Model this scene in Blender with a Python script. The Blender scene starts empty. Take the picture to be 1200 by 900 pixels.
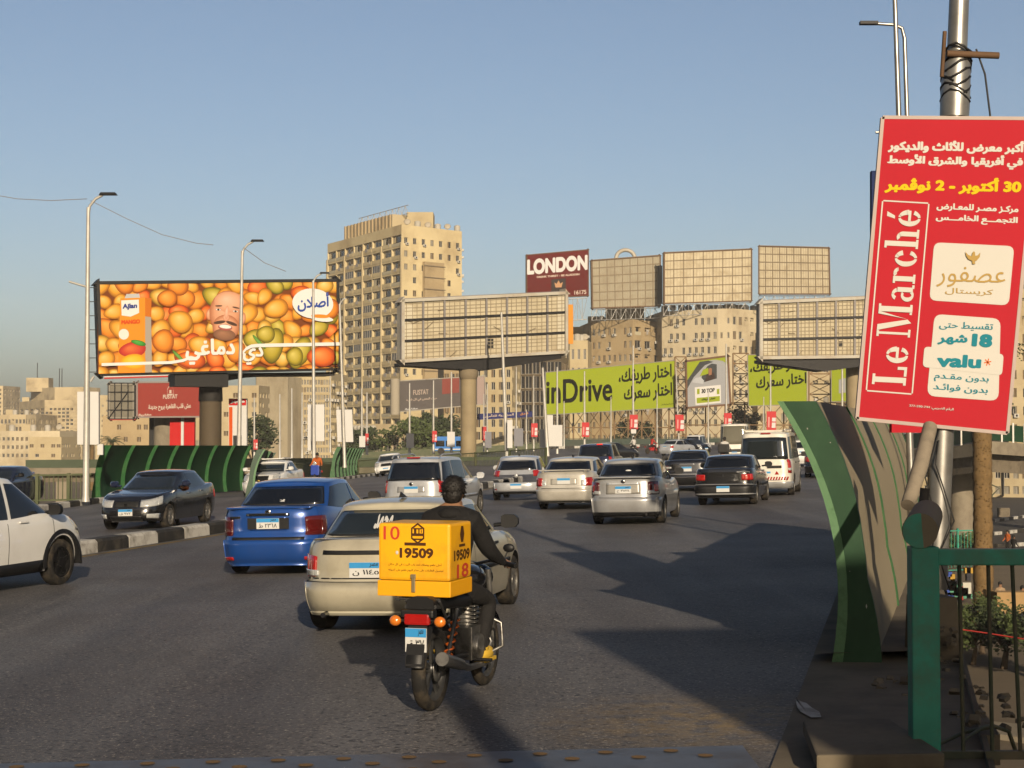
import bpy, bmesh, math, random
from mathutils import Vector, Matrix
R = math.radians
V = Vector
random.seed(7)
SC = bpy.context.scene
COL = SC.collection

# ------------------------------------------------------------------ camera, sky, sun, exposure
F = 1900.0            # focal length in pixels of the 1200 px wide photograph
HC = 2.05             # eye height above the road
PITCH = math.atan(62.0 / F)
cd = bpy.data.cameras.new('camera'); cam = bpy.data.objects.new('camera', cd); COL.objects.link(cam)
cd.sensor_width = 36.0; cd.lens = 36.0 * F / 1200.0; cd.clip_start = 0.1; cd.clip_end = 9000
cam.location = (0, 0, HC); cam.rotation_euler = (R(90) + PITCH, 0, 0)
SC.camera = cam
SUN_AZ, SUN_EL = R(10), R(18)          # behind the viewer, a little to the side; low
W = bpy.data.worlds.new('World'); SC.world = W; W.use_nodes = True
nt = W.node_tree; bg = nt.nodes['Background']
sky = nt.nodes.new('ShaderNodeTexSky'); sky.sky_type = 'NISHITA'; sky.sun_disc = False
sky.sun_elevation = SUN_EL; sky.sun_rotation = R(180) - SUN_AZ
sky.air_density = 0.8; sky.dust_density = 2.6; sky.ozone_density = 1.0; sky.altitude = 20
nt.links.new(sky.outputs[0], bg.inputs[0]); bg.inputs[1].default_value = 0.05
sl = bpy.data.lights.new('sun', 'SUN'); sl.energy = 5.0; sl.angle = R(0.6); sl.color = (1.0, 0.83, 0.61)
so = bpy.data.objects.new('sun', sl); COL.objects.link(so)
sd = V((math.sin(SUN_AZ) * math.cos(SUN_EL), -math.cos(SUN_AZ) * math.cos(SUN_EL), math.sin(SUN_EL)))
so.rotation_euler = sd.to_track_quat('Z', 'Y').to_euler(); so.location = (20, -40, 40)
SC.view_settings.view_transform = 'Standard'; SC.view_settings.look = 'None'
SC.view_settings.exposure = 1.14; SC.view_settings.gamma = 1.0; SC.view_settings.use_curve_mapping = False
SC.render.engine = 'CYCLES'
SC.cycles.use_denoising = True
SC.cycles.max_bounces = 6; SC.cycles.diffuse_bounces = 2; SC.cycles.glossy_bounces = 3
SC.cycles.sample_clamp_indirect = 4.0

# ------------------------------------------------------------------ picture <-> place
cP, sP = math.cos(PITCH), math.sin(PITCH)
K = 0.0244
def ray(px, py):
    cx = (px - 600.0) / F; cy = (450.0 - py) / F
    return V((cx, cP - cy * sP, sP + cy * cP))
def at(px, py, Y):
    d = ray(px, py); return V((0, 0, HC)) + d * (Y / d.y)
def sstep(a, b, x):
    t = min(1, max(0, (x - a) / (b - a))); return t * t * (3 - 2 * t)
def gz(x, y):
    return K * max(-40, min(60, x)) - 0.011 * max(0, y - 60) * sstep(4, 12, -x)
def gnd(px, py):
    lo, hi = 3.0, 420.0
    for _ in range(50):
        m = (lo + hi) / 2; p = at(px, py, m)
        if p.z > gz(p.x, m): lo = m
        else: hi = m
    p = at(px, py, lo); return V((p.x, p.y, gz(p.x, p.y)))

# ------------------------------------------------------------------ materials
_m = {}
AL = 0.36
def M(name, col, rough=0.6, metal=0.0, var=0.12, scale=4.0, coat=0.0, bump=0.0, dirt=None, dscale=1.2, damt=0.5, spec=0.18, emit=0.0):
    if name in _m: return _m[name]
    m = bpy.data.materials.new(name); m.use_nodes = True
    n = m.node_tree.nodes; l = m.node_tree.links; b = n['Principled BSDF']
    b.inputs['Roughness'].default_value = rough; b.inputs['Metallic'].default_value = metal
    b.inputs['Coat Weight'].default_value = coat; b.inputs['Coat Roughness'].default_value = 0.05
    b.inputs['Specular IOR Level'].default_value = spec
    tc = n.new('ShaderNodeTexCoord')
    nz = n.new('ShaderNodeTexNoise'); nz.inputs['Scale'].default_value = scale; nz.inputs['Detail'].default_value = 5
    l.new(tc.outputs['Object'], nz.inputs['Vector'])
    mx = n.new('ShaderNodeMix'); mx.data_type = 'RGBA'
    c = V(col[:3]) * AL
    if dirt: dirt = tuple(V(dirt) * AL)
    mx.inputs[6].default_value = (*(c * (1 - var)), 1); mx.inputs[7].default_value = (*[min(1, k) for k in c * (1 + var)], 1)
    l.new(nz.outputs['Fac'], mx.inputs[0]); out = mx.outputs[2]
    if dirt:
        n2 = n.new('ShaderNodeTexNoise'); n2.inputs['Scale'].default_value = dscale; n2.inputs['Detail'].default_value = 7; n2.inputs['Roughness'].default_value = 0.65
        l.new(tc.outputs['Object'], n2.inputs['Vector'])
        rp = n.new('ShaderNodeMapRange'); rp.inputs[1].default_value = 0.46; rp.inputs[2].default_value = 0.68; rp.inputs[4].default_value = damt
        l.new(n2.outputs['Fac'], rp.inputs[0])
        m2 = n.new('ShaderNodeMix'); m2.data_type = 'RGBA'; m2.inputs[7].default_value = (*dirt, 1)
        l.new(rp.outputs[0], m2.inputs[0]); l.new(out, m2.inputs[6]); out = m2.outputs[2]
    l.new(out, b.inputs['Base Color'])
    if bump:
        bp = n.new('ShaderNodeBump'); bp.inputs['Strength'].default_value = bump; bp.inputs['Distance'].default_value = 0.02
        l.new(nz.outputs['Fac'], bp.inputs['Height']); l.new(bp.outputs[0], b.inputs['Normal'])
    if emit:
        b.inputs['Emission Strength'].default_value = emit; l.new(out, b.inputs['Emission Color'])
    _m[name] = m; return m

# ------------------------------------------------------------------ mesh building
class MB:
    def __init__(s): s.v = []; s.f = []; s.mi = []; s.sm = []
    def add(s, vs, fs, m=0, sm=False):
        o = len(s.v); s.v += [tuple(p) for p in vs]
        for f in fs: s.f.append([o + i for i in f]); s.mi.append(m); s.sm.append(sm)
        return s
    def quad(s, a, b, c, d, m=0): return s.add([a, b, c, d], [(0, 1, 2, 3)], m)
    def box(s, c, sz, rz=0.0, m=0, M3=None, taper=None):
        c = V(c); x, y, z = sz[0] / 2, sz[1] / 2, sz[2] / 2; t = taper or (1, 1)
        vs = [V((i * x * (t[0] if k > 0 else 1), j * y * (t[1] if k > 0 else 1), k * z)) for k in (-1, 1) for i, j in ((-1, -1), (1, -1), (1, 1), (-1, 1))]
        r = M3 or Matrix.Rotation(rz, 3, 'Z')
        return s.add([c + r @ v for v in vs], [(3, 2, 1, 0), (4, 5, 6, 7), (0, 1, 5, 4), (1, 2, 6, 5), (2, 3, 7, 6), (3, 0, 4, 7)], m)
    def rings(s, rings, m=0, sm=True, cap=True, closed=True):
        n = len(rings[0]); vs = [p for r in rings for p in r]; fs = []
        for i in range(len(rings) - 1):
            for j in range(n if closed else n - 1):
                a = i * n + j; b = i * n + (j + 1) % n; fs.append((a, b, b + n, a + n))
        s.add(vs, fs, m, sm)
        if cap and closed:
            s.add(rings[0], [tuple(range(n))[::-1]], m); s.add(rings[-1], [tuple(range(n))], m)
        return s
    def tube(s, pts, r, n=8, m=0, sm=True, cap=True):
        pts = [V(p) for p in pts]; rs = []; u = None
        for i, p in enumerate(pts):
            d = ((pts[min(i + 1, len(pts) - 1)] - p).normalized() + (p - pts[max(i - 1, 0)]).normalized())
            if d.length < 1e-6: d = V((0, 0, 1))
            d.normalize()
            if u is None: u = d.orthogonal()
            u = (u - d * u.dot(d)).normalized(); w = d.cross(u)
            q = r[i] if isinstance(r, (list, tuple)) else r
            rs.append([p + (u * math.cos(2 * math.pi * k / n) + w * math.sin(2 * math.pi * k / n)) * q for k in range(n)])
        return s.rings(rs, m, sm, cap)
    def lathe(s, prof, c=(0, 0, 0), axis='X', n=24, m=0, sm=True, closedprof=False):
        c = V(c); rs = []
        for h, r in prof:
            ring = []
            for k in range(n):
                a = 2 * math.pi * k / n; p, q = r * math.cos(a), r * math.sin(a)
                ring.append(c + (V((h, p, q)) if axis == 'X' else V((p, h, q)) if axis == 'Y' else V((p, q, h))))
            rs.append(ring)
        if closedprof: rs.append(rs[0])
        return s.rings(rs, m, sm, cap=not closedprof)
    def ball(s, c, r, nu=14, nv=9, m=0, M3=None):
        c = V(c); r = (r, r, r) if isinstance(r, (int, float)) else r; vs = []; fs = []
        for j in range(nv + 1):
            t = math.pi * j / nv
            for i in range(nu):
                a = 2 * math.pi * i / nu
                p = V((r[0] * math.sin(t) * math.cos(a), r[1] * math.sin(t) * math.sin(a), r[2] * math.cos(t)))
                vs.append(c + (M3 @ p if M3 else p))
        for j in range(nv):
            for i in range(nu):
                a = j * nu + i; b = j * nu + (i + 1) % nu
                fs.append((a, a + nu, b + nu, b))
        return s.add(vs, fs, m, True)
    def prism(s, pts, d, m=0, sm=False):
        pts = [V(p) for p in pts]; d = V(d); n = len(pts)
        s.add(pts + [p + d for p in pts], [tuple(range(n))[::-1], tuple(range(n, 2 * n))], m)
        return s.add(pts + [p + d for p in pts], [(i, (i + 1) % n, n + (i + 1) % n, n + i) for i in range(n)], m, sm)
    def mesh(s, name, mats, off=None, weld=0.0, bevel=0.0, fixn=False, sharp=None):
        me = bpy.data.meshes.new(name)
        vs = s.v if off is None else [tuple(V(p) - off) for p in s.v]
        me.from_pydata(vs, [], s.f)
        for q in (mats if isinstance(mats, (list, tuple)) else [mats]): me.materials.append(q)
        me.polygons.foreach_set('material_index', s.mi); me.polygons.foreach_set('use_smooth', s.sm)
        if weld or bevel or fixn:
            b = bmesh.new(); b.from_mesh(me)
            if weld: bmesh.ops.remove_doubles(b, verts=b.verts, dist=weld)
            if bevel:
                bmesh.ops.remove_doubles(b, verts=b.verts, dist=1e-5)
                es = [e for e in b.edges if len(e.link_faces) == 2 and e.calc_face_angle(0) > 0.6]
                bmesh.ops.bevel(b, geom=es, offset=bevel, segments=2, profile=0.6, affect='EDGES', clamp_overlap=True)
            bmesh.ops.recalc_face_normals(b, faces=b.faces)
            b.to_mesh(me); b.free()
        if sharp: me.set_sharp_from_angle(angle=R(sharp))
        me.update(); return me

INV = {}
def tag(o, label=None, cat=None, group=None, kind=None):
    if label: o['label'] = label
    if cat: o['category'] = cat
    if group: o['group'] = group
    if kind: o['kind'] = kind
    return o
def thing(name, label, cat, loc=(0, 0, 0), rz=0.0, group=None, tilt=0.0):
    o = bpy.data.objects.new(name, None); COL.objects.link(o); o.empty_display_size = 0.3
    o.location = loc; o.rotation_euler = (0, tilt, rz)
    INV[o.name] = (Matrix.Translation(loc) @ o.rotation_euler.to_matrix().to_4x4()).inverted()
    return tag(o, label, cat, group)
def addo(name, me, parent=None, loc=None, rot=None):
    o = bpy.data.objects.new(name, me); COL.objects.link(o)
    if parent is not None: o.parent = parent
    if loc is not None: o.location = loc
    if rot is not None: o.rotation_euler = rot
    return o
def part(name, mb, mats, parent, world=False, **kw):
    if world:
        mi = INV[parent.name]; mb.v = [tuple(mi @ V(p)) for p in mb.v]
    o = addo(name, mb.mesh(name, mats, **kw), parent)
    if parent.name in INV: INV[o.name] = INV[parent.name]
    return o
def solo(name, mb, mats, label=None, cat=None, group=None, kind=None, **kw):
    n = len(mb.v); c = V((sum(p[0] for p in mb.v) / n, sum(p[1] for p in mb.v) / n, min(p[2] for p in mb.v)))
    o = addo(name, mb.mesh(name, mats, off=c, **kw)); o.location = c
    return tag(o, label, cat, group, kind)
def copy_tree(o, parent=None):
    c = o.copy(); COL.objects.link(c)
    if parent is not None: c.parent = parent; c.matrix_parent_inverse = o.matrix_parent_inverse
    for ch in KIDS(o): copy_tree(ch, c)
    return c
def KIDS(o): return [k for k in bpy.data.objects if k.parent == o]

# ------------------------------------------------------------------ lettering (arabic letters are joined here)
_AR = {}
def _ar():
    c = 0xFE80
    for ch, n in (('ء',1),('آ',2),('أ',2),('ؤ',2),('إ',2),('ئ',4),('ا',2),('ب',4),('ة',2),('ت',4),('ث',4),('ج',4),('ح',4),('خ',4),('د',2),('ذ',2),('ر',2),('ز',2),('س',4),('ش',4),('ص',4),('ض',4),('ط',4),('ظ',4),('ع',4),('غ',4),('ف',4),('ق',4),('ك',4),('ل',4),('م',4),('ن',4),('ه',4),('و',2),('ى',2),('ي',4)):
        _AR[ch] = (c, n); c += n
    _AR['ڤ'] = (0xFB6A, 4)
_ar()
def arab(s):
    out = []; i = 0; prev = False                     # prev: the letter before joins forward
    for a, b in (('لآ', '\ue000'), ('لأ', '\ue001'), ('لإ', '\ue002'), ('لا', '\ue003')): s = s.replace(a, b)
    T = dict(_AR)
    for k in range(4): T[chr(0xe000 + k)] = (0xFEF5 + 2 * k, 2)
    for i, ch in enumerate(s):
        nx = s[i + 1] if i + 1 < len(s) else ''
        nj = nx == 'ـ' or (nx in T and T[nx][1] > 1)
        if ch == 'ـ': out.append('\u0640'); prev = True
        elif ch in T:
            c, n = T[ch]
            f = (1 if prev else 0) + (2 if n == 4 and nj else 0)
            out.append(chr(c + ({0: 0, 1: 1, 2: 2, 3: 3}[f] if n == 4 else (f & 1 if n == 2 else 0)))); prev = n == 4 and nj
        else: out.append(ch); prev = False
    res = []; num = ''
    for ch in reversed(out):                          # numbers keep their own direction
        if ch.isdigit() or ch in '-.' and num: num = ch + num
        else: res.append(num); num = ''; res.append(ch)
    res.append(num); return ''.join(res)
_cont = {}
def contours(s):
    if s in _cont: return _cont[s]
    c = bpy.data.curves.new('lettering', 'FONT'); c.body = arab(s) if any(k in _AR for k in s) else s; c.size = 1; c.resolution_u = 4; c.fill_mode = 'NONE'
    o = bpy.data.objects.new('lettering', c); COL.objects.link(o)
    me = bpy.data.meshes.new_from_object(o)
    es = [((me.vertices[e.vertices[0]].co.x, me.vertices[e.vertices[0]].co.y), (me.vertices[e.vertices[1]].co.x, me.vertices[e.vertices[1]].co.y)) for e in me.edges]
    bpy.data.objects.remove(o); bpy.data.curves.remove(c); bpy.data.meshes.remove(me)
    _cont[s] = es; return es
def union(iv):
    iv.sort(); r = []
    for a, b in iv:
        if r and a <= r[-1][1]: r[-1][1] = max(b, r[-1][1])
        else: r.append([a, b])
    return r
_runs = {}
def runs(s, bold=0.0, rows=44):
    key = (s, bold, rows)
    if key in _runs: return _runs[key]
    es = contours(s); ys = [p[1] for e in es for p in e]; y0, y1 = min(ys), max(ys); h = (y1 - y0) / rows; L = []
    for j in range(rows):
        y = y0 + (j + 0.5) * h; xs = []
        for (ax, ay), (bx, by) in es:
            if (ay <= y) != (by <= y): xs.append((ax + (bx - ax) * (y - ay) / (by - ay), 1 if by > ay else -1))
        xs.sort(); w = 0; r = []
        for i, (x, d) in enumerate(xs):
            if w == 0: st = x
            w += d
            if w == 0: r.append((st, x))
        L.append(union(r))
    if bold:
        k = int(math.ceil(bold / h)); N = []
        for j in range(-k, rows + k):
            r = []
            for q in range(-k, k + 1):
                if 0 <= j + q < rows and abs(q * h) <= bold:
                    e = math.sqrt(max(0, bold * bold - (q * h) ** 2)); r += [(a - e, b + e) for a, b in L[j + q]]
            N.append(union(r))
        L = N; y0 -= k * h
    out = [(a, b, y0 + j * h, y0 + (j + 1) * h) for j, r in enumerate(L) for a, b in r]
    xa = min(q[0] for q in out); xb = max(q[1] for q in out); ya = min(q[2] for q in out); yb = max(q[3] for q in out)
    res = [((a - xa) / (xb - xa), (b - xa) / (xb - xa), (c - ya) / (yb - ya), (d - ya) / (yb - ya)) for a, b, c, d in out], (xb - xa) / (yb - ya)
    _runs[key] = res; return res
def text_quads(mb, s, bl, br, tl, off=V((0, 0, 0)), bold=0.0, rows=44, m=0):
    """letters of s filling the parallelogram bl, br, tl (3-D points)"""
    bl, br, tl = V(bl) + off, V(br) + off, V(tl) + off; u = br - bl; w = tl - bl
    for a, b, c, d in runs(s, bold, rows)[0]:
        mb.quad(bl + u * a + w * c, bl + u * b + w * c, bl + u * b + w * d, bl + u * a + w * d, m)
    return mb
# ------------------------------------------------------------------ vehicles
def tab(pts):
    def f(t):
        if t <= pts[0][0]: return pts[0][1]
        for (a, p), (b, q) in zip(pts, pts[1:]):
            if t <= b:
                return p + (q - p) * (t - a) / (b - a)
        return pts[-1][1]
    return f
def stab(pts):          # the same with rounded corners
    g = tab(pts); e = (pts[-1][0] - pts[0][0]) * 0.014
    return lambda t: (g(t - 2 * e) + 2 * g(t - e) + 2 * g(t) + 2 * g(t + e) + g(t + 2 * e)) / 8
def spw(v, p): return math.copysign(abs(v) ** p, v)
class Hull:
    """a shell of level rounded-rectangle rings: x to the side, y forward, t from its foot (0) to its top (1)"""
    def __init__(s, yr, yf, w, zf, nr=7.0, nf=7.0): s.yr, s.yf, s.w, s.zf, s.nr, s.nf = yr, yf, w, zf, nr, nf
    def pt(s, ph, t):
        sn, cs = math.sin(ph), math.cos(ph); n = s.nr if sn < 0 else s.nf
        yr, yf = s.yr(t), s.yf(t); c, a = (yr + yf) / 2, (yf - yr) / 2
        y = c + a * spw(sn, 2 / n); return V((s.w(t) * spw(cs, 2 / n), y, s.zf(t, y)))
    def nrm(s, ph, t):
        e = 2e-3; a = s.pt(ph + e, t) - s.pt(ph - e, t); b = s.pt(ph, min(1, t + e)) - s.pt(ph, max(0, t - e))
        n = a.cross(b); return n.normalized() if n.length > 1e-9 else V((0, -1, 0))
    def px(s, xf, front=False):
        n = s.nf if front else s.nr; a = math.acos(max(-1, min(1, spw(xf, n / 2)))); return a if front else -a
    def py(s, y, side, t=0.5):
        yr, yf = s.yr(t), s.yf(t); c, a = (yr + yf) / 2, (yf - yr) / 2; q = max(-1, min(1, (y - c) / a)); n = s.nr if q < 0 else s.nf
        p = math.asin(spw(abs(q), n / 2) * (1 if q >= 0 else -1)); return p if side > 0 else math.pi - p
    def phis(s, t=0.5, nx=12, ny=34):
        L = [s.px(-0.9 + 1.8 * i / nx) for i in range(nx + 1)]
        yr, yf = s.yr(t), s.yf(t); c, a = (yr + yf) / 2, (yf - yr) / 2
        L += [s.py(c + a * (-0.9 + 1.8 * i / ny), 1, t) for i in range(ny + 1)]
        L += [s.px(0.9 - 1.8 * i / nx, True) for i in range(nx + 1)]
        L += [s.py(c + a * (0.9 - 1.8 * i / ny), -1, t) for i in range(ny + 1)]
        return L, nx, ny
    def shell(s, mb, ts, m=0, crown=0.02, capf=None, caps=(0.985, 0.94, 0.85, 0.65, 0.35)):
        L, nx, ny = s.phis(); rs = [[s.pt(p, t) for p in L] for t in ts]; N = len(L)
        def capring(k, q, dz, t):
            yr, yf = s.yr(t), s.yf(t); c = (yr + yf) / 2; o = []
            for p in rs[k]:
                y = c + (p.y - c) * (1 - 0.05 * (1 - q)); o.append(V((p.x * q, y, s.zf(t, y) + dz)))
            return o
        top = [capring(-1, q, crown * (1 - q * q) ** 0.6, 1.0) for q in caps]
        bot = [capring(0, q, 0, 0.0) for q in (0.6, 0.2)]
        allr = bot[::-1] + rs + top
        mb.rings(allr, m, True, cap=False)
        mir = {}
        h = nx // 2
        seq = [(h, h)] + [(h + k, h - k) for k in range(1, h + 1)]
        r0 = nx + 1; f0 = r0 + ny + 1; l0 = f0 + nx + 1
        seq += [(r0 + k, l0 + ny - k) for k in range(ny + 1)]
        seq += [(f0 + k, f0 + nx - k) for k in range(h)] + [(f0 + h, f0 + h)]
        for ring, fl in ((allr[0], True), (allr[-1], False)):
            for (a, b), (c, d) in zip(seq, seq[1:]):
                vs = [ring[a], ring[c], ring[d], ring[b]]
                if a == b: vs = [ring[a], ring[c], ring[d]]
                elif c == d: vs = [ring[a], ring[c], ring[b]]
                mb.add(vs, [tuple(range(len(vs)))[::-1] if fl else tuple(range(len(vs)))], m, True)
        return mb
    def patch(s, mb, phs, ts, off=0.004, m=0, skirt=0.02, round_=0.0):
        """a plate lying on the shell, with its edges turned in"""
        nu, nv = len(phs), len(ts); G = []; cu = []
        for j, t in enumerate(ts):
            row = []
            for i, p in enumerate(phs):
                pp, tt = p, t
                if round_:
                    vq = 2 * j / (nv - 1) - 1; uq = 2 * i / (nu - 1) - 1
                    k = 1 - round_ * abs(vq) ** 8; pm = (phs[0] + phs[-1]) / 2
                    kt = 1 - round_ * 1.3 * abs(uq) ** 8; tm = (ts[0] + ts[-1]) / 2; tt = tm + (t - tm) * kt
                row.append(s.pt(pp, tt) + s.nrm(pp, tt) * off)
            G.append(row)
        if skirt:
            nn = lambda i, j: s.nrm(phs[min(max(i, 0), nu - 1)], ts[min(max(j, 0), nv - 1)])
            G = [[p - nn(i, 0) * skirt for i, p in enumerate(G[0])]] + G + [[p - nn(i, nv - 1) * skirt for i, p in enumerate(G[-1])]]
            for j, r in enumerate(G):
                r.insert(0, r[0] - nn(0, j - 1) * skirt); r.append(r[-1] - nn(nu - 1, j - 1) * skirt)
        n = len(G[0])
        mb.add([p for r in G for p in r], [(j * n + i, j * n + i + 1, (j + 1) * n + i + 1, (j + 1) * n + i) for j in range(len(G) - 1) for i in range(n - 1)], m, True)
        return mb
def lin(a, b, n): return [a + (b - a) * i / (n - 1) for i in range(n)]

GLASS = M('tinted_glass', (0.008, 0.010, 0.014), 0.05, 0, 0.3, 2, spec=0.55)
GLASS2 = M('clear_dark_glass', (0.018, 0.024, 0.028), 0.06, 0, 0.5, 3, spec=0.6)
BLK = M('black_plastic', (0.012, 0.012, 0.013), 0.5, 0, 0.3, 9)
RUB = M('tyre_rubber', (0.016, 0.015, 0.014), 0.8, 0, 0.3, 14, dirt=(0.11, 0.085, 0.055), dscale=7, damt=0.8)
ALU = M('wheel_alloy', (0.32, 0.31, 0.29), 0.42, 0.6, 0.2, 9, dirt=(0.10, 0.08, 0.06), dscale=9, damt=0.7)
RIMD = M('dark_wheel', (0.02, 0.02, 0.021), 0.4, 0.4, 0.2, 9)
RED = M('tail_lamp_red', (0.42, 0.012, 0.010), 0.12, 0, 0.25, 18, coat=1)
DRED = M('tail_lamp_dark', (0.10, 0.010, 0.010), 0.12, 0, 0.3, 18, coat=1)
LAMP = M('lamp_clear', (0.62, 0.63, 0.62), 0.10, 0.3, 0.35, 22, coat=1)
ORG = M('indicator_orange', (0.75, 0.21, 0.02), 0.15, 0, 0.2, 18, coat=1)
CHR = M('chrome', (0.72, 0.72, 0.72), 0.14, 1.0, 0.1, 6)
PWH = M('plate_white', (0.70, 0.70, 0.68), 0.5, 0, 0.06, 12)
PBL = M('plate_blue', (0.04, 0.32, 0.70), 0.5, 0, 0.06, 12)
INK = M('ink_black', (0.02, 0.02, 0.02), 0.6)
DUST = (0.20, 0.16, 0.11)
def paint(name, col, metal=0.0, rough=0.34, dirt=True, damt=0.30):
    return M(name, col, rough, metal, 0.05, 3, coat=0.8, spec=.5, dirt=DUST if dirt else None, dscale=2.2, damt=damt)

_wm = {}
def wheel(parent, x, y, r, wd, style='alloy', steer=0.0):
    side = 1 if x > 0 else -1; key = (round(r, 3), wd, style)
    if key not in _wm:
        t = MB(); h = wd / 2; ri = r * 0.64
        t.lathe([(-h * 0.8, ri), (-h, ri + 0.02), (-h, r - 0.045), (-h * 0.86, r - 0.012), (-h * 0.6, r), (h * 0.6, r), (h * 0.86, r - 0.012), (h, r - 0.045), (h, ri + 0.02), (h * 0.8, ri)], n=28, closedprof=True)
        q = MB(); q.lathe([(-h * 0.7, ri), (h * 0.30, ri), (h * 0.34, 0.05), (h * 0.34, 0.001)], n=24, m=1)
        q.lathe([(h * 0.30, ri + 0.006), (h * 0.92, ri + 0.006), (h * 0.92, ri - 0.02), (h * 0.30, ri - 0.02)], n=28, m=0, closedprof=True)
        ns = {'alloy': 7, 'dark': 5, 'steel': 8}.get(style, 6)
        for k in range(ns):
            a = 2 * math.pi * k / ns; M3 = Matrix.Rotation(a, 3, 'X')
            q.box(M3 @ V((h * 0.62, 0, ri * 0.55)), (h * 0.3, 0.055 if style != 'steel' else 0.085, ri * 0.95), m=0, M3=M3)
        q.lathe([(h * 0.4, 0.075), (h * 0.84, 0.065), (h * 0.86, 0.001)], n=14, m=0)
        rm = RIMD if style == 'dark' else ALU
        _wm[key] = (t.mesh('wheel', RUB, sharp=40), q.mesh('rim', [rm, BLK], sharp=35))
    a, b = _wm[key]
    rz = (0 if side > 0 else math.pi) + steer
    w = addo('wheel', a, parent, (x, y, r - 0.004), (0, 0, rz)); addo('rim', b, w)
    return w

def bool_cut(me, cutter):
    a = addo('cut_body', me); b = addo('cut_tool', cutter)
    md = a.modifiers.new('b', 'BOOLEAN'); md.object = b; md.operation = 'DIFFERENCE'; md.solver = 'EXACT'
    dg = bpy.context.evaluated_depsgraph_get(); out = bpy.data.meshes.new_from_object(a.evaluated_get(dg))
    bpy.data.objects.remove(a); bpy.data.objects.remove(b); return out

def plate(parent, p, wd=0.36, h=0.16, txt=None, front=False, tilt=0.0):
    s = -1 if not front else 1; p = V(p); r = Matrix.Rotation(tilt, 3, 'X')
    q = MB(); q.box(p, (wd, 0.012, h), m=0, M3=r); q.box(p + r @ V((0, s * 0.004, h * 0.31)), (wd * 0.985, 0.012, h * 0.36), m=1, M3=r)
    o = part('licence_plate', q, [PWH, PBL], parent)
    if txt:
        t = MB(); e = wd * 0.40; y = s * 0.009; a, b = (-e, e) if not front else (e, -e)
        text_quads(t, txt, p + r @ V((a, y, -h * 0.38)), p + r @ V((b, y, -h * 0.38)), p + r @ V((a, y, h * 0.02)), bold=0.02, rows=16)
        text_quads(t, 'مصر', p + r @ V((b * 0.3, y * 1.5, h * 0.18)), p + r @ V((b * 0.95, y * 1.5, h * 0.18)), p + r @ V((b * 0.3, y * 1.5, h * 0.44)), bold=0.02, rows=12)
        part('lettering', t, INK, o)
    return o

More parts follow.
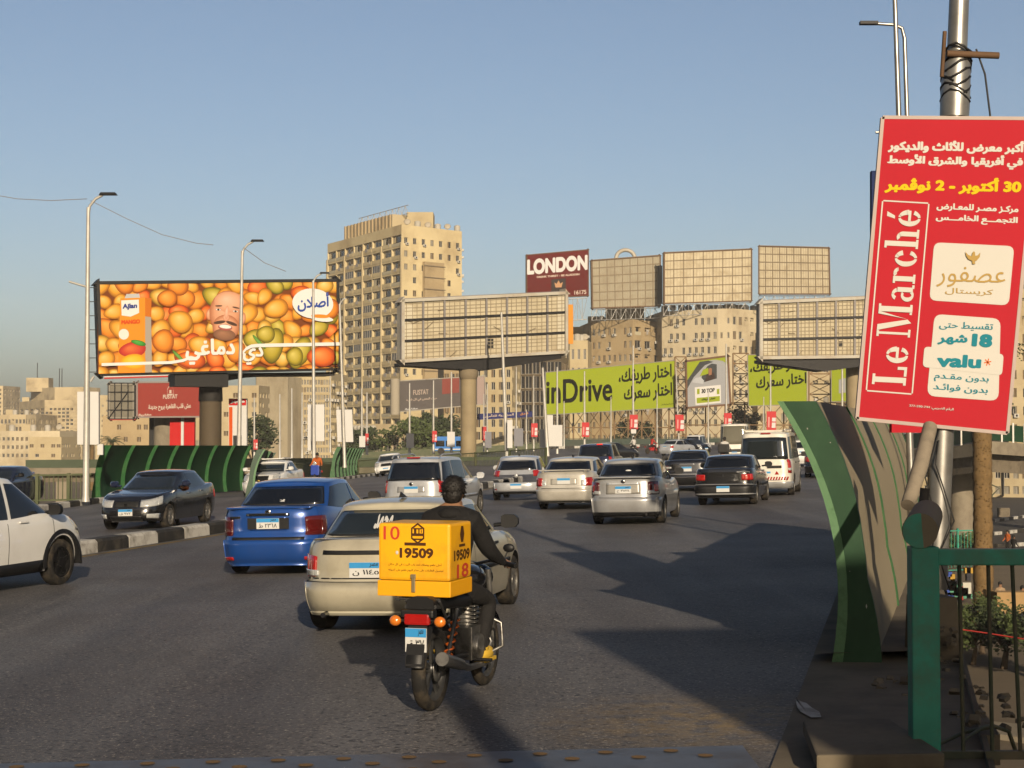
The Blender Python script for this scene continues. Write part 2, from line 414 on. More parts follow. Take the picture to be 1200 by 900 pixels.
def car(name, label, P, rearpt=None, yaw=0.0, group='cars in the traffic', oncoming=False, pos=None):
    """P: dimensions; rearpt: ground point under the middle of the bumper towards the viewer"""
    g = P.get; L, Wd, H = P['L'], P['W'], P['H']; hw = Wd / 2; yr0, yf0 = -L / 2, L / 2
    zb = g('zb', 0.20); deck = stab(P['deck'])
    sgn = -1 if oncoming else 1
    rz = -yaw + (math.pi if oncoming else 0)
    fw = V((math.sin(yaw), math.cos(yaw), 0)) * sgn
    if pos is None: c = V(rearpt) + fw * (L / 2) * sgn
    else: c = V(pos)
    c.z = gz(c.x, c.y)
    side = fw.cross(V((0, 0, 1)))
    slope = (gz(c.x + side.x, c.y + side.y) - gz(c.x - side.x, c.y - side.y)) / 2
    t0 = thing(name, label, g('cat', 'car'), c, rz, group, tilt=0)
    lng = (gz(c.x + fw.x, c.y + fw.y) - gz(c.x - fw.x, c.y - fw.y)) / 2
    t0.rotation_euler = (math.atan(lng), -math.atan(slope), rz)
    pm = P['paint']
    zbot = stab([(yr0, zb + 0.03), (yr0 + 0.35, zb), (yf0 - 0.45, zb), (yf0, zb + 0.06)])
    rin = tab(P.get('rin', [(0, 0.10), (0.15, 0.03), (0.35, 0.0), (0.5, 0.015), (0.56, 0.045), (0.9, 0.075), (0.97, 0.10), (1, 0.15)]))
    fin = tab(P.get('fin', [(0, 0.10), (0.15, 0.02), (0.4, 0.0), (0.6, 0.03), (0.8, 0.12), (0.93, 0.25), (1, 0.36)]))
    win = tab(P.get('win', [(0, 0.93), (0.12, 0.965), (0.4, 0.99), (0.62, 1.0), (0.85, 0.985), (0.95, 0.96), (1, 0.93)]))
    B = Hull(lambda t: yr0 + rin(t), lambda t: yf0 - fin(t), lambda t: hw * win(t), lambda t, y: zbot(y) + (deck(y) - zbot(y)) * t, g('nr', 7.0), g('nf', 5.5))
    wr = P['wr']; ya, yb = P['axles']; ww = g('ww', 0.2)
    mb = MB(); B.shell(mb, [0, 0.05, 0.12, 0.22, 0.34, 0.46, 0.54, 0.6, 0.7, 0.8, 0.88, 0.94, 0.98, 1.0], crown=0.025)
    me = mb.mesh('body', [pm, BLK], weld=1e-4)
    cut = MB()
    for y in (ya, yb):
        for s in (-1, 1): cut.lathe([(s * (hw - 0.32), wr + 0.055), (s * (hw + 0.2), wr + 0.055)], c=(0, y, wr), n=36, sm=True)
    if not g('far'):
        me = bool_cut(me, cut.mesh('cut', [BLK], weld=1e-5))
        for p in me.polygons:
            c2 = p.center
            for y in (ya, yb):
                if math.hypot(c2.y - y, c2.z - wr) < wr + 0.05 and abs(c2.x) > hw - 0.36:
                    n_in = V((0, y - c2.y, wr - c2.z)).normalized()
                    if p.normal.dot(n_in) > 0.5 or abs(p.normal.x) > 0.9 and abs(c2.x) < hw - 0.25: p.material_index = 1
        me.set_sharp_from_angle(angle=R(38))
    body = addo('body', me, t0)
    for y in (ya, yb):
        for s in (-1, 1): wheel(t0, s * (hw - ww / 2 - 0.025), y, wr, ww, g('rim', 'alloy'))
    # cabin
    cb = P['cab']; z0 = g('z0', min(deck(cb['yr0']), deck(cb['yf0'])) - 0.08); zr = H
    rl = tab([(0, cb['yr0']), (1, cb['yr1'])]); fl = tab([(0, cb['yf0']), (1, cb['yf1'])])
    pw = cb.get('pw', 1.0); wb, wt = hw * cb.get('wb', 0.93), hw * cb.get('wt', 0.72)
    cc = (cb['yr1'] + cb['yf1']) / 2; ca = (cb['yf1'] - cb['yr1']) / 2; arch = cb.get('arch', 0.05)
    zedge = lambda y: zr - 0.055 - arch * min(1.6, ((y - cc) / ca) ** 2)
    C = Hull(lambda t: rl(t ** pw), lambda t: fl(t), lambda t: wb + (wt - wb) * (t ** 1.25), lambda t, y: z0 + (zedge(min(max(y, cb['yr1']), cb['yf1'])) - z0) * t, cb.get('nr', 7.0), cb.get('nf', 6.0))
    rb = MB(); C.shell(rb, lin(0, 1, 9), crown=0.05, caps=(0.97, 0.92, 0.85, 0.7, 0.45, 0.2))
    part('roof', rb, g('roofpaint', pm), t0, weld=1e-4, sharp=50)
    tz = lambda z: (z - z0) / (zr - 0.055 - z0)
    belt = g('belt', deck(cb['yr0'])); 
    ta, tb = tz(belt + cb.get('rw0', 0.05)), cb.get('rw1', 0.93); xw = cb.get('rwx', 0.84)
    gl = g('glass', GLASS)
    if not g('norear'):
        q = MB(); C.patch(q, [C.px(x) for x in lin(-xw - 0.03, xw + 0.03, 15)], lin(ta - 0.03, tb + 0.02, 7), 0.002, round_=0.06)
        part('window_seal', q, BLK, t0)
        q = MB(); C.patch(q, [C.px(x) for x in lin(-xw, xw, 15)], lin(ta, tb, 7), 0.006, round_=0.07)
        rwin = part('rear_window', q, gl, t0)
    q = MB(); C.patch(q, [C.px(x, True) for x in lin(0.88, -0.88, 13)], lin(tz(deck(cb['yf0']) + 0.03), 0.94, 6), 0.005, round_=0.05)
    part('windscreen', q, g('glassf', GLASS2), t0)
    sa, sb = tz(g('sbelt', belt + 0.05)), cb.get('sw1', 0.90); bp = cb.get('pillars', [0.1])
    for s in (-1, 1):
        lo, hi = cb.get('si', (0.16, 0.22))
        def pane(y0, y1):
            q = MB(); rows = []
            for t in lin(sa, sb, 6):
                a = max(y0, C.yr(t) + lo * (1 if t < 0.7 else 1.0)); b = min(y1, C.yf(t) - hi)
                if b - a < 0.02: b = a + 0.02
                row = [C.pt(C.py(y, s, t), t) for y in lin(a, b, 9)]
                rows.append([p + V((s * 0.007, 0, 0.001)) for p in row])
            if s < 0: rows = [r[::-1] for r in rows]
            n = 9; q.add([p for r in rows for p in r], [(j * n + i, j * n + i + 1, (j + 1) * n + i + 1, (j + 1) * n + i) for j in range(5) for i in range(n - 1)], 0, True)
            part('side_window', q, gl if y1 < 0.3 else g('glasss', gl), t0)
        es = [-9] + bp + [9]
        for a, b in zip(es, es[1:]): pane(a + 0.035, b - 0.035)
    # lamps, bumpers and trim
    tzr = lambda z: (z - zbot(yr0)) / (deck(yr0) - zbot(yr0)); tzf = lambda z: (z - zbot(yf0)) / (deck(yf0) - zbot(yf0))
    def rear_band(xin, wrap, s, n=9, n2=6):
        L1 = [B.px(s * x) for x in lin(xin, 0.9, n)] ; L2 = []
        if wrap:
            L2 = [B.py(y, s) for y in lin(B.yr(0.6) + 0.05 * (B.yf(0.6) - B.yr(0.6)), B.yr(0.6) + wrap, n2)]
            if s < 0: L2 = [p - 2 * math.pi for p in L2]
        LL = L1 + L2; return LL if s > 0 else LL[::-1]
    def front_band(xin, wrap, s, n=9, n2=6):
        L1 = [B.px(s * x, True) for x in lin(xin, 0.9, n)]; L2 = []
        if wrap: L2 = [B.py(y, s) for y in lin(B.yf(0.6) - 0.05 * (B.yf(0.6) - B.yr(0.6)), B.yf(0.6) - wrap, n2)]
        LL = L1 + L2; return LL[::-1] if s > 0 else LL
    for spec in g('tl', []):
        nm, xin, wrap, za, zb2, mt = spec[:6]; off = spec[6] if len(spec) > 6 else 0.012
        for s in (-1, 1):
            q = MB(); B.patch(q, rear_band(xin, wrap, s), lin(tzr(za), tzr(zb2), 5), off, round_=0.05)
            part(nm, q, mt, t0)
    for spec in g('rb', []):             # plates right across the back: name, x, z0, z1, material, offset
        nm, xx, za, zb2, mt, off = spec
        q = MB()
        if xx >= 0.9: ph = rear_band(0, g('bwrap', 0.42), -1)[:-1] + rear_band(0, g('bwrap', 0.42), 1)
        else: ph = [B.px(x) for x in lin(-xx, xx, 13)]
        B.patch(q, ph, lin(tzr(za), tzr(zb2), 6), off, skirt=max(0.02, off + 0.01)); part(nm, q, mt, t0)
    for spec in g('hl', []):
        nm, xin, wrap, za, zb2, mt = spec
        for s in (-1, 1):
            q = MB(); B.patch(q, front_band(xin, wrap, s), lin(tzf(za), tzf(zb2), 5), 0.01); part(nm, q, mt, t0)
    for spec in g('fb', []):
        nm, xx, za, zb2, mt, off = spec
        q = MB(); ph = [B.px(x, True) for x in lin(xx, -xx, 13)] if xx < 0.9 else front_band(0, 0.4, 1)[:-1] + front_band(0, 0.4, -1)
        B.patch(q, ph, lin(tzf(za), tzf(zb2), 5), off, skirt=max(0.02, off + 0.01)); part(nm, q, mt, t0)
    if g('plate'):
        z, txt = P['plate']; p = B.pt(-math.pi / 2, min(1, tzr(z))); plate(t0, (0, p.y - 0.012 - g('plateoff', 0), z), txt=txt)
    if g('fplate'): z = P['fplate']; p = B.pt(math.pi / 2, tzf(z)); plate(t0, (0, p.y + 0.022, z), front=True, txt=g('fptxt'))
    if not g('far'):
        for s in (-1, 1):                # mirrors, handles, door gaps
            ym = cb['yf0'] - 0.62 if not g('ym') else P['ym']; zm = g('zm', belt + 0.06); q = MB()
            q.rings([[V((s * (hw + x), ym + dy, zm + z * .082)) for x, z in ((0, -.8), (.05, -1), (.17, -.9), (.205, -.4), (.205, .4), (.16, .95), (.05, 1), (0, .7))] for dy in (-.05, -.03, .02)] + [[V((s * (hw + .1 + (x - .1) * .6), ym + .07, zm + z * .05)) for x, z in ((0, -.8), (.05, -1), (.17, -.9), (.205, -.4), (.205, .4), (.16, .95), (.05, 1), (0, .7))]], 0, True); q.tube([(s * (hw - 0.1), ym + 0.02, zm - 0.05), (s * (hw + 0.08), ym, zm - 0.03)], 0.025, 6)
            mo = part('mirror', q, g('mirror', BLK), t0)
            for yh in g('handles', (-0.75, 0.35)):
                t = g('th', 0.86); p = B.pt(B.py(yh, s, t), t); q = MB(); q.box(p + V((s * 0.018, 0, 0)), (0.03, 0.2, 0.03)); part('door_handle', q, g('handle', pm), t0, bevel=0.008)
            for yd in g('doors', (-1.0, 0.12, 1.1)):
                q = MB(); rows = [(B.pt(B.py(yd - 0.006, s, t), t), B.pt(B.py(yd + 0.006, s, t), t)) for t in lin(0.1, 0.985, 9)]
                vs = [p + V((s * 0.003, 0, 0)) for r in rows for p in r]; q.add(vs, [(2 * i, 2 * i + 1, 2 * i + 3, 2 * i + 2) for i in range(8)]); part('door_seam', q, BLK, t0)
            for nm, t1, t2, mt, off in g('sidetrim', []):
                q = MB(); ys = lin(ya + wr + 0.09, yb - wr - 0.09, 12); ph = [B.py(y, s) for y in ys]
                if s < 0: ph = ph[::-1]
                B.patch(q, ph, lin(t1, t2, 3), off, skirt=0.03); part(nm, q, mt, t0)
    P['_t'] = t0; P['_B'] = B; P['_C'] = C; P['_tz'] = tz
    return t0

def rear_y(P, z): B = P['_B']; return B.pt(-math.pi / 2, min(1, max(0, (z - B.zf(0, -P['L'] / 2)) / (B.zf(1, -P['L'] / 2) - B.zf(0, -P['L'] / 2))))).y
def sedan(L=4.4, Wd=1.7, H=1.45, trunk=1.02, hood=0.98, **k):
    y0, y1 = -L / 2, L / 2
    P = dict(L=L, W=Wd, H=H, wr=0.305, axles=(y0 + 0.95, y1 - 0.85),
             deck=[(y0, trunk - 0.03), (y0 + 0.12, trunk), (y0 + 0.55, trunk + 0.0), (y0 + 1.1, 0.93 + (trunk - 0.93) * 0.6), (0, 0.93), (y1 - 1.3, hood), (y1 - 0.5, hood - 0.10), (y1, hood - 0.28)],
             cab=dict(yr0=y0 + 0.36, yr1=y0 + 1.16, yf0=y1 - 0.98, yf1=y1 - 1.85, pillars=[-0.05], pw=0.9), belt=trunk, sbelt=0.97,
             doors=(y0 + 1.3, -0.05, y1 - 1.25), handles=(y0 + 1.5, 0.15))
    P.update(k); return P
# ------------------------------------------------------------------ the bridge road and the ground
GREEN = M('green_paint', (0.008, 0.050, 0.022), 0.45, 0, 0.3, 3, dirt=(0.05, 0.09, 0.05), dscale=2.5, damt=0.35)
GREENB = M('bright_green_paint', (0.020, 0.115, 0.030), 0.5, 0, 0.25, 5, dirt=(0.09, 0.16, 0.06), dscale=5, damt=0.5)
OLIVE = M('faded_green_paint', (0.085, 0.105, 0.045), 0.6, 0, 0.3, 2, dirt=(0.16, 0.13, 0.08), dscale=2)
CONC = M('concrete', (0.30, 0.255, 0.185), 0.85, 0, 0.18, 1.5, bump=0.2, dirt=(0.13, 0.10, 0.07), dscale=0.8)
CONCD = M('stained_concrete', (0.20, 0.165, 0.115), 0.9, 0, 0.3, 3, bump=0.4, dirt=(0.07, 0.055, 0.04), dscale=2)
KWH = M('kerb_white', (0.62, 0.60, 0.55), 0.8, 0, 0.1, 6, dirt=(0.14, 0.12, 0.09), dscale=3, damt=0.8, bump=0.2)
KBK = M('kerb_black', (0.022, 0.021, 0.02), 0.75, 0, 0.3, 6, dirt=(0.14, 0.12, 0.09), dscale=3, damt=0.5, bump=0.2)
POLE = M('pale_pole_metal', (0.60, 0.58, 0.53), 0.42, 0.25, 0.08, 3, dirt=(0.24, 0.19, 0.13), dscale=1.2, damt=0.35)
GALV = M('galvanised_metal', (0.50, 0.49, 0.46), 0.36, 0.75, 0.15, 6, dirt=(0.16, 0.13, 0.10), dscale=2, damt=0.5)
RUST = M('rusty_steel', (0.15, 0.085, 0.045), 0.8, 0.1, 0.4, 3, bump=0.3)
DARKM = M('dark_steel', (0.022, 0.021, 0.021), 0.55, 0.3, 0.3, 3)
def xr(y): return 2.7 + 0.24 * (y - 14.4) if y < 100 else 2.7 + 0.24 * 85.6 + 0.20 * (y - 100)
def xl(y): return -20.6 + 0.085 * y if y > 20 else -18.9 - 0.3 * (20 - y)
def asphalt():
    m = bpy.data.materials.new('asphalt'); m.use_nodes = True; n = m.node_tree.nodes; l = m.node_tree.links; b = n['Principled BSDF']
    tc = n.new('ShaderNodeTexCoord')
    def noise(sc, det=4, vec=None, rough=.5):
        q = n.new('ShaderNodeTexNoise'); q.inputs['Scale'].default_value = sc; q.inputs['Detail'].default_value = det; q.inputs['Roughness'].default_value = rough
        l.new(vec or tc.outputs['Object'], q.inputs['Vector']); return q.outputs['Fac']
    def ramp(o, a, c, lo=0.0, hi=1.0):
        r = n.new('ShaderNodeMapRange'); r.inputs[1].default_value = a; r.inputs[2].default_value = c; r.inputs[3].default_value = lo; r.inputs[4].default_value = hi; l.new(o, r.inputs[0]); return r.outputs[0]
    def mix(f, a, c):
        x = n.new('ShaderNodeMix'); x.data_type = 'RGBA'; l.new(f, x.inputs[0])
        for k, v in ((6, a), (7, c)):
            if isinstance(v, tuple): x.inputs[k].default_value = (*v, 1)
            else: l.new(v, x.inputs[k])
        return x.outputs[2]
    mp = n.new('ShaderNodeMapping'); mp.inputs['Rotation'].default_value = (0, 0, R(13)); mp.inputs['Scale'].default_value = (0.75, 0.035, 1); l.new(tc.outputs['Object'], mp.inputs[0])
    mp2 = n.new('ShaderNodeMapping'); mp2.inputs['Rotation'].default_value = (0, 0, R(13)); mp2.inputs['Scale'].default_value = (1.0, .22, 1); l.new(tc.outputs['Object'], mp2.inputs[0])
    lanes = ramp(noise(1.0, 4, mp.outputs[0], .6), .38, .64)
    big = ramp(noise(0.10, 5, None, .6), .40, .66)
    base = mix(lanes, (0.038, 0.039, 0.044), (0.086, 0.084, 0.086)); big2 = ramp(noise(0.35, 6, mp2.outputs[0], .65), .42, .62, 0, .75); base = mix(big, base, (0.072, 0.069, 0.069)); base = mix(big2, base, (0.040, 0.036, 0.036))
    stones = ramp(noise(38, 2), .60, .70, 0, .7); base = mix(stones, base, (0.21, 0.19, 0.17))
    pits = ramp(noise(24, 3), .34, .46, .85, 0); base = mix(pits, base, (0.016, 0.016, 0.018))
    # yellow worn paint dust near the outer kerb
    gr = n.new('ShaderNodeTexNoise'); gr.inputs['Scale'].default_value = .45; gr.inputs['Detail'].default_value = 8; l.new(tc.outputs['Object'], gr.inputs['Vector'])
    stain = ramp(gr.outputs['Fac'], .62, .78, 0, .45); base = mix(stain, base, (0.030, 0.027, 0.026))
    vo = n.new('ShaderNodeTexVoronoi'); vo.feature = 'DISTANCE_TO_EDGE'; vo.inputs['Scale'].default_value = .32
    wv = n.new('ShaderNodeTexNoise'); wv.inputs['Scale'].default_value = 1.2; wv.inputs['Detail'].default_value = 6; l.new(tc.outputs['Object'], wv.inputs['Vector'])
    av = n.new('ShaderNodeVectorMath'); av.operation = 'MULTIPLY_ADD'; av.inputs[1].default_value = (.9, .9, .9); l.new(wv.outputs['Color'], av.inputs[0]); l.new(tc.outputs['Object'], av.inputs[2]); l.new(av.outputs[0], vo.inputs['Vector'])
    crack = ramp(vo.outputs['Distance'], .0, .010, .22, 0); base = mix(crack, base, (0.016, 0.015, 0.015))
    sx = n.new('ShaderNodeVectorMath'); sx.operation = 'DISTANCE'; sx.inputs[1].default_value = (1.42, 11.6, .03); l.new(tc.outputs['Object'], sx.inputs[0])
    ml = n.new('ShaderNodeMath'); ml.operation = 'MULTIPLY'; l.new(ramp(sx.outputs['Value'], .25, 1.5, .42, 0), ml.inputs[0]); l.new(ramp(noise(5, 7, None, .7), .38, .62), ml.inputs[1]); base = mix(ml.outputs[0], base, (0.20, 0.13, 0.035))
    l.new(base, b.inputs['Base Color'])
    l.new(ramp(noise(.35, 3), .3, .7, .50, .60), b.inputs['Roughness']); b.inputs['Specular IOR Level'].default_value = 0.04
    bp = n.new('ShaderNodeBump'); bp.inputs['Strength'].default_value = .55; bp.inputs['Distance'].default_value = .012
    l.new(noise(30, 3), bp.inputs['Height']); l.new(bp.outputs[0], b.inputs['Normal']); return m
ASPH = asphalt()
def sheet(name, ys, fl, fr, nx, mat, dz=0.0, kind='structure', **kw):
    q = MB(); n = nx + 1; vs = []
    for y in ys:
        a, b = fl(y), fr(y)
        for i in range(n): x = a + (b - a) * i / nx; vs.append((x, y, gz(x, y) + dz))
    q.add(vs, [(j * n + i, j * n + i + 1, (j + 1) * n + i + 1, (j + 1) * n + i) for j in range(len(ys) - 1) for i in range(nx)], 0, True)
    o = addo(name, q.mesh(name, mat)); return tag(o, kind=kind, **kw)
YS = [2 + 3 * i for i in range(86)]
sheet('road', YS, xl, xr, 24, ASPH)
gq = MB(); N = 48
rad = [0.01, 60, 150, 300, 600, 1200, 2500, 5000]
gq.rings([[V((r * math.cos(2 * math.pi * k / N), 100 + r * math.sin(2 * math.pi * k / N), -6.5)) for k in range(N)] for r in rad], 0, False, cap=False)
GRD = M('dusty_ground', (0.20, 0.155, 0.10), 0.95, 0, 0.3, 0.15, dirt=(0.09, 0.075, 0.055), dscale=0.06, damt=0.7)
addo('ground', gq.mesh('ground', GRD))['kind'] = 'structure'
# deck edges under the road
q = MB()
for f, s in ((xl, -1), (xr, 1)):
    for a, b in zip(YS, YS[1:]):
        A, B = f(a) + s * (0.02 if s < 0 else 1.25), f(b) + s * (0.02 if s < 0 else 1.25)
        za, zb = gz(f(a), a) + (0.10 if s > 0 else -.02), gz(f(b), b) + (0.10 if s > 0 else -.02)
        q.quad((A, a, za), (B, b, zb), (B, b, zb - 1.4), (A, a, za - 1.4)); q.quad((A, a, za - 1.4), (B, b, zb - 1.4), (B - s * 3, b, zb - 1.9), (A - s * 3, a, za - 1.9))
tag(addo('bridge_deck', q.mesh('bridge_deck', CONC)), kind='structure')
sheet('walkway', [14.2 + 3 * i for i in range(55)], lambda y: xr(y) - .02, lambda y: xr(y) + 1.25, 2, CONCD, 0.10)
sheet('gutter', [9.3 + .6 * i for i in range(12)], lambda y: xr(y) - .05, lambda y: xr(y) + 1.3, 6, CONCD, 0.015)
def kerb(name, pts, w, h, seg=1.1, side=0):
    q = MB(); P = []; 
    for a, b in zip(pts, pts[1:]):
        a, b = V(a), V(b); n = max(1, int((b - a).length / seg)); P += [a + (b - a) * k / n for k in range(n)]
    P.append(V(pts[-1]))
    for i, (a, b) in enumerate(zip(P, P[1:])):
        d = (b - a).normalized(); u = V((d.y, -d.x, 0)) * w / 2; g = d * 0.012; a2, b2 = a + g, b - g
        za, zb = gz(a.x, a.y), gz(b.x, b.y); sec = lambda p, z: [V((p.x, p.y, z - .05)) + u, V((p.x, p.y, z + h * .8)) + u * .94, V((p.x, p.y, z + h)) + u * .7, V((p.x, p.y, z + h)) - u * .7, V((p.x, p.y, z + h * .8)) - u * .94, V((p.x, p.y, z - .05)) - u]
        q.rings([sec(a2, za), sec(b2, zb)], i % 2, False)
    o = addo(name, q.mesh(name, [KBK, KWH])); return tag(o, kind='structure')
MED = [(-8.26 - .235 * 14, 17.7, 0), (-8.26, 31.7, 0), (-6.75, 38.2, 0), (-2.6, 58, 0), (0.3, 74, 0)]
kerb('median_kerb', MED, .42, .26, 1.15)
mx = lambda y: tab([(p[1], p[0]) for p in MED])(y)
sheet('yellow_line', [18 + 2 * i for i in range(28)], lambda y: mx(y) + .42, lambda y: mx(y) + .56, 1, M('yellow_line_paint', (.34, .22, .03), .7, 0, .3, 6, dirt=(.06, .05, .04), dscale=2.2, damt=.9), .004)
kerb('edge_kerb', [(xl(y) + .45, y, 0) for y in range(44, 250, 6)], .34, .2, 1.0)
sheet('kerb_strip', [44 + 3 * i for i in range(68)], lambda y: xl(y) - .0, lambda y: xl(y) + .3, 1, CONCD, .1)
kerb('outer_kerb', [(xr(y) + .1, y, 0) for y in range(34, 130, 6)], .26, .17, 1.2)
# expansion joint: two perforated steel plates across the road at the foot of the picture
JM = M('joint_steel', (0.19, 0.21, 0.25), 0.5, 0.6, 0.3, 3, dirt=(0.12, 0.09, 0.06), dscale=2.5, damt=0.7)
for nm, ya, yb in (('expansion_joint', 9.85, 10.62),):
    t = thing(nm, 'perforated steel expansion joint lying across the asphalt', 'expansion joint', (-2, 10.2, gz(-2, 10.2)))
    q = MB(); n = 60
    for i in range(n):
        x = -6 + i * .125; q.quad(*[(a, b, gz(a, b) + .008) for a, b in ((x, ya), (x + .125, ya), (x + .125, yb), (x, yb))])
    part('joint_plate', q, JM, t, world=True)
    q = MB()
    for i in range(17):
        x = -5.7 + i * .42
        for yy in (10.48, 10.30):
            c = (x + (0.2 if yy < 10.4 else 0), yy); q.add([(c[0] + .05 * math.cos(k * math.pi / 5), c[1] + .05 * math.sin(k * math.pi / 5), gz(*c) + .014) for k in range(10)], [tuple(range(10))])
    for i in range(34):
        x = -6 + i * .16; q.add([(x, 9.9, gz(x, 10) + .014), (x + .05, 9.9, gz(x, 10) + .014), (x + .13, 10.16, gz(x, 10) + .014), (x + .08, 10.16, gz(x, 10) + .014)], [(0, 1, 2, 3)])
    part('bolt_pocket', q, M('pocket_dark', (.22, .13, .05), .8), t, world=True)['kind'] = 'stuff'

# ------------------------------------------------------------------ curved roadside screens
FLNG = M('flange_pale_green', (.13, .27, .13), .6, 0, .3, 9, dirt=(.05, .12, .05), dscale=9, damt=.8)
PROF = [(-.02, 0), (.05, .36), (.09, .72), (.07, 1.08), (0, 1.37), (-.13, 1.76), (-.29, 2.09), (-.46, 2.40)]
def screen(label, P, inn, sc=1.0, ribs=8, plate=True, outer=None, inner=None, thick=.30, group='curved green roadside screens', z_off=0.1, plate_mat=None):
    """P: start and end of its foot; inn: level unit vector towards the road (the overhang)"""
    A, B = V(P[0]), V(P[1]); inn = V(inn).normalized(); U = V((0, 0, 1)); t = thing('curved_screen', label, 'screen', A, 0, group)
    pf = []
    for i in range(15):
        z = 2.40 * i / 14; u = z / 2.40; pf.append((-(-.02 + .50 * u - .94 * u ** 2.15) * sc, z * sc + z_off))
    def pt(s, w, z, o=0):           # o: outwards
        p = A + (B - A) * s; return p + inn * (w - o) + U * z
    wf = lambda i: thick * (1.35 - .6 * min(i, 5) / 5 + .25 * max(0, i - 7) / 7)
    for k in range(ribs - 1):
        s0, s1 = k / (ribs - 1), (k + 1) / (ribs - 1); e = .004; q = MB()
        q.rings([[pt(s, w, z, thick * .5) for w, z in pf] for s in (s0 + e, s1 - e)], 0, True, closed=False, cap=False)
        part('panel', q, inner or GREEN, t, world=True)
        q = MB(); q.rings([[pt(s, w, z, (wf(i) - .02) if plate_mat and ribs < 6 and ribs > 3 else thick * .5 + .05) for i, (w, z) in enumerate(pf)] for s in (s1 - e * .2, s0 + e * .2)], 0, True, closed=False, cap=False)
        q.rings([[pt(s, w, z, thick * .5 + .05), pt(s, w, z, thick * .5)] for w, z in pf[-1:] for s in (s0 + e, s1 - e)], 0, False, closed=False, cap=False)
        part('outer_sheet', q, outer or CONC, t, world=True)
    for k in range(ribs):
        s = k / (ribs - 1); e = (.035 if k not in (0, ribs - 1) else .05) / (B - A).length; q = MB(); q2 = []
        for (w, z), i in zip(pf, range(15)):
            th = wf(i) if k in (0, ribs - 1) or (plate_mat and ribs > 3) else thick * .5 + .075
            q2.append([pt(s - e, w, z, 0), pt(s + e, w, z, 0), pt(s + e, w, z, th), pt(s - e, w, z, th)])
        q.rings(q2, 0, False); end = k in (0, ribs - 1); part('end_plate' if end else 'rib', q, plate_mat if end and plate_mat else GREENB, t, world=True)
        if plate_mat and k == 0:
            q = MB(); dn = (A - B).normalized() * .012
            q.rings([[pt(-e, w, z, -.006) , pt(-e, w, z, -.006) + dn, pt(-e, w, z, .045 + .04 * (1 - z / 2.4)) + dn, pt(-e, w, z, .045 + .04 * (1 - z / 2.4))] for w, z in pf], 0, False); part('edge_flange', q, FLNG, t, world=True)
            q = MB(); rr = random.Random(6)
            for _ in range(6):
                i = rr.randrange(14); (w0, z0), (w1, z1) = pf[i], pf[i + 1]; f = rr.random(); w, z = w0 + (w1 - w0) * f, z0 + (z1 - z0) * f; c = pt(-e, w, z, rr.uniform(.10, wf(i) - .03)) + dn * .25; s = rr.uniform(.003, .009); U2 = V((0, 0, rr.choice([1, 1, 3]) * s))
                q.add([c - inn * s, c - U2, c + inn * s * .7, c + U2], [(0, 1, 2, 3)])
            part('paint_chips', q, KWH, t, world=True)['kind'] = 'stuff'
    return t
def perp(a, b, s): d = (V(b) - V(a)).normalized(); return V((d.y, -d.x, 0)) * s
a, b = V((xr(14.3) + .14, 14.3, gz(2.7, 14.3))), V((xr(29) + .75, 29, gz(6, 29)))
screen('tall curved screen with a scuffed green end plate beside the big red banner', (a, b), perp(a, b, -1), 1.0, 5, outer=M('dusty_sheet', (.34, .285, .185), .75, 0, .10, 1.2, dirt=(.25, .205, .13), dscale=.6, damt=.3), thick=.33, z_off=-.10, plate_mat=M('plate_green', (.014, .062, .024), .6, 0, .3, 4, dirt=(.035, .10, .045), dscale=5, damt=.4))
a, b = gnd(119, 589), gnd(286, 576)
screen('long curved green screen with six panels, beyond the oncoming black saloon', (a, b), perp(a, b, 1), .86, 8, z_off=.05)
a, b = gnd(300, 584), gnd(316, 570)
screen('short curved green screen behind the white saloon with the roof rack', (a, b), perp(a, b, 1), .74, 3, z_off=.05, plate_mat=GREEN)
a, b = gnd(393, 562), gnd(422, 556)
screen('far curved green screen with close ribs beside the orange-clad rider', (a, b), perp(a, b, 1), .9, 9, z_off=.05)

def railing(label, P0, P1, h, mat, gap=.14, posts=4, panel=False, name='railing', group=None):
    A, B = V(P0), V(P1); t = thing(name, label, 'railing' if not panel else 'fence', A, 0, group); L = (B - A).length; d = (B - A) / L; rz = math.atan2(d.y, d.x); sl = d.z
    M3 = Matrix((d, V((-d.y, d.x, 0)).normalized(), d.cross(V((-d.y, d.x, 0)).normalized()))).transposed()
    mid = (A + B) / 2
    q = MB(); q.box(mid + V((0, 0, h)), (L, .09, .07), M3=M3); part('top_rail', q, mat, t, world=True)
    q = MB(); q.box(mid + V((0, 0, .12)), (L, .07, .06), M3=M3); part('bottom_rail', q, mat, t, world=True)
    q = MB()
    if panel: q.box(mid + V((0, 0, h * .53)), (L, .03, h * .8), M3=M3)
    else:
        for k in range(int(L / gap)): q.box(A + d * (gap * (k + .5)) + V((0, 0, h * .53)), (.03, .03, h * .85), rz)
    part('panel' if panel else 'balusters', q, mat, t, world=True)
    for k in range(posts):
        q = MB(); q.box(A + d * (L * k / max(1, posts - 1)) + V((0, 0, h * .52)), (.12, .12, h * 1.08), rz); part('post', q, mat, t, world=True)
    return t
railing('faded green balustrade along the bridge edge before the long curved screen', gnd(-30, 592), gnd(117, 588.5), 1.05, OLIVE, .17, 5)
railing('plain green fence panel between the two short curved screens', gnd(320, 570) + V((-1.2, 6, 0)), gnd(392, 561) + V((0, 2, 0)), 1.1, OLIVE, panel=True, posts=4)
railing('green balustrade at the foot of the concrete billboard column', gnd(420, 557), gnd(640, 546), 1.2, OLIVE, .2, 7)
p0, p1 = at(424, 533, 262), at(645, 529, 262)
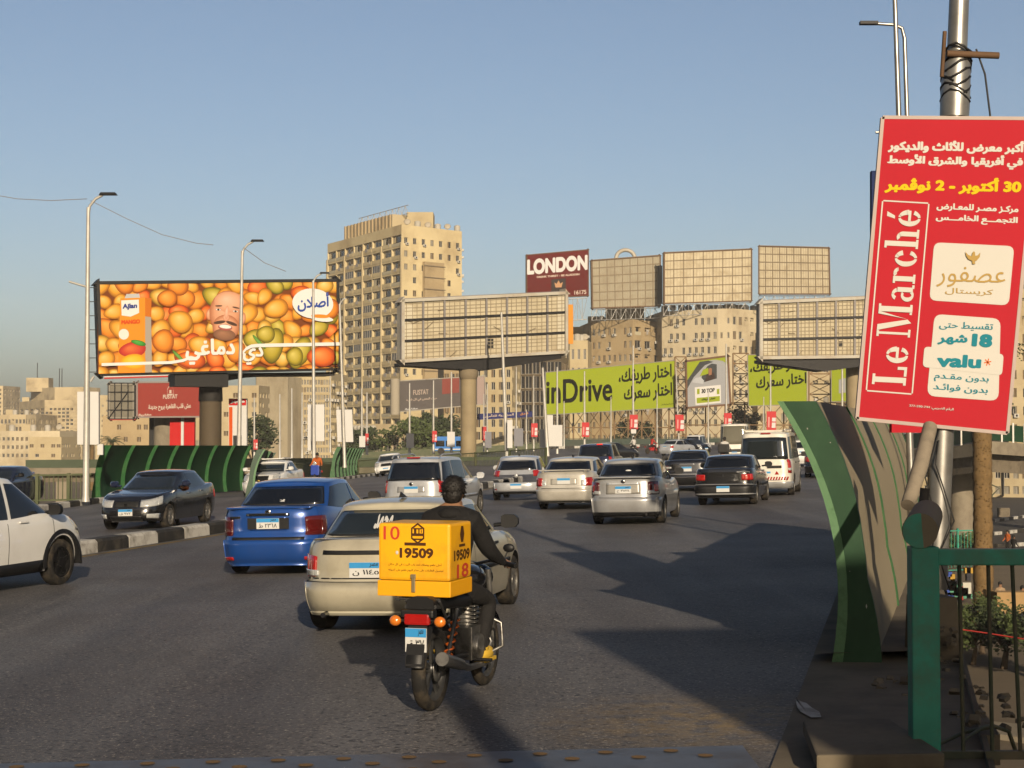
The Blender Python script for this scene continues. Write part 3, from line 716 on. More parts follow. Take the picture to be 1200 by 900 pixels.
railing('long green fence below the tower block and the trees', p0 - V((0, 0, 2)), p1 - V((0, 0, 1)), 2.6, OLIVE, panel=True, posts=12)
HOARD = M('hoarding_green', (.020, .045, .028), .6, 0, .25, .5, dirt=(.07, .06, .04), dscale=.4)
p0, p1 = at(640, 528, 262), at(1000, 525, 262)
railing('dark green hoarding under the lattice that carries the lime billboards', p0, p1, 1.9, HOARD, panel=True, posts=16, name='hoarding')
kerb('far_kerb', [(p0.x, 261, 0), (p1.x, 261, 0)], .5, .35, 1.5)

# flyover crossing behind the screens
t = thing('flyover', 'low concrete flyover with a green parapet crossing behind the long curved screen', 'flyover', at(200, 560, 128))
a, b = at(30, 549, 128), at(640, 548, 150)
def strip(name, z0, z1, off, mat):
    q = MB(); d = (b - a).normalized(); n = V((d.y, -d.x, 0))
    q.rings([[p + n * off + V((0, 0, z0)), p + n * off + V((0, 0, z1)), p - n * (6 + off) + V((0, 0, z1)), p - n * (6 + off) + V((0, 0, z0))] for p in (a, b)], 0, False); return part(name, q, mat, t, world=True)
strip('deck', -.45, .05, .6, CONC); strip('girder', -1.1, -.45, -.3, CONCD)
q = MB(); d = (b - a).normalized(); L = (b - a).length
q.box((a + b) / 2 + V((0, 0, .45)), (L, .1, .8), math.atan2(d.y, d.x)); part('parapet', q, M('parapet_green', (.07, .095, .055), .6, 0, .3, .8), t, world=True)
for k in range(9):
    p = a + (b - a) * (k + .5) / 9; q = MB(); q.box(p - d.cross(V((0, 0, 1))) * -1.5 + V((0, 0, -3.9)), (.9, .9, 5.8)); part('pier', q, CONC, t, world=True)
# ------------------------------------------------------------------ billboards and banners
def artmat():
    m = bpy.data.materials.new('poster_print'); m.use_nodes = True; n = m.node_tree.nodes; b = n['Principled BSDF']
    a = n.new('ShaderNodeAttribute'); a.attribute_name = 'ink'; m.node_tree.links.new(a.outputs['Color'], b.inputs['Base Color']); b.inputs['Roughness'].default_value = .8; b.inputs['Specular IOR Level'].default_value = .12; return m
ART = artmat()
class Board:
    def __init__(s, tl, tr, br, bl, Yl, Yr):
        s.TL, s.TR, s.BR, s.BL = at(*tl, Yl), at(*tr, Yr), at(*br, Yr), at(*bl, Yl)
        s.n = (s.TR - s.BL).cross(s.TL - s.BL + s.TR - s.BR).normalized()
        if s.n.y > 0: s.n = -s.n
        s.o = (s.TL + s.TR + s.BR + s.BL) / 4; s.c = V((0, 0, HC)); s.lay = 0
    def on(s, px, py, off=0.0):
        d = ray(px, py); return s.c + d * ((s.o - s.c).dot(s.n) / d.dot(s.n)) + s.n * off
    def flat(s, p, off=0.0): return p - s.n * (p - s.o).dot(s.n) + s.n * off
    def corners(s, off=0.0): return [s.flat(p, off) for p in (s.BL, s.BR, s.TR, s.TL)]
    def uv(s, u, v, off=0.0):
        a, b, c, d = s.corners(off); return (a * (1 - u) + b * u) * (1 - v) + (d * (1 - u) + c * u) * v
    def root(s, name, label, cat, base=None, group=None):
        s.t = thing(name, label, cat, base or V((s.o.x, s.o.y, min(s.BL.z, s.BR.z))), 0, group); return s.t
    def panel(s, mat, thick=.5, name='panel'):
        q = MB(); q.prism(s.corners(0), -s.n * thick); return part(name, q, mat, s.t, world=True)
    def frame(s, mat, w=.25, proud=.06, thick=.6, name='frame'):
        q = MB(); c = s.corners(0)
        for a, b in zip(c, c[1:] + c[:1]):
            d = (b - a).normalized(); u = s.n.cross(d); q.prism([a - d * w + u * w * .9 + s.n * proud, b + d * w + u * w * .9 + s.n * proud, b + s.n * proud - u * .02, a + s.n * proud - u * .02], -s.n * thick)
        return part(name, q, mat, s.t, world=True)
    def quad(s, pts, mat, off, name='print'):
        q = MB(); q.add([s.on(x, y, off) for x, y in pts], [tuple(range(len(pts)))]); return part(name, q, mat, s.t, world=True)
    def text(s, txt, bl, br, h, mat, off=.03, bold=.0, up=None, rows=40, name='lettering'):
        up = up or (0, -1); k = h / math.hypot(*up); tl = (bl[0] + up[0] * k, bl[1] + up[1] * k)
        q = MB(); text_quads(q, txt, s.on(*bl), s.on(*br), s.on(*tl), s.n * off, bold, rows); return part(name, q, mat, s.t, world=True)
    def grid(s, nu, nv, mat, w, off, name='battens', us=None, vs=None, proud=.05):
        q = MB()
        for u in (us if us is not None else [i / nu for i in range(nu + 1)] if nu else []):
            p, r = s.uv(u, 0, off), s.uv(u, 1, off); e = (s.BR - s.BL).normalized() * w / 2; q.prism([p - e, p + e, r + e, r - e], s.n * proud)
        for v in (vs if vs is not None else [i / nv for i in range(nv + 1)] if nv else []):
            p, r = s.uv(0, v, off), s.uv(1, v, off); e = V((0, 0, 1)) * w / 2; q.prism([p - e, r - e, r + e, p + e], s.n * proud)
        return part(name, q, mat, s.t, world=True)
def lam(name, col, rough=.8, **k): return M(name, col, rough, 0, .04, 2, spec=.12, **k)
def column(t, p_top, r, zb, mat, collar=None, name='column'):
    q = MB(); q.lathe([(zb, r), (p_top.z, r)], c=(p_top.x, p_top.y, 0), axis='Z', n=24); part(name, q, mat, t, world=True)
    if collar: q = MB(); q.lathe([(p_top.z - .4, r * 1.02), (p_top.z - .1, r * 1.2), (p_top.z + .5, r * 1.2), (p_top.z + .6, r)], c=(p_top.x, p_top.y, 0), axis='Z', n=24); part('collar', q, collar, t, world=True)
TAN = M('weathered_backing', (.62, .54, .37), .8, 0, .16, .6, dirt=(.36, .27, .15), dscale=.35, damt=.6)
TANS = M('shaded_backing', (.40, .36, .26), .85, 0, .2, .8, dirt=(.2, .14, .08), dscale=.4, damt=.5)  # darker copy of the backing: the shadowed board's shade is in its colour
PALE = M('pale_frame', (.54, .51, .43), .6, 0, .1, 1, dirt=(.3, .18, .08), dscale=.5)
BATT = M('batten_brown', (.25, .19, .12), .8, 0, .3, 1)
BATG = M('batten_grey', (.27, .25, .24), .6, .2, .2, 1)
WHP = lam('print_white', (.72, .71, .69)); BLU = lam('print_blue', (.02, .09, .36))

# --- mango juice billboard
B = Board((113, 330), (397, 327), (398, 433), (117, 440), 110, 117.5)
colp = at(247, 470, 115); t = B.root('billboard', 'huge mango juice billboard with a smiling bald man, on a dark column', 'billboard', V((colp.x, colp.y, -6.5)))
B.panel(DARKM, 1.1); B.frame(DARKM, .22, .10, 1.1)
def art(B, shapes, name):
    """shapes: list of rings of (x, y, colour) from the outside in, last entry a centre"""
    vs = []; fs = []; cs = []
    for i, (outer, mid, cen) in enumerate(shapes):
        off = .012 + .0016 * (B.lay + i); o = len(vs); n = len(outer)
        for x, y, c in outer + mid + [cen]: vs.append(B.on(x, y, off)); cs.append(c)
        for k in range(n):
            k2 = (k + 1) % n; fs.append((o + k, o + k2, o + n + k2, o + n + k)); fs.append((o + n + k, o + n + k2, o + 2 * n))
    B.lay += len(shapes); q = MB(); q.add(vs, fs); q.v = [tuple(INV[B.t.name] @ V(p)) for p in q.v]
    me = q.mesh(name, ART); at_ = me.color_attributes.new('ink', 'FLOAT_COLOR', 'POINT')
    for k, c in enumerate(cs): at_.data[k].color = (*[v * .36 for v in c], 1)
    return addo(name, me, B.t)
def lobe(x, y, rx, ry, a, c_edge, c_mid, c_hi, n=20, hi=(-.25, -.3), egg=.15, clip=None):
    ca, sa = math.cos(a), math.sin(a); out = []; mid = []
    def P(u, v):
        X, Y = x + u * ca - v * sa, y + u * sa + v * ca
        if clip: X = min(max(X, clip[0]), clip[1]); Y = min(max(Y, clip[2](X)), clip[3](X))
        return X, Y
    for k in range(n):
        t = 2 * math.pi * k / n; e = 1 + egg * math.cos(t); u, v = rx * math.cos(t), ry * math.sin(t) * e
        out.append((*P(u, v), c_edge)); mid.append((*P(u * .66 + rx * hi[0] * .2, v * .66 + ry * hi[1] * .2), c_mid))
    return out, mid, (*P(rx * hi[0], ry * hi[1]), c_hi)
rnd = random.Random(5); clip = (115, 396, lambda x: 331.2 - (x - 113) * .0105, lambda x: 438.2 - (x - 117) * .025)
sq = lambda pts, c: ([(x, y, c) for x, y in pts], [((x + sum(p[0] for p in pts) / len(pts)) / 2, (y + sum(p[1] for p in pts) / len(pts)) / 2, c) for x, y in pts], (sum(p[0] for p in pts) / len(pts), sum(p[1] for p in pts) / len(pts), c))
bgq = sq([(114.6, 439), (396.8, 431.6), (396, 328.4), (114.2, 331.4)], (.20, .05, .008))
S = [bgq]
pal = [((.26, .055, .006), (.80, .26, .02), (.98, .46, .10)), ((.30, .10, .006), (.84, .38, .035), (1.0, .62, .20)), ((.28, .03, .006), (.80, .15, .015), (.98, .36, .10)), ((.09, .075, .006), (.46, .36, .03), (.74, .62, .16)), ((.20, .10, .01), (.72, .40, .05), (1.0, .72, .28))]
spots = []
for r in range(7):
    for c in range(19):
        spots.append((116 + c * 15.6 + (7.8 if r % 2 else 0) + rnd.uniform(-3, 3), 333 + r * 17.5 + rnd.uniform(-3, 3), rnd.uniform(8.0, 12.5)))
rnd.shuffle(spots); spots.sort(key=lambda q: q[1] // 30)
for x, y, r in spots:
    p = pal[rnd.choice([0, 0, 1, 1, 2, 4, 3 if x > 240 else 1])]; S.append(lobe(x, y, r * rnd.uniform(1.05, 1.3), r * rnd.uniform(.8, .95), rnd.uniform(-1.2, 1.2), *p, egg=rnd.uniform(.05, .3), hi=(rnd.uniform(-.4, .1), rnd.uniform(-.5, -.1)), clip=clip))
for x, y, rx, ry, a, k in ((210, 377, 15, 13, .5, 1), (322, 362, 15, 11, -.3, 1), (352, 411, 11, 17, .3, 3), (318, 405, 13, 21, .2, 3), (297, 398, 13, 12, 0, 3), (275, 412, 11, 13, .4, 0), (344, 418, 10, 11, 0, 3), (375, 418, 17, 12, 0, 2), (233, 405, 14, 11, .3, 1), (222, 422, 18, 10, .1, 2), (190, 400, 13, 14, 0, 0), (195, 350, 12, 10, 0, 0), (384, 362, 12, 12, 0, 0), (352, 345, 13, 10, .2, 2), (310, 392, 11, 10, 0, 3)):
    S.append(lobe(x, y, rx, ry, a, *pal[k], clip=clip))
art(B, S, 'mango_print')
# the man: head among the fruit
sk = ((.42, .14, .06), (.72, .34, .19), (.85, .50, .33)); hair = (.09, .045, .03)
S = [lobe(241, 371, 4, 8, 0, *sk), lobe(286, 372, 4, 8, 0, *sk), lobe(263.5, 366, 22.5, 29, 0, *sk, egg=0), lobe(265, 386, 18, 17, 0, *sk, egg=0), lobe(266, 352, 20, 14, 0, (.66, .31, .18), (.78, .42, .26), (.88, .55, .40), egg=0)]
S += [lobe(264, 396, 15, 8, 0, (.20, .09, .05), (.28, .13, .07), (.42, .20, .11), egg=0), lobe(256, 380, 8, 2.2, -.25, hair, hair, hair, egg=0), lobe(272, 380, 8, 2.2, .25, hair, hair, hair, egg=0), lobe(264, 386, 9.5, 4.2, 0, (.35, .10, .08), (.45, .12, .1), (.5, .15, .12), egg=0), lobe(264, 385, 8, 2.5, 0, (.85, .83, .78), (.9, .88, .84), (.9, .88, .84), egg=0), lobe(264, 373, 4.5, 5, 0, (.55, .22, .12), (.75, .38, .24), (.88, .55, .4), egg=0), lobe(264, 366, 2.6, 9, 0, (.62, .28, .16), (.8, .42, .28), (.88, .56, .42), egg=0)]
for sx in (252.5, 275.5):
    S += [lobe(sx, 363.5, 4.0, 1.3, 0, (.5, .25, .15), (.8, .78, .74), (.8, .78, .74), egg=0), lobe(sx, 363.5, 1.5, 1.3, 0, (.03, .02, .02), (.03, .02, .02), (.03, .02, .02), egg=0), lobe(sx, 358.5, 5, 1.0, -.12 if sx < 263 else .12, hair, hair, hair, egg=0)]
def shrink(s, k=.88, ox=265, oy=370, tilt=.10):
    f = lambda p: (ox + ((p[0] - ox) * math.cos(tilt) - (p[1] - oy) * math.sin(tilt)) * k, oy + ((p[0] - ox) * math.sin(tilt) + (p[1] - oy) * math.cos(tilt)) * k, p[2]); return [f(p) for p in s[0]], [f(p) for p in s[1]], f(s[2])
S = [shrink(x) for x in S]
art(B, S, 'portrait_print')
# carton, fruit, leaf, brand disc
OR1, OR2 = (.83, .30, .02), (.62, .17, .01)
S = [sq([(137, 437.6), (169, 436.9), (169, 349), (140, 350)], OR1), sq([(169, 436.9), (177, 436.5), (176, 372), (169, 371)], (.42, .36, .30)), sq([(169, 371), (176, 372), (176.5, 350), (169, 349)], OR2), sq([(145, 350), (163, 349.3), (162, 344.5), (147, 345)], (.55, .55, .55)), sq([(141, 352.5), (161.5, 351.5), (162, 367), (152, 371.5), (141.5, 370)], (.82, .82, .80)),
     lobe(144, 392, 6, 6.3, 0, (.83, .80, .74), (.83, .80, .74), (.83, .80, .74), egg=0), lobe(154, 410, 16, 9, -.15, (.42, .02, .02), (.62, .06, .03), (.75, .20, .05), clip=clip), lobe(155, 424, 15, 9, 0, (.75, .30, .01), (.88, .50, .02), (.92, .62, .08), clip=clip), lobe(161, 402, 9, 3, .25, (.02, .16, .02), (.05, .32, .04), (.12, .45, .08)),
     lobe(208, 418, 2, 10, -.8, (.06, .18, .02), (.14, .34, .05), (.2, .4, .1)), lobe(302, 401, 2, 11, -.75, (.06, .18, .02), (.14, .34, .05), (.2, .4, .1)),
     lobe(365, 356, 24, 17.5, .1, (.83, .82, .80), (.83, .82, .80), (.83, .82, .80), egg=0, n=28), lobe(376, 374, 13, 3.2, .1, (.85, .84, .82), (.85, .84, .82), (.85, .84, .82), egg=0), lobe(374, 371, 11, 2.2, .05, (.8, .28, .02), (.8, .28, .02), (.8, .28, .02), egg=0)]
art(B, S, 'carton_print')
off = .014 + .0016 * B.lay
RWH = lam('swash_white', (.84, .82, .79)); 
q = MB(); sw = [(118, 427.5), (200, 425), (214, 422.5), (222, 419), (230, 421)]
q.rings([[B.on(x, y - 1.7, off), B.on(x, y + 1.7, off)] for x, y in sw], 0, False, closed=False, cap=False)
q.rings([[B.on(x, y - 2.0, off), B.on(x, y + 2.0, off)] for x, y in [(283, 414), (287, 409), (293, 406), (300, 405.2), (396.5, 403.3)]], 0, False, closed=False, cap=False); part('swash', q, RWH, B.t, world=True)
B.text('دي', (283, 428), (307, 427), 20, RWH, off + .01, .04); B.text('دماغي', (216, 428), (274, 426), 30, RWH, off + .01, .04)
B.text('أصلان', (347, 366), (384, 363.5), 21, lam('print_royal', (.02, .07, .36)), off + .01, .03)
B.text('Ajlan', (142.5, 364), (159.5, 363), 7.5, lam('print_navy', (.03, .05, .25)), off + .01, .05); B.text('MANGO', (141, 380.5), (163, 379.5), 5, lam('print_redorange', (.7, .08, .01)), off + .01, .07)
q = MB(); q.box(at(233, 446, 114), (3.8, 1.6, .9), math.atan2(B.n.x, -B.n.y)); part('walkway_box', q, DARKM, t, world=True)
a, b = at(205, 438, 113.5), at(392, 436, 118); q = MB(); d = (b - a); q.prism([a, b, b - V((0, 0, .25)), at(300, 440.5, 116), at(262, 447, 115), a - V((0, 0, .5))], V((-d.y, d.x, 0)).normalized() * 2.5); part('girder', q, DARKM, t, world=True)
q = MB(); tp = at(247, 440, 115.5)
column(t, V((tp.x, tp.y, at(247, 465, 115).z)), .78, -6.5, M('column_dark', (.115, .085, .05), .75, .1, .35, .5, dirt=(.05, .04, .03), dscale=.5))
q = MB(); q.lathe([(at(0, 470, 115).z, .86), (at(0, 440, 115).z, .80)], c=(tp.x, tp.y, 0), axis='Z', n=20); part('collar', q, M('column_black', (.014, .012, .010), .7), t, world=True)
q = MB()
for k in range(7):
    p = at(113, 337 + k * 16.5, 110); q.box(p - V((.35, 0, 0)), (.7, .05, .05))
part('side_rungs', q, DARKM, t, world=True)

# --- red hotel billboard with its grey neighbour on a column
B = Board((160, 447.5), (236, 447), (236, 489), (160, 489.5), 150, 150)
cp = at(196, 500, 152); t = B.root('billboard', 'dull red billboard with pale lettering half behind the mango column', 'billboard', V((cp.x, cp.y, -6.5)))
RD = lam('print_dull_red', (.33, .050, .038)); B.panel(RD, .6); B.frame(lam('frame_redgrey', (.32, .26, .24)), .14, .05, .6)
CRM = lam('print_cream', (.62, .50, .42))
B.text('FUSTAT', (191, 467.5), (208, 467), 5, CRM, .02, .04); B.text('عش قلب القاهرة بروح جديدة', (174, 482), (224, 480.5), 8, CRM, .02, .05); B.text('عقارية', (162, 488), (178, 487.5), 3, CRM, .02, .06)
q = MB(); pts = [(196, 462), (196, 456.5), (197.5, 453.5), (199.5, 452.5), (201.5, 453.5), (203, 456.5), (203, 462)]
for a, b in zip(pts, pts[1:] + pts[:1]): q.quad(B.on(a[0], a[1] - .4, .02), B.on(b[0], b[1] - .4, .02), B.on(b[0] + .3, b[1] + .4, .02), B.on(a[0] + .3, a[1] + .4, .02))
q.quad(*[B.on(x, y, .02) for x, y in ((198.5, 461), (201, 461), (201, 457), (198.5, 457))]); part('emblem', q, CRM, t, world=True)
column(t, at(193, 489, 153), 1.0, -6.5, CONC)
q = MB(); q.box(at(214, 505, 151.5) , (2.3, .5, 6)); part('red_cladding', q, lam('bright_red_sheet', (.60, .02, .02)), t, world=True)
q = MB(); q.box(at(181, 505, 153.5), (.9, .5, 6)); part('dark_cladding', q, DARKM, t, world=True)
q = MB(); q.box(at(214, 505, 151.2), (.25, .3, 6.1)); part('white_strip', q, WHP, t, world=True)
B = Board((127, 449), (158, 449), (158, 491), (127, 491), 151, 151); t = B.root('billboard', 'stripped grey billboard frame beside the dull red billboard', 'billboard')
B.panel(M('grey_backing', (.22, .20, .155), .8, 0, .2, 1), .8); B.frame(M('frame_greyish', (.30, .27, .22), .7), .2, .1, .9)
B.grid(4, 4, DARKM, .10, .06); q = MB()
for k in range(3): q.tube([B.uv(k / 4, .25 * k, .12), B.uv(k / 4 + .25, .25 * k + .25, .12)], .05, 5)
part('brace', q, DARKM, t, world=True); q = MB(); q.quad(B.on(128, 492.4, .1), B.on(159, 492.2, .1), B.on(159, 490.8, .1), B.on(128, 491, .1)); part('red_edge', q, lam('edge_red', (.6, .05, .04)), t, world=True)
B = Board((122, 441), (225, 438), (225, 441), (122, 444), 152, 152); t = B.root('billboard', 'thin red and white sign edge just under the mango billboard', 'billboard'); B.panel(lam('edge_red', (.6, .05, .04)), .4)
q = MB(); q.quad(B.on(122, 442.3, .03), B.on(225, 439.3, .03), B.on(225, 438, .03), B.on(122, 441, .03)); part('white_band', q, WHP, t, world=True)

# --- big stripped billboard on the tan column, and its twin
def stripped(label, tl, tr, br, bl, Yl, Yr, col=None, nb=8, hole=None, mat=TAN, under=True):
    B = Board(tl, tr, br, bl, Yl, Yr); t = B.root('billboard', label, 'billboard', V((col[0].x, col[0].y, -6.5)) if col else None, group='stripped tan billboards')
    B.panel(mat, 1.0); B.frame(PALE, .3, .28, 1.3)
    rr = random.Random(nb); B.grid(0, 0, M('batten_pale', (.36, .30, .20), .8), .07, .03, 'fine_battens', us=[(k + rr.uniform(-.1, .1)) / 32 for k in range(1, 32)], vs=[(k + rr.uniform(-.2, .2)) / 15 for k in range(1, 15)], proud=.03)
    B.grid(0, 0, BATG, .20, .07, 'uprights', us=[k / nb for k in range(nb + 1)], vs=[.999], proud=.12); B.grid(0, 0, DARKM, .22, .10, 'rails', us=[], vs=[.34, .67, .985], proud=.1)
    q = MB(); rr = random.Random(3)
    for k in range(9):
        u, v = rr.random() * .9, rr.random() * .8; q.tube([B.uv(u, v, .15), B.uv(u + .05, v + rr.uniform(-.1, .15), .15)], .03, 4)
    part('loose_wire', q, BATT, t, world=True)['kind'] = 'stuff'
    for u0, u1, v0, v1 in ((.012, .07, .1, .9), (.94, .99, .06, .95)):
        q = MB(); q.quad(B.uv(u0, v0, .035), B.uv(u1, v0, .035), B.uv(u1, v1, .035), B.uv(u0, v1, .035)); part('pale_sheet', q, M('pale_sheet', (.66, .60, .45), .7, 0, .15, 1), t, world=True)
    if hole: q = MB(); q.quad(*[B.on(x, y, .05) for x, y in ((hole[0], hole[3]), (hole[2], hole[3]), (hole[2], hole[1]), (hole[0], hole[1]))]); part('hatch', q, DARKM, t, world=True)
    if under:
        q = MB(); a, b = B.uv(.03, 0, -.1), B.uv(.97, 0, -.1); q.prism([a, b, b + V((0, 0, -.5)), (a + b) / 2 + V((0, 0, -1.25)), a + V((0, 0, -.3))], -B.n * 3); part('girder', q, DARKM, t, world=True)
    if col: column(t, col[0], col[1], -6.5, M('tan_column', (.36, .285, .165), .7, 0, .12, .6, dirt=(.2, .15, .09), dscale=.5), M('collar_tan', (.24, .19, .12), .8))
    return B
ct = at(549, 440, 160)
stripped('stripped tan billboard on a tan column standing before the tower block', (470, 351), (664, 342), (664, 414), (470, 425), 156, 164, (ct, .78), 8, (571, 397, 578, 408))
stripped('stripped tan billboard partly behind the big red banner, above the lime billboards', (890, 353), (1045, 346.5), (1045, 419), (890, 421), 158, 160, (at(1000, 425, 163), .75), 7, (982, 400, 988, 406))
# --- dark hotel banner behind the column
B = Board((466, 446), (568, 440), (570, 474), (468, 483), 300, 322); t = B.root('billboard', 'grey hotel billboard with a red corner behind the tan column', 'billboard')
B.panel(M('print_grey', (.16, .14, .13), .6, 0, .35, .09), .6); B.frame(PALE, .2, .05, .6); B.text('FUSTAT', (484, 463), (502, 462), 6, CRM, .04, .03); B.text('حيث المعنى في كل شيء', (476, 471), (512, 469), 4, CRM, .04, .05); B.text('عقارية', (474, 481), (490, 480), 2.6, WHP, .04, .05)
q = MB(); q.quad(*[B.on(x, y, .03) for x, y in ((518, 462), (538, 460), (538, 442.5), (518, 443.5))]); part('red_corner', q, lam('print_faded_red', (.36, .09, .07)), t, world=True)
q = MB(); q.quad(*[B.on(x, y, .03) for x, y in ((559, 474.8), (568, 474), (567, 441), (559, 441.5))]); part('pale_panel', q, lam('print_pale_pink', (.55, .42, .37)), t, world=True)
q = MB(); q.tube([at(463, 444, 298), at(463, 486, 298)], .9, 10); part('roll', q, lam('roll_pale', (.42, .37, .28)), t, world=True)

# --- roof billboards
B = Board((617, 298.5), (690, 292), (690, 347), (617, 350), 375, 378); t = B.root('billboard', 'deep red roof billboard reading LONDON in white capitals', 'billboard')
B.panel(M('print_deep_red', (.13, .009, .008), .8, 0, .35, .06, spec=.05), 1.0); B.frame(RUST, .2, .05, 1.1)
B.text('LONDON', (617.6, 322.5), (688.5, 316.5), 18.5, WHP, .06, .055); B.text('DRINK THIRST - BE ALADDIN', (629, 326), (679, 322.5), 2.4, CRM, .06, .05); B.text('16175', (673, 345.5), (687, 344.5), 5, CRM, .06, .03)
q = MB(); q.quad(*[B.on(x, y, .03) for x, y in ((646, 349), (663, 348), (663, 326), (646, 327.5))]); part('dark_panel', q, lam('print_near_black', (.035, .025, .024)), t, world=True)
q = MB(); c = V((654.5, 333)); q.add([B.on(x, y, .06) for x, y in ((651, 337), (658, 336.7), (659.5, 330.5), (656.5, 332.5), (654.5, 328.5), (652.3, 332.7), (649.6, 331))], [(0, 1, 2, 3, 4, 5, 6)]); part('emblem', q, lam('print_gold', (.55, .30, .15)), t, world=True)
def truss(t, a, b, h, n, mat=GALV, r=.10):
    q = MB(); U = V((0, 0, h)); q.tube([a, b], r, 5); q.tube([a - U, b - U], r, 5)
    for k in range(n): p, s = a + (b - a) * k / n, a + (b - a) * (k + 1) / n; q.tube([p, p - U], r * .8, 4); q.tube([p, s - U] if k % 2 else [p - U, s], r * .7, 4)
    return part('truss', q, mat, t, world=True)
truss(t, at(660, 351, 376), at(688, 349, 376), 5, 5)
def roofboard(label, tl, tr, br, bl, Y0, Y1, mat, nu, nv):
    B = Board(tl, tr, br, bl, Y0, Y1); t = B.root('billboard', label, 'billboard', group='stripped roof billboards'); B.panel(mat, 1.0); B.frame(RUST, .25, .2, 1.2)
    B.grid(nu, nv, BATT, .20, .04, proud=.08); B.grid(nu * 3, 0, M('batten_fine', (.40, .33, .22), .8), .08, .02, 'fine_battens', vs=[.5], proud=.03); truss(t, B.uv(0, 0, -.5) - V((0, 0, .3)), B.uv(1, 0, -.5) - V((0, 0, .3)), 2.4, 14); return B, t
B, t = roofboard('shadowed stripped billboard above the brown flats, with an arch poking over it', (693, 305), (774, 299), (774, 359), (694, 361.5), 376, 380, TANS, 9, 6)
q = MB(); q.tube([at(733 + 11 * math.cos(a), 303 - 10 * math.sin(a), 392) for a in lin(math.pi, 0, 14)], .5, 6); q.box(at(733, 306, 392), (4.6, .6, 1.6)); part('arch', q, PALE, t, world=True)
q = MB(); q.box(B.uv(.985, .42, .25), (1.1, .6, 9)); part('edge_sheet', q, M('dark_edge_sheet', (.05, .055, .05), .7), t, world=True)
roofboard('sunlit stripped billboard on the wide cream block of flats', (778, 296), (881, 291.5), (881, 353), (778, 356), 372, 376, TAN, 9, 6)
roofboard('tall stripped billboard beyond the others, its lower strip darker', (889, 288), (972, 290), (973, 345), (889, 345), 372, 368, TAN, 10, 6)

# --- lime billboards on the lattice
LIME = lam('lime_print', (.31, .38, .008)); INKL = M('print_ink', (.008, .009, .004), .9, spec=.0)
YB = 285
B = Board((639, 436), (791, 422), (791, 478), (639, 486.5), YB, YB + 8); t = B.root('billboard', 'wide lime billboard with inDrive in black and two arabic lines', 'billboard'); B.panel(LIME, .5); B.frame(BATG, .12, .04, .6)
B.text('inDrive', (640, 474), (717.5, 469.5), 28.5, INKL, .05, .022); B.text('اختار طريقك،', (725, 452.5), (787, 446), 20, INKL, .05, .03); B.text('اختار سعرك', (731, 473), (787.5, 467.5), 20, INKL, .05, .03); B.text('تطبق الشروط والأحكام', (775, 475.5), (789, 474), 2.2, INKL, .05, .02)
B = Board((803, 422.5), (854, 416), (857, 475), (804, 479), YB, YB); t = B.root('billboard', 'square billboard with a grey car door and its driver on lime', 'billboard'); B.panel(LIME, .5); B.frame(M('frame_brown', (.15, .07, .03), .7), .35, .06, .8)
CG = lam('print_car_grey', (.36, .37, .39)); CD = lam('print_dark_car', (.05, .055, .06))
B.quad([(804.5, 478.6), (856.5, 474.6), (854.5, 428), (847, 423), (838, 421.5), (828, 423), (817, 431), (806, 447)], CG, .02)
B.quad([(804.5, 447), (804, 458), (813, 442), (826, 428), (836, 424), (830, 422.5), (820, 424)], CD, .03); B.quad([(821, 449), (840, 443.5), (840, 427), (834, 426), (829, 429), (823, 438)], CD, .035)
B.quad([(820, 441), (830, 438), (830, 431), (824, 433)], LIME, .045); B.quad([(826, 447.5), (838, 444), (837, 437), (833, 436), (828, 439)], lam('print_brown', (.04, .02, .015)), .05); B.quad([(830.5, 440), (834, 439), (834.3, 432), (832, 431), (830, 433)], lam('print_skin', (.32, .15, .08)), .055)
B.quad([(811, 448), (824, 450), (825, 446), (821, 442), (815, 443), (812, 446)], lam('print_mirror', (.48, .5, .53)), .06)
B.quad([(815, 475), (845, 472), (844.5, 451), (814, 454)], WHP, .07); B.text('30 TOP', (822, 461), (837.5, 459.5), 5, INKL, .09, .05); B.quad([(816.5, 472.8), (843.5, 470), (843.5, 464), (816.3, 466.3)], LIME, .085); B.text('اختار طريقك', (822, 470), (838, 468.5), 3.2, INKL, .10, .05)
for x in (816.8, 840): B.quad([(x, 462), (x + 3, 461.8), (x + 3, 455.5), (x, 455.8)], LIME, .085)
B = Board((876, 415.5), (946, 416), (946, 474), (877, 476), YB, YB - 1); t = B.root('billboard', 'lime billboard with two arabic lines, its corner behind the curved screen', 'billboard'); B.panel(LIME, .5); B.frame(BATG, .10, .04, .6)
B.text('اختار طريقك،', (879, 440), (945, 434), 16, INKL, .05, .03); B.text('اختار سعرك', (886, 459), (945, 453), 17, INKL, .05, .03)
B = Board((974, 422), (1003, 421), (1003, 470), (974, 471), YB, YB - 1); t = B.root('billboard', 'narrow strip of a lime billboard beyond the curved screen tip', 'billboard'); B.panel(LIME, .5); B.frame(BATG, .10, .04, .6)
B.quad([(983, 461), (991, 460), (991, 443), (983, 445)], CG, .03); B.text('in', (976, 434), (985, 433), 11, INKL, .05, .03)
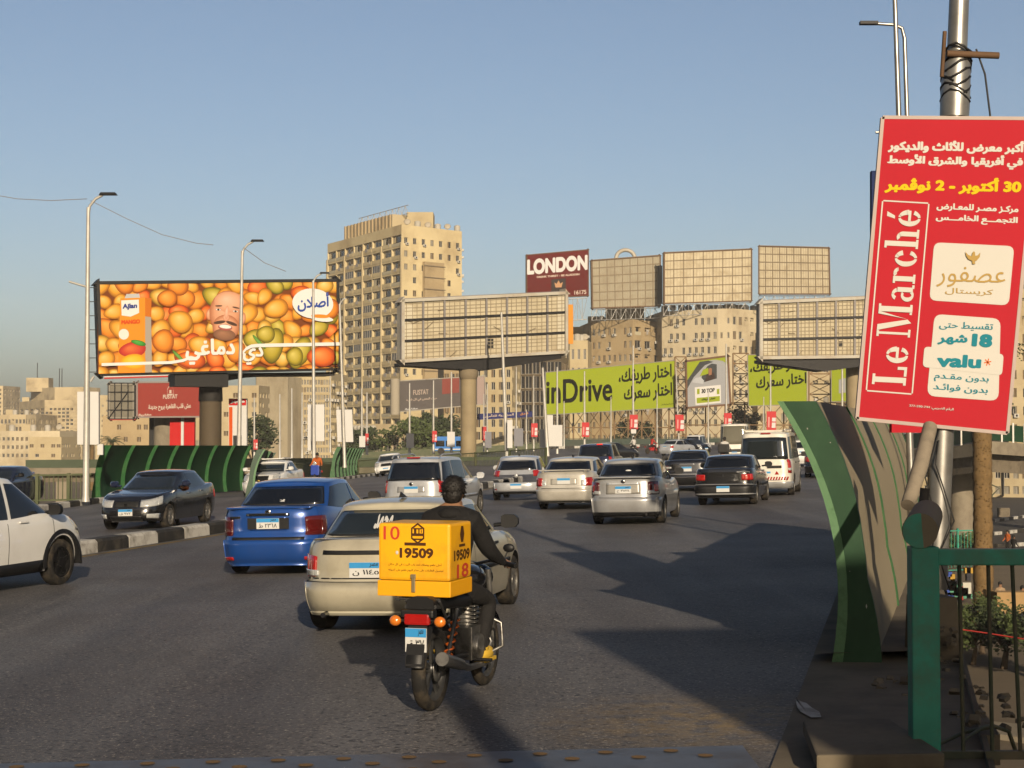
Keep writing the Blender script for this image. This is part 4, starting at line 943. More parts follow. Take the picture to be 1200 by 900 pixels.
# lattice carrying them
t = thing('billboard_lattice', 'rusty lattice of crossed steel bars carrying the lime billboards', 'lattice', V((25, 292, -.5)))
def lattice(px0, px1, y0, y1, Y, n, rows, r=.14):
    q = MB(); 
    for k in range(n + 1):
        x = px0 + (px1 - px0) * k / n; q.tube([at(x, y1, Y), at(x, y0, Y)], r, 5)
    for j in range(rows + 1):
        y = y0 + (y1 - y0) * j / rows; q.tube([at(px0, y, Y), at(px1, y, Y)], r * .8, 5)
    for k in range(n):
        for j in range(rows):
            xa, xb = px0 + (px1 - px0) * k / n, px0 + (px1 - px0) * (k + 1) / n; ya, yb = y0 + (y1 - y0) * j / rows, y0 + (y1 - y0) * (j + 1) / rows
            q.tube([at(xa, ya, Y), at(xb, yb, Y)], r * .6, 4); q.tube([at(xa, yb, Y), at(xb, ya, Y)], r * .6, 4)
    return part('lattice', q, M('lattice_rust', (.28, .175, .085), .8, .1, .3, .3), t, world=True)
lattice(640, 800, 478, 524, 294, 10, 2); lattice(791, 804, 418, 524, 293, 1, 8); lattice(804, 1010, 472, 524, 294, 9, 2); lattice(859, 877, 414, 474, 293, 1, 5); lattice(948, 973, 414, 474, 294, 1, 5)

# --- blue shop sign far behind
B = Board((560, 485), (624, 482), (624, 488.5), (560, 492), 330, 338); t = B.root('shop_sign', 'long dark blue shop sign across the front of the cream offices', 'sign'); B.panel(lam('sign_blue', (.02, .03, .16)), .4); B.text('المصرية للتأمين', (566, 490), (602, 487.5), 4, CRM, .05, .04); B.text('فندق', (609, 487), (619, 486), 3.4, lam('print_orange', (.6, .25, .05)), .05, .04)
# --- red and white totem beside the dark column
B = Board((268, 467), (289, 467), (289, 522), (268, 522), 120, 120); t = B.root('advertising_totem', 'tall white advertising totem with a red head and orange edge', 'sign', V((*at(279, 540, 120).xy, -3.5)))
B.panel(WHP, .5); B.quad([(268.5, 475), (288.5, 475), (288.5, 467.5), (268.5, 467.5)], lam('bright_red_sheet', (.60, .02, .02)), .03, 'red_head'); B.quad([(268.5, 522), (272.5, 522), (272.5, 477), (268.5, 477)], lam('print_orange_red', (.7, .1, .01)), .03, 'orange_edge'); q = MB(); q.box(B.o - V((0, 0, 3.5)), (.6, .3, 5)); part('leg', q, DARKM, t, world=True)
B.text('متجر', (270, 473), (287, 473), 4, WHP, .06, .05)

# ------------------------------------------------------------------ lamp posts
def lamp_post(label, base, top, Y, r=.09, arm=None, head=True, group=None, foot=None, mat=POLE, kink=0):
    """base, top: picture points at the depth Y; arm: (dx, rise) of the bracket in metres"""
    b, tp = at(*base, Y), at(*top, Y); 
    if foot is not None: b = V((b.x, b.y, foot))
    t = thing('lamp_post', label, 'lamp post', b, 0, group)
    q = MB(); q.tube([b, b + (tp - b) * .02, b + (tp - b) * .3, tp], [r * 1.5, r * 1.15, r, r * .62], 10); part('pole', q, mat, t, world=True)
    if arm:
        s = 1 if arm > 0 else -1; pts = [tp + V((0, 0, -.3)), tp + V((s * .05, 0, .05)), tp + V((s * .25, 0, .30)), tp + V((s * .4, 0, .38)), tp + V((arm, 0, .44))]
        q = MB(); q.tube(pts, r * .5, 8); part('arm', q, mat, t, world=True)
        if head:
            q = MB(); q.box(tp + V((arm + s * .2, 0, .48)), (.62, .26, .09), taper=(.8, .7)); part('lamp_head', q, BLK, t, world=True)
    return t
def banner(label, x0, x1, y0, y1, Y, mat, tilt=0, prints=None, group=None, t0=.12):
    B = Board((x0 + tilt, y0), (x1 + tilt, y0), (x1, y1), (x0, y1), Y, Y); t = B.root('banner', label, 'banner', group=group); B.panel(mat, t0)
    if prints:
        B.quad([(x0 + (x1 - x0) * .52, y1 - (y1 - y0) * .12), (x0 + (x1 - x0) * .93, y1 - (y1 - y0) * .12), (x0 + (x1 - x0) * .95, y1 - (y1 - y0) * .40), (x0 + (x1 - x0) * .55, y1 - (y1 - y0) * .40)], WHP, .02, 'white_patch')
        B.quad([(x0 + (x1 - x0) * .55, y1 - (y1 - y0) * .46), (x0 + (x1 - x0) * .95, y1 - (y1 - y0) * .46), (x0 + (x1 - x0) * .97, y1 - (y1 - y0) * .66), (x0 + (x1 - x0) * .57, y1 - (y1 - y0) * .66)], WHP, .02, 'white_patch')
        B.quad([(x0 + (x1 - x0) * .12, y1 - (y1 - y0) * .15), (x0 + (x1 - x0) * .30, y1 - (y1 - y0) * .15), (x0 + (x1 - x0) * .33, y1 - (y1 - y0) * .70), (x0 + (x1 - x0) * .15, y1 - (y1 - y0) * .70)], lam('print_pink', (.75, .35, .32)), .02, 'pale_band')
    return B
lamp_post('tall white lamp post with a dark lamp head, on the balustrade near the long screen', (100.5, 588), (103.5, 243), 57, .10, .5)
q = MB(); q.tube([at(81, 330, 57), at(101, 336, 57)], .04, 6); q.tube([at(106, 447, 57), at(110, 441, 57)], .05, 6)
part('bracket', q, POLE, bpy.data.objects['lamp_post'], world=True)
banner('tall blank white banner board on the lamp post by the balustrade', 90.5, 115.5, 459, 521, 57.2, WHP, t0=.2)
banner('small white plate on the lamp post by the balustrade', 114, 120.5, 520.5, 533, 57.2, WHP)
lamp_post('white lamp post crossing the middle of the mango billboard', (279, 578), (284, 294), 75, .10, .5)
lamp_post('white lamp post crossing the brand disc of the mango billboard', (368, 556), (367, 329), 98, .11, .5)
banner('blank white banner board on the lamp post near the orange-clad rider, upper one', 365, 380, 474, 517, 98.3, WHP, t0=.2); banner('blank white banner board on the lamp post near the orange-clad rider, lower one', 360.5, 368, 474, 528, 99, WHP, t0=.2)
lamp_post('white lamp post beside the edge of the mango billboard', (404, 548), (398, 356), 112, .11, .5)
banner('blank white banner board tilted on the lamp post by the mango billboard edge', 395.5, 414, 480, 518, 112.4, WHP, -1.5, t0=.2)
lamp_post('leaning white lamp post in front of the stripped billboard on the tan column', (594, 537), (587.5, 366), 152, .17, None)
lamp_post('leaning white lamp post at the edge of the wide lime billboard', (642, 536), (633.5, 390), 165, .17, None)
GF = 'slim lamp posts lining the far road'
LF = 'slim pale lamp post lining the far road before the buildings'
for x, yt, yb, Y in ((298, 466, 545, 200), (328, 462, 545, 200), (342, 455, 545, 190), (354, 460, 545, 190), (387, 430, 530, 215), (424, 455, 533, 190), (430, 460, 533, 200), (480, 449, 533, 200), (508, 446, 532, 210), (529, 436, 532, 210), (567, 462, 530, 220), (571, 450, 530, 215), (605, 430, 530, 220), (617, 480, 528, 240), (625.5, 440, 530, 225), (653, 430, 533, 185), (661, 470, 526, 240), (685, 435, 530, 210), (716, 465, 526, 240), (742, 405, 528, 200), (770, 460, 526, 240), (796, 430, 527, 220), (830, 460, 526, 235), (851, 403, 528, 205), (895, 465, 526, 235), (903, 415, 528, 210), (987, 395, 528, 200)):
    lamp_post(LF, (x, yb), (x - (4 if x in (796,) else 0), yt), Y, .14 if Y < 212 else .11, None, group=GF)
RB = lam('banner_red', (.62, .055, .06)); GB = lam('banner_grey', (.26, .26, .29))
GR = 'small red banners along the far road'
for x0, x1, y0, y1, Y, tl in ((564.5, 571, 500, 516, 219, 0), (622.5, 630, 496, 512, 224, 0), (682, 690.5, 495, 512, 209, 0), (738, 747.5, 486, 503, 199, 0), (792, 802, 486, 505, 219, -1), (848.5, 857.5, 484, 503, 204, 0), (898.5, 909.5, 482, 504, 209, 0), (428, 432, 508, 522, 199, 0), (506.5, 512, 505, 518, 209, 0), (297, 302, 515, 527, 199, 0)):
    banner('small red banner with white patches hanging on a far lamp post', x0, x1, y0, y1, Y, RB, tl, True, GR)
banner('white triangle sign under the red banner before the lattice', 739.5, 745.5, 502, 508, 199, WHP)
for l, x0, x1, y0, y1, Y, m in (('small white board on the lamp post beside the green tree', 476, 485, 508, 525, 199, WHP), ('small white board in front of the blue bus', 524, 533, 506, 524, 209, WHP), ('small white board near the far short screen', 421, 428, 511, 524, 189, WHP), ('grey board beside the leaning white lamp post, close to its foot', 568.5, 576, 506, 525, 214, GB), ('grey board below the blue shop sign', 602.5, 613, 502, 523, 219, GB), ('white board on the leaning lamp post before the stripped billboard', 594.5, 600.5, 492, 525, 151, WHP), ('tall white board in the cluster under the lime billboard', 638, 648, 486.5, 523, 166, WHP), ('low white board in the cluster under the lime billboard', 632.5, 639, 503, 525, 168, WHP), ('broad white board at the outer side of the cluster under the lime billboard', 646, 659, 498, 523, 184, WHP)):
    banner(l, x0, x1, y0, y1, Y, m)
# wires
q = MB()
for pts in ([(-20, 226), (20, 233), (60, 235), (102, 233)], [(106, 235), (150, 257), (190, 275), (230, 285), (250, 287)], [(285, 290), (310, 308), (335, 318)]):
    q.tube([at(x, y, 60) for x, y in pts], .018, 4)
solo('overhead_wire', q, M('wire_grey', (.25, .25, .26), .6), 'thin overhead wire sagging from the tall white lamp post', 'wire')
# ------------------------------------------------------------------ buildings
SAND = M('sand_render', (.56, .46, .28), .9, 0, .12, .25, dirt=(.30, .215, .11), dscale=.12, damt=.6)
SANDL = M('pale_sand_render', (.56, .46, .27), .9, 0, .1, .25, dirt=(.36, .27, .15), dscale=.15, damt=.5)
BRN = M('brown_render', (.50, .38, .21), .9, 0, .12, .3, dirt=(.2, .14, .075), dscale=.15, damt=.6)
CRMR = M('cream_render', (.68, .58, .39), .9, 0, .1, .2, dirt=(.3, .22, .12), dscale=.12, damt=.6)
OFFW = M('old_facade', (.60, .49, .30), .9, 0, .2, .2, dirt=(.2, .145, .08), dscale=.15, damt=.8)
WGL = M('window_dark', (.022, .022, .024), .15, 0, .5, .7, spec=.5)
WGL2 = M('window_grey', (.10, .10, .10), .2, 0, .5, .7)
SHUT = M('shutter_brown', (.17, .115, .06), .8, 0, .3, .8); SHUTG = M('shutter_grey', (.30, .27, .21), .8, 0, .3, .8)
WFR = M('window_frame_pale', (.50, .46, .38), .7, 0, .2, .8)
ACM = M('air_conditioner_white', (.58, .55, .48), .6, 0, .15, 2)
_wv = {}
def winmesh(w, h, var, wall):
    key = (round(w, 2), round(h, 2), var, wall.name)
    if key in _wv: return _wv[key]
    q = MB(); d = .28; x, z = w / 2, h / 2
    if var >= 10: d = .55
    for a, b in (((-x, -z), (x, -z)), ((x, -z), (x, z)), ((x, z), (-x, z)), ((-x, z), (-x, -z))):
        q.quad((a[0], 0, a[1]), (a[0], d, a[1]), (b[0], d, b[1]), (b[0], 0, b[1]), 0)
    if var == 0 or var == 3:
        q.quad((-x, d, -z), (x, d, -z), (x, d, z), (-x, d, z), 1)
        for s in (-1, 0, 1): q.box((s * (x - .04), d - .05, 0), (.08, .06, h), m=2)
        for s in (-1, 1): q.box((0, d - .05, s * (z - .04)), (w, .07, .08), m=2)
    elif var in (1, 4):
        n = max(4, int(h / .25))
        for k in range(n): zz = -z + h * k / n; q.quad((-x, d - .12, zz), (x, d - .12, zz), (x, d - .05, zz + h / n), (-x, d - .05, zz + h / n), 3 if var == 1 else 4)
        q.box((0, d - .13, 0), (.07, .06, h), m=2)
    elif var == 2:
        q.quad((-x, d, -z), (x, d, -z), (x, d, z), (-x, d, z), 1); q.box((-x * .5, d - .1, 0), (x, .06, h * .98), m=3); q.box((0, d - .06, 0), (.08, .06, h), m=2)
    if var == 3: q.box((x * .25, -.25, -z - .05), (.85, .55, .6), m=5); q.lathe([(-.54, .2), (-.53, .2)], c=(x * .25, 0, -z - .05), axis='Y', n=10, m=1)
    if var >= 10:
        q.quad((-x, d, -z), (x, d, -z), (x, d, z), (-x, d, z), 0); k = var - 10
        if k < 3:
            q.box((0, .0, -z + .48), (w, .14, .96), m=0); q.box((-x * .35, d - .03, -.12), (w * .26, .05, h * .8), m=1); q.box((x * .3, d - .03, -.05), (w * .3, .05, h * .62), m=1 if k == 0 else 3)
            if k == 1: q.box((x * .5, .55, -z + 1.2), (.9, .5, .7), m=5); q.box((-x * .2, -.1, -z + .75), (w * .3, .05, .9), m=6)
            if k == 2: q.box((-x * .55, .2, .1), (w * .3, .04, h * .75), m=7); q.box((x * .55, -.1, -z + .8), (.6, .06, .7), m=5)
        elif k == 3:
            q.box((0, .0, -z + .48), (w, .14, .96), m=0); q.quad((-x, .1, -z + .9), (x, .1, -z + .9), (x, .1, z), (-x, .1, z), 8)
            for s in range(5): q.box((-x + w * s / 4, .06, .45), (.09, .06, h - .95), m=2)
        else:
            q.box((0, .0, -z + .40), (w, .10, .8), m=7); q.box((0, d - .03, 0), (w * .8, .05, h * .75), m=1); q.box((-x * .6, .3, .3), (w * .25, .05, h * .5), m=0)
    me = q.mesh('window' if var < 10 else 'balcony', [wall, WGL, WFR, SHUT, SHUTG, ACM, M('washing_cloth', (.42, .38, .34), .9, 0, .6, .5), M('sun_bleached_panel', (.58, .52, .36), .8, 0, .2, .6), WGL2]); _wv[key] = me; return me
def building(label, pts, ytop, faces, wall, depth=18, radial=False, zb=-6.5, cat='building', name='building', group=None, parapet=1.0, roof=True, seed=1):
    """pts: [(px, depth)] seen corners from one side to the other; ytop: picture height of the roof at pts[0];
    faces: per wall a list of (floors, bays, w, h, variants) or None"""
    rr = random.Random(seed); P = [V((at(px, 512, Y).x, Y, 0)) for px, Y in pts]
    zt = at(pts[0][0], ytop, pts[0][1]).z; t = thing(name, label, cat, V((P[0].x, P[0].y, zb)), 0, group)
    q = MB(); cells = []
    back = [P[-1] + V((2, depth, 0)), P[0] + V((-2, depth, 0))]; ring = P + back
    if radial: ring = P + [P[-1] * (1 + depth / P[-1].y), P[0] * (1 + depth / P[0].y)]
    for i in range(len(ring)):
        a, b = ring[i], ring[(i + 1) % len(ring)]; f = faces[i] if i < len(P) - 1 else None
        d = (b - a); L = d.length
        if i in (len(P) - 1, len(ring) - 1) and (P[0].x < 0) == (i == len(P) - 1):
            g = [k for k in faces if k]; j = -1 if i == len(P) - 1 else 0
            if g: w0 = [(P[k + 1] - P[k]).length / faces[k][1] for k in range(len(faces)) if faces[k]][j]; f = [g[j][0], max(2, round(L / w0))] + list(g[j][2:5]) + [g[j][5] if len(g[j]) > 5 else zb, .35]
        d = d.copy(); d /= L; n = V((d.y, -d.x, 0)); rz = math.atan2(d.y, d.x); U = V((0, 0, 1))
        if not f: q.quad(a + U * zb, b + U * zb, b + U * zt, a + U * zt); continue
        nf, nb, wf, hf, vs = f[:5]; z0 = f[5] if len(f) > 5 else zb; H = (zt - parapet - z0) / nf; Wc = L / nb
        if z0 > zb: q.quad(a + U * zb, b + U * zb, b + U * z0, a + U * z0)
        q.quad(a + U * (zt - parapet), b + U * (zt - parapet), b + U * zt, a + U * zt)
        skip = f[6] if len(f) > 6 else 0
        for r in range(nf):
            for c in range(nb):
                x0, x1, za, zc = c * Wc, (c + 1) * Wc, z0 + r * H, z0 + (r + 1) * H; w, h = Wc * wf, H * hf
                A = lambda x, z: a + d * x + U * z
                if rr.random() < skip: q.quad(A(x0, za), A(x1, za), A(x1, zc), A(x0, zc)); continue
                xa, xb, zd, ze = (x0 + x1 - w) / 2, (x0 + x1 + w) / 2, za + (H - h) * .45, za + (H - h) * .45 + h
                q.quad(A(x0, za), A(x1, za), A(x1, zd), A(x0, zd)); q.quad(A(x0, ze), A(x1, ze), A(x1, zc), A(x0, zc)); q.quad(A(x0, zd), A(xa, zd), A(xa, ze), A(x0, ze)); q.quad(A(xb, zd), A(x1, zd), A(x1, ze), A(xb, ze))
                cells.append((A((xa + xb) / 2, (zd + ze) / 2), rz, w, h, rr.choice(vs)))
    if roof: q.add([p + V((0, 0, zt - .3)) for p in ring], [tuple(range(len(ring)))])
    part('wall', q, wall, t, world=True)
    inv = INV[t.name]
    if len(cells) > 100:
        rest = cells[100:] ; cells = cells[:100]
        by = MB(); mats = None
        for c, rz, w, h, v in rest:
            me = winmesh(w, h, v, wall); mats = list(me.materials); M3 = Matrix.Translation(inv @ c) @ Matrix.Rotation(rz, 4, 'Z')
            o = len(by.v); by.v += [tuple(M3 @ x.co) for x in me.vertices]
            for p in me.polygons: by.f.append([o + k for k in p.vertices]); by.mi.append(p.material_index); by.sm.append(False)
        part('window', by, mats, t)['kind'] = 'stuff'
    for c, rz, w, h, v in cells: addo('window' if v < 10 else 'balcony', winmesh(w, h, v, wall), t, inv @ c, (0, 0, rz))
    t['_zt'] = zt; INV[t.name + '_P'] = P; return t, P, zt
def clutter(t, P, zt, n, seed=1, tanks=True):
    """roof clutter: dishes, tanks, sheds"""
    rr = random.Random(seed); a, b = P[0], P[-1]
    for k in range(n):
        u = (k + .5) / n; p = a + (b - a) * u + V((0, rr.uniform(1, 5), zt)); kind = rr.choice([0, 0, 1, 2])
        q = MB()
        if kind == 0:
            q.ball(p + V((0, 0, 1.1)), (.9, .3, .9), 12, 6, M3=Matrix.Rotation(R(-30), 3, 'X')); q.tube([p, p + V((0, .2, 1))], .08, 5); part('satellite_dish', q, M('dish_grey', (.48, .42, .32), .6), t, world=True)
        elif kind == 1: q.box(p + V((0, 1, .9)), (2.6, 2, 1.8), rr.uniform(-.3, .3)); part('roof_shed', q, SAND, t, world=True)
        else: q.lathe([(p.z, .8), (p.z + 1.5, .8), (p.z + 1.7, .3)], c=(p.x, p.y, 0), axis='Z', n=12); part('water_tank', q, WFR, t, world=True)

# the tower block
BV = [10, 10, 11, 11, 12, 12, 13, 14]
SANDT = M('tower_render', (.74, .61, .35), .9, 0, .14, .25, dirt=(.42, .31, .16), dscale=.12, damt=.7)
t, P, zt = building('tall sand-coloured tower block with stacked balconies and a ribbed hut on its roof', [(383, 452), (470, 410), (541, 424)], 286, [(17, 8, .92, .84, BV, -3.0), (17, 7, .40, .46, [0, 1, 3, 3, 2, 4, 0], -3.0, .25)], SANDT, 26, True, parapet=2.2, seed=4)
d = (P[1] - P[0]).normalized(); n = V((d.y, -d.x, 0))
for k in range(0, 9, 2):
    c = P[0] + d * ((P[1] - P[0]).length * k / 8); q = MB(); q.box(c + n * .12 + V((0, 0, (zt - 3) / 2 - 2)), (.45, .4, zt - 2), math.atan2(d.y, d.x)); part('pilaster', q, SANDL, t, world=True)
d2 = (P[2] - P[1]).normalized(); n2 = V((d2.y, -d2.x, 0)); q = MB()
c0 = P[1] + d2 * ((P[2] - P[1]).length * .50)
q.box(c0 + n2 * .55 + V((0, 0, zt - 27)), (6.5, 1.0, 36), math.atan2(d2.y, d2.x)); part('stair_bay', q, BRN, t, world=True)
q = MB()
for k in range(12): q.box(c0 + n2 * 1.15 + V((0, 0, zt - 10 - 3 * k)), (7, .3, .22), math.atan2(d2.y, d2.x))
part('stair_floor_line', q, BATT, t, world=True)['kind'] = 'stuff'
p0, p1 = at(420, 285, 446), at(478, 262, 420); e = (p1 - p0); e.z = 0; L = e.length; e.normalize(); q = MB(); ht = at(470, 250, 422).z - zt
q.box((V((p0.x, p0.y, 0)) + V((p1.x, p1.y, 0))) / 2 + V((0, 6, zt + ht / 2)), (L, 10, ht), math.atan2(e.y, e.x)); part('roof_hut', q, SAND, t, world=True)
q = MB(); m = V((e.y, -e.x, 0))
for k in range(14): q.box(V((p0.x, p0.y, 0)) + e * (L * (k + .5) / 14) + V((0, 6, zt + ht / 2)) + m * 5.1, (.5, .5, ht), math.atan2(e.y, e.x))
part('roof_hut_rib', q, BRN, t, world=True)['kind'] = 'stuff'
truss(t, V((p0.x, p0.y + 2, zt + ht + 2.2)), V((p1.x, p1.y + 2, zt + ht + 2.2)), 2.2, 16, WFR)
q = MB(); q.box(at(493, 262, 428), (7, 8, 5)); part('lift_tower', q, SANDL, t, world=True)
clutter(t, [P[1], P[2]], zt, 6, 3)
t, P, zt = building('low sandy wing with a dark shop arcade at the foot of the tower block', [(384, 405), (440, 396), (478, 392)], 497, [(1, 9, .7, .55, [0]), (1, 4, .7, .55, [0])], SAND, 10, parapet=1.5)
q = MB()
for k in range(14):
    p = P[0] + (P[1] - P[0]) * (k + .5) / 14 + V((0, -.6, zt - 1)); q.ball(p, (.8, .5, .7), 8, 5)
part('lamp_globe', q, WFR, t, world=True)['kind'] = 'stuff'
# gridded office block beside it and its blank end slab
building('office block with a fine grid of square windows under the mango billboard', [(336, 352), (388, 352)], 437, [(13, 16, .72, .66, [0, 0, 0, 1, 3, 4])], SANDL, 14, parapet=1.2, seed=8)
building('blank pale end slab beside the gridded office block', [(300, 338), (314, 335), (337, 342)], 440, [None, None], CRMR, 12)
building('plain sand-coloured block between the dark column and the blank slab', [(205, 330), (303, 328)], 452, [(7, 9, .5, .5, [0, 1, 4], -2, .5)], SAND, 14, seed=5)
building('brown warehouse with pale ribs behind the dull red billboard', [(120, 320), (206, 318)], 487, [(3, 11, .6, .4, [0, 1, 1], -2, .6)], BRN, 14, seed=6)
# far blocks on the far bank side
t, P, zt = building('far old apartment block with a rounded front and stepped roof', [(22, 590), (52, 560), (96, 556), (128, 575)], 471, [(8, 5, .62, .6, [0, 0, 1, 2], 2), (8, 9, .68, .64, [0, 0, 10, 10, 2], 2), (8, 7, .62, .62, [0, 0, 1, 10], 2)], OFFW, 30, parapet=2.5, seed=11)
q = MB(); q.prism([p + V((0, 6, zt - .2)) for p in [V((at(x, 512, y).x, y, 0)) for x, y in ((30, 585), (58, 566), (92, 563), (112, 575), (110, 590), (40, 592))]], V((0, 0, 5))); part('top_storey', q, OFFW, t, world=True)
q = MB(); q.box(V((at(46, 512, 585).x, 585, zt + 6)), (8, 6, 5)); part('roof_hut', q, OFFW, t, world=True)
q = MB(); [q.tube([V((at(x, 512, 585).x, 585, zt + 5)), V((at(x, 512, 585).x, 585, zt + h))], .16, 4) for x, h in ((43, 14), (69, 12), (72, 12))]; part('mast', q, DARKM, t, world=True)['kind'] = 'stuff'
clutter(t, P, zt, 14, 5)
t, P, zt = building('low far blocks crowded before the rounded apartment block', [(-30, 540), (30, 535), (42, 540)], 486, [(6, 14, .62, .58, [0, 0, 0, 10, 2]), (6, 4, .55, .55, [0, 1])], OFFW, 20, seed=12); clutter(t, P, zt, 7, len(P) + 3)
t, P, zt = building('long low pale building with small paired windows by the flyover', [(-20, 440), (34, 436), (70, 436)], 505, [(3, 10, .55, .45, [0, 1, 0], -4), (3, 7, .55, .45, [0, 1, 0], -4)], CRMR, 14, seed=13); clutter(t, P, zt, 7, len(P) + 3)
building('pale low building with one strip window by the flyover', [(34, 425), (72, 425)], 512, [(2, 6, .7, .35, [0, 1], -4, .4)], SANDL, 12, seed=14)
building('dark slim far tower at the very edge of the view', [(-30, 760), (3, 760)], 452, [(16, 4, .5, .5, [0, 1])], OFFW, 20, seed=15)
building('sand-coloured flats rising behind the blank white banner board', [(112, 520), (128, 520)], 463, [(9, 3, .4, .45, [0, 1, 4], 0, .4)], SAND, 14, seed=16)
# between tower and lime boards
t, P, zt = building('cream office front with tall dark windows above the blue shop sign', [(556, 352), (600, 350)], 425, [(6, 5, .5, .62, [0, 0, 2, 3], 1)], SANDL, 14, seed=17); clutter(t, P, zt, 7, len(P) + 3)
t, P, zt = building('brown glass-fronted block behind the stripped billboard', [(598, 366), (658, 362)], 418, [(8, 7, .90, .86, [0])], M('bronze_mullion', (.16, .12, .07), .5, .3), 14, seed=18)
building('dull office block with dark glass above the blue shop sign', [(520, 372), (560, 370)], 430, [(7, 6, .8, .7, [0, 0, 1])], BRN, 14, seed=19)
t, P, zt = building('yellow-sand block with round-headed windows beside the brown flats', [(655, 380), (668, 376), (689, 376)], 400, [(7, 2, .5, .6, [0, 3]), (7, 3, .45, .55, [0, 3, 0])], SANDL, 14, seed=20); clutter(t, P, zt, 7, len(P) + 3)
building('narrow brown block below the deep red roof billboard', [(664, 398), (693, 398)], 383, [(9, 4, .5, .5, [0, 1, 3])], BRN, 12, seed=21)
q = MB(); q.box(at(667, 380, 370), (1.8, .6, 9)); solo('sign_strip', q, lam('sign_orange', (.75, .30, .02)), 'narrow orange upright sign beside the stripped tan billboard', 'sign')
q = MB(); q.tube([at(702, 372, 388), at(702, 372, 388) + V((0, 0, .1))], .1, 4)
t, P, zt = building('brown block of flats under the shadowed stripped roof billboard', [(693, 386), (742, 378), (776, 388)], 377, [(10, 8, .5, .5, [0, 3, 4, 1, 2, 3, 11], -3, .10), (10, 3, .6, .6, [10, 11, 3, 14], -3)], BRN, 16, seed=22)
clutter(t, [P[0] + V((0, 4, 0)), P[2]], zt, 9, 9); q = MB(); q.box(at(732, 370, 392), (9, 6, 7)); part('roof_hut', q, SAND, t, world=True)
t, P, zt = building('wide cream block of flats under the sunlit roof billboard', [(776, 380), (842, 372), (858, 371), (892, 378)], 365, [(10, 9, .5, .48, [0, 1, 4, 3, 3, 0], -3, .1), (10, 2, .3, .4, [0, 1], -3, .4), (10, 5, .55, .55, [0, 10, 3, 1], -3, .1)], CRMR, 16, seed=23)
clutter(t, [P[0], P[3]], zt, 12, 10)
t, P, zt = building('sandy flats behind the lime billboard beside the lattice', [(888, 372), (1012, 368)], 398, [(8, 10, .5, .5, [0, 1, 10, 11, 4])], SAND, 14, seed=24); clutter(t, P, zt, 7, len(P) + 3)
building('plain grey slab beyond the curved screen tip', [(1003, 332), (1022, 330)], 425, [None], CRMR, 10)
building('sunlit beige flats beyond the big red banner', [(1150, 262), (1182, 252), (1290, 256)], 322, [(12, 3, .5, .5, [0, 1, 3]), (12, 8, .45, .5, [0, 1, 3, 10])], SAND, 14, seed=25)
building('long low sandy market building behind the palm, under the flyover', [(1030, 236), (1260, 226)], 520, [(3, 22, .6, .5, [0, 1, 4])], SAND, 10, seed=26)

# ------------------------------------------------------------------ trees
LEAF = M('leaf_green', (.085, .115, .035), .65, 0, .6, .6); LEAFD = M('leaf_dark', (.050, .068, .028), .65, 0, .6, .6); BARK = M('bark', (.10, .07, .045), .9, 0, .3, 3, bump=.4)
def tree(label, px, py, Y, rx, rz_, n=1500, mat=LEAF, zb=-6.5, leaf=.28, seed=1, name='tree', cat='tree', group=None):
    rr = random.Random(seed); c = at(px, py, Y); base = V((c.x, c.y, zb)); t = thing(name, label, cat, base, 0, group)
    q = MB(); h = c.z - zb; q.tube([base, base + V((.1, 0, h * .5)), c], [rx * .09 + .05, rx * .06 + .03, .05], 8)
    cl = []
    for k in range(16):
        a = rr.uniform(0, 6.28); e = rr.uniform(-.7, 1); f = rr.uniform(.45, .95); p = c + V((rx * f * math.cos(a) * math.cos(e), rx * f * math.sin(a) * math.cos(e), rz_ * f * math.sin(e))); cl.append((p, rr.uniform(.25, .48)))
        q.tube([base + V((0, 0, h * .55)), (base + V((0, 0, h * .7)) + p) / 2, p], [rx * .035 + .02, rx * .02 + .01, .01], 5)
    part('trunk', q, BARK, t, world=True); q = MB(); L = leaf
    for k in range(n):
        p, s = rr.choice(cl); v = V((rr.gauss(0, 1), rr.gauss(0, 1), rr.gauss(0, 1))).normalized() * (rr.random() ** .4); p = p + V((v.x * rx * s, v.y * rx * s, v.z * rz_ * s))
        a = V((rr.gauss(0, 1), rr.gauss(0, 1), rr.gauss(0, .6))).normalized(); b = a.orthogonal().normalized(); s2 = L * rr.uniform(.6, 1.3)
        q.add([p - a * s2, p + b * s2 * .55, p + a * s2, p - b * s2 * .55], [(0, 1, 2, 3)])
    part('crown', q, mat, t, world=True); return t
tree('bushy green tree before the foot of the tower block', 478, 516, 275, 5.5, 4.2, 2600, leaf=.4, seed=1)
tree('darker tree next to the bushy one, under the hotel billboard', 512, 512, 285, 4.5, 4.5, 2000, LEAFD, leaf=.4, seed=2)
tree('low dark tree beside the shop arcade of the tower block', 427, 520, 280, 3.8, 2.6, 1500, LEAFD, leaf=.4, seed=3)
tree('dark tree by the totem at the end of the long curved screen', 297, 512, 240, 3.0, 4.0, 1500, LEAFD, leaf=.35, seed=4)
tree('small dark tree behind the lattice next to a lime billboard', 868, 496, 300, 3.5, 3.2, 1200, LEAFD, leaf=.35, seed=5)
tree('green shrub behind the lattice under the wide lime billboard', 742, 508, 300, 4.2, 2.6, 1200, LEAFD, leaf=.35, seed=6)
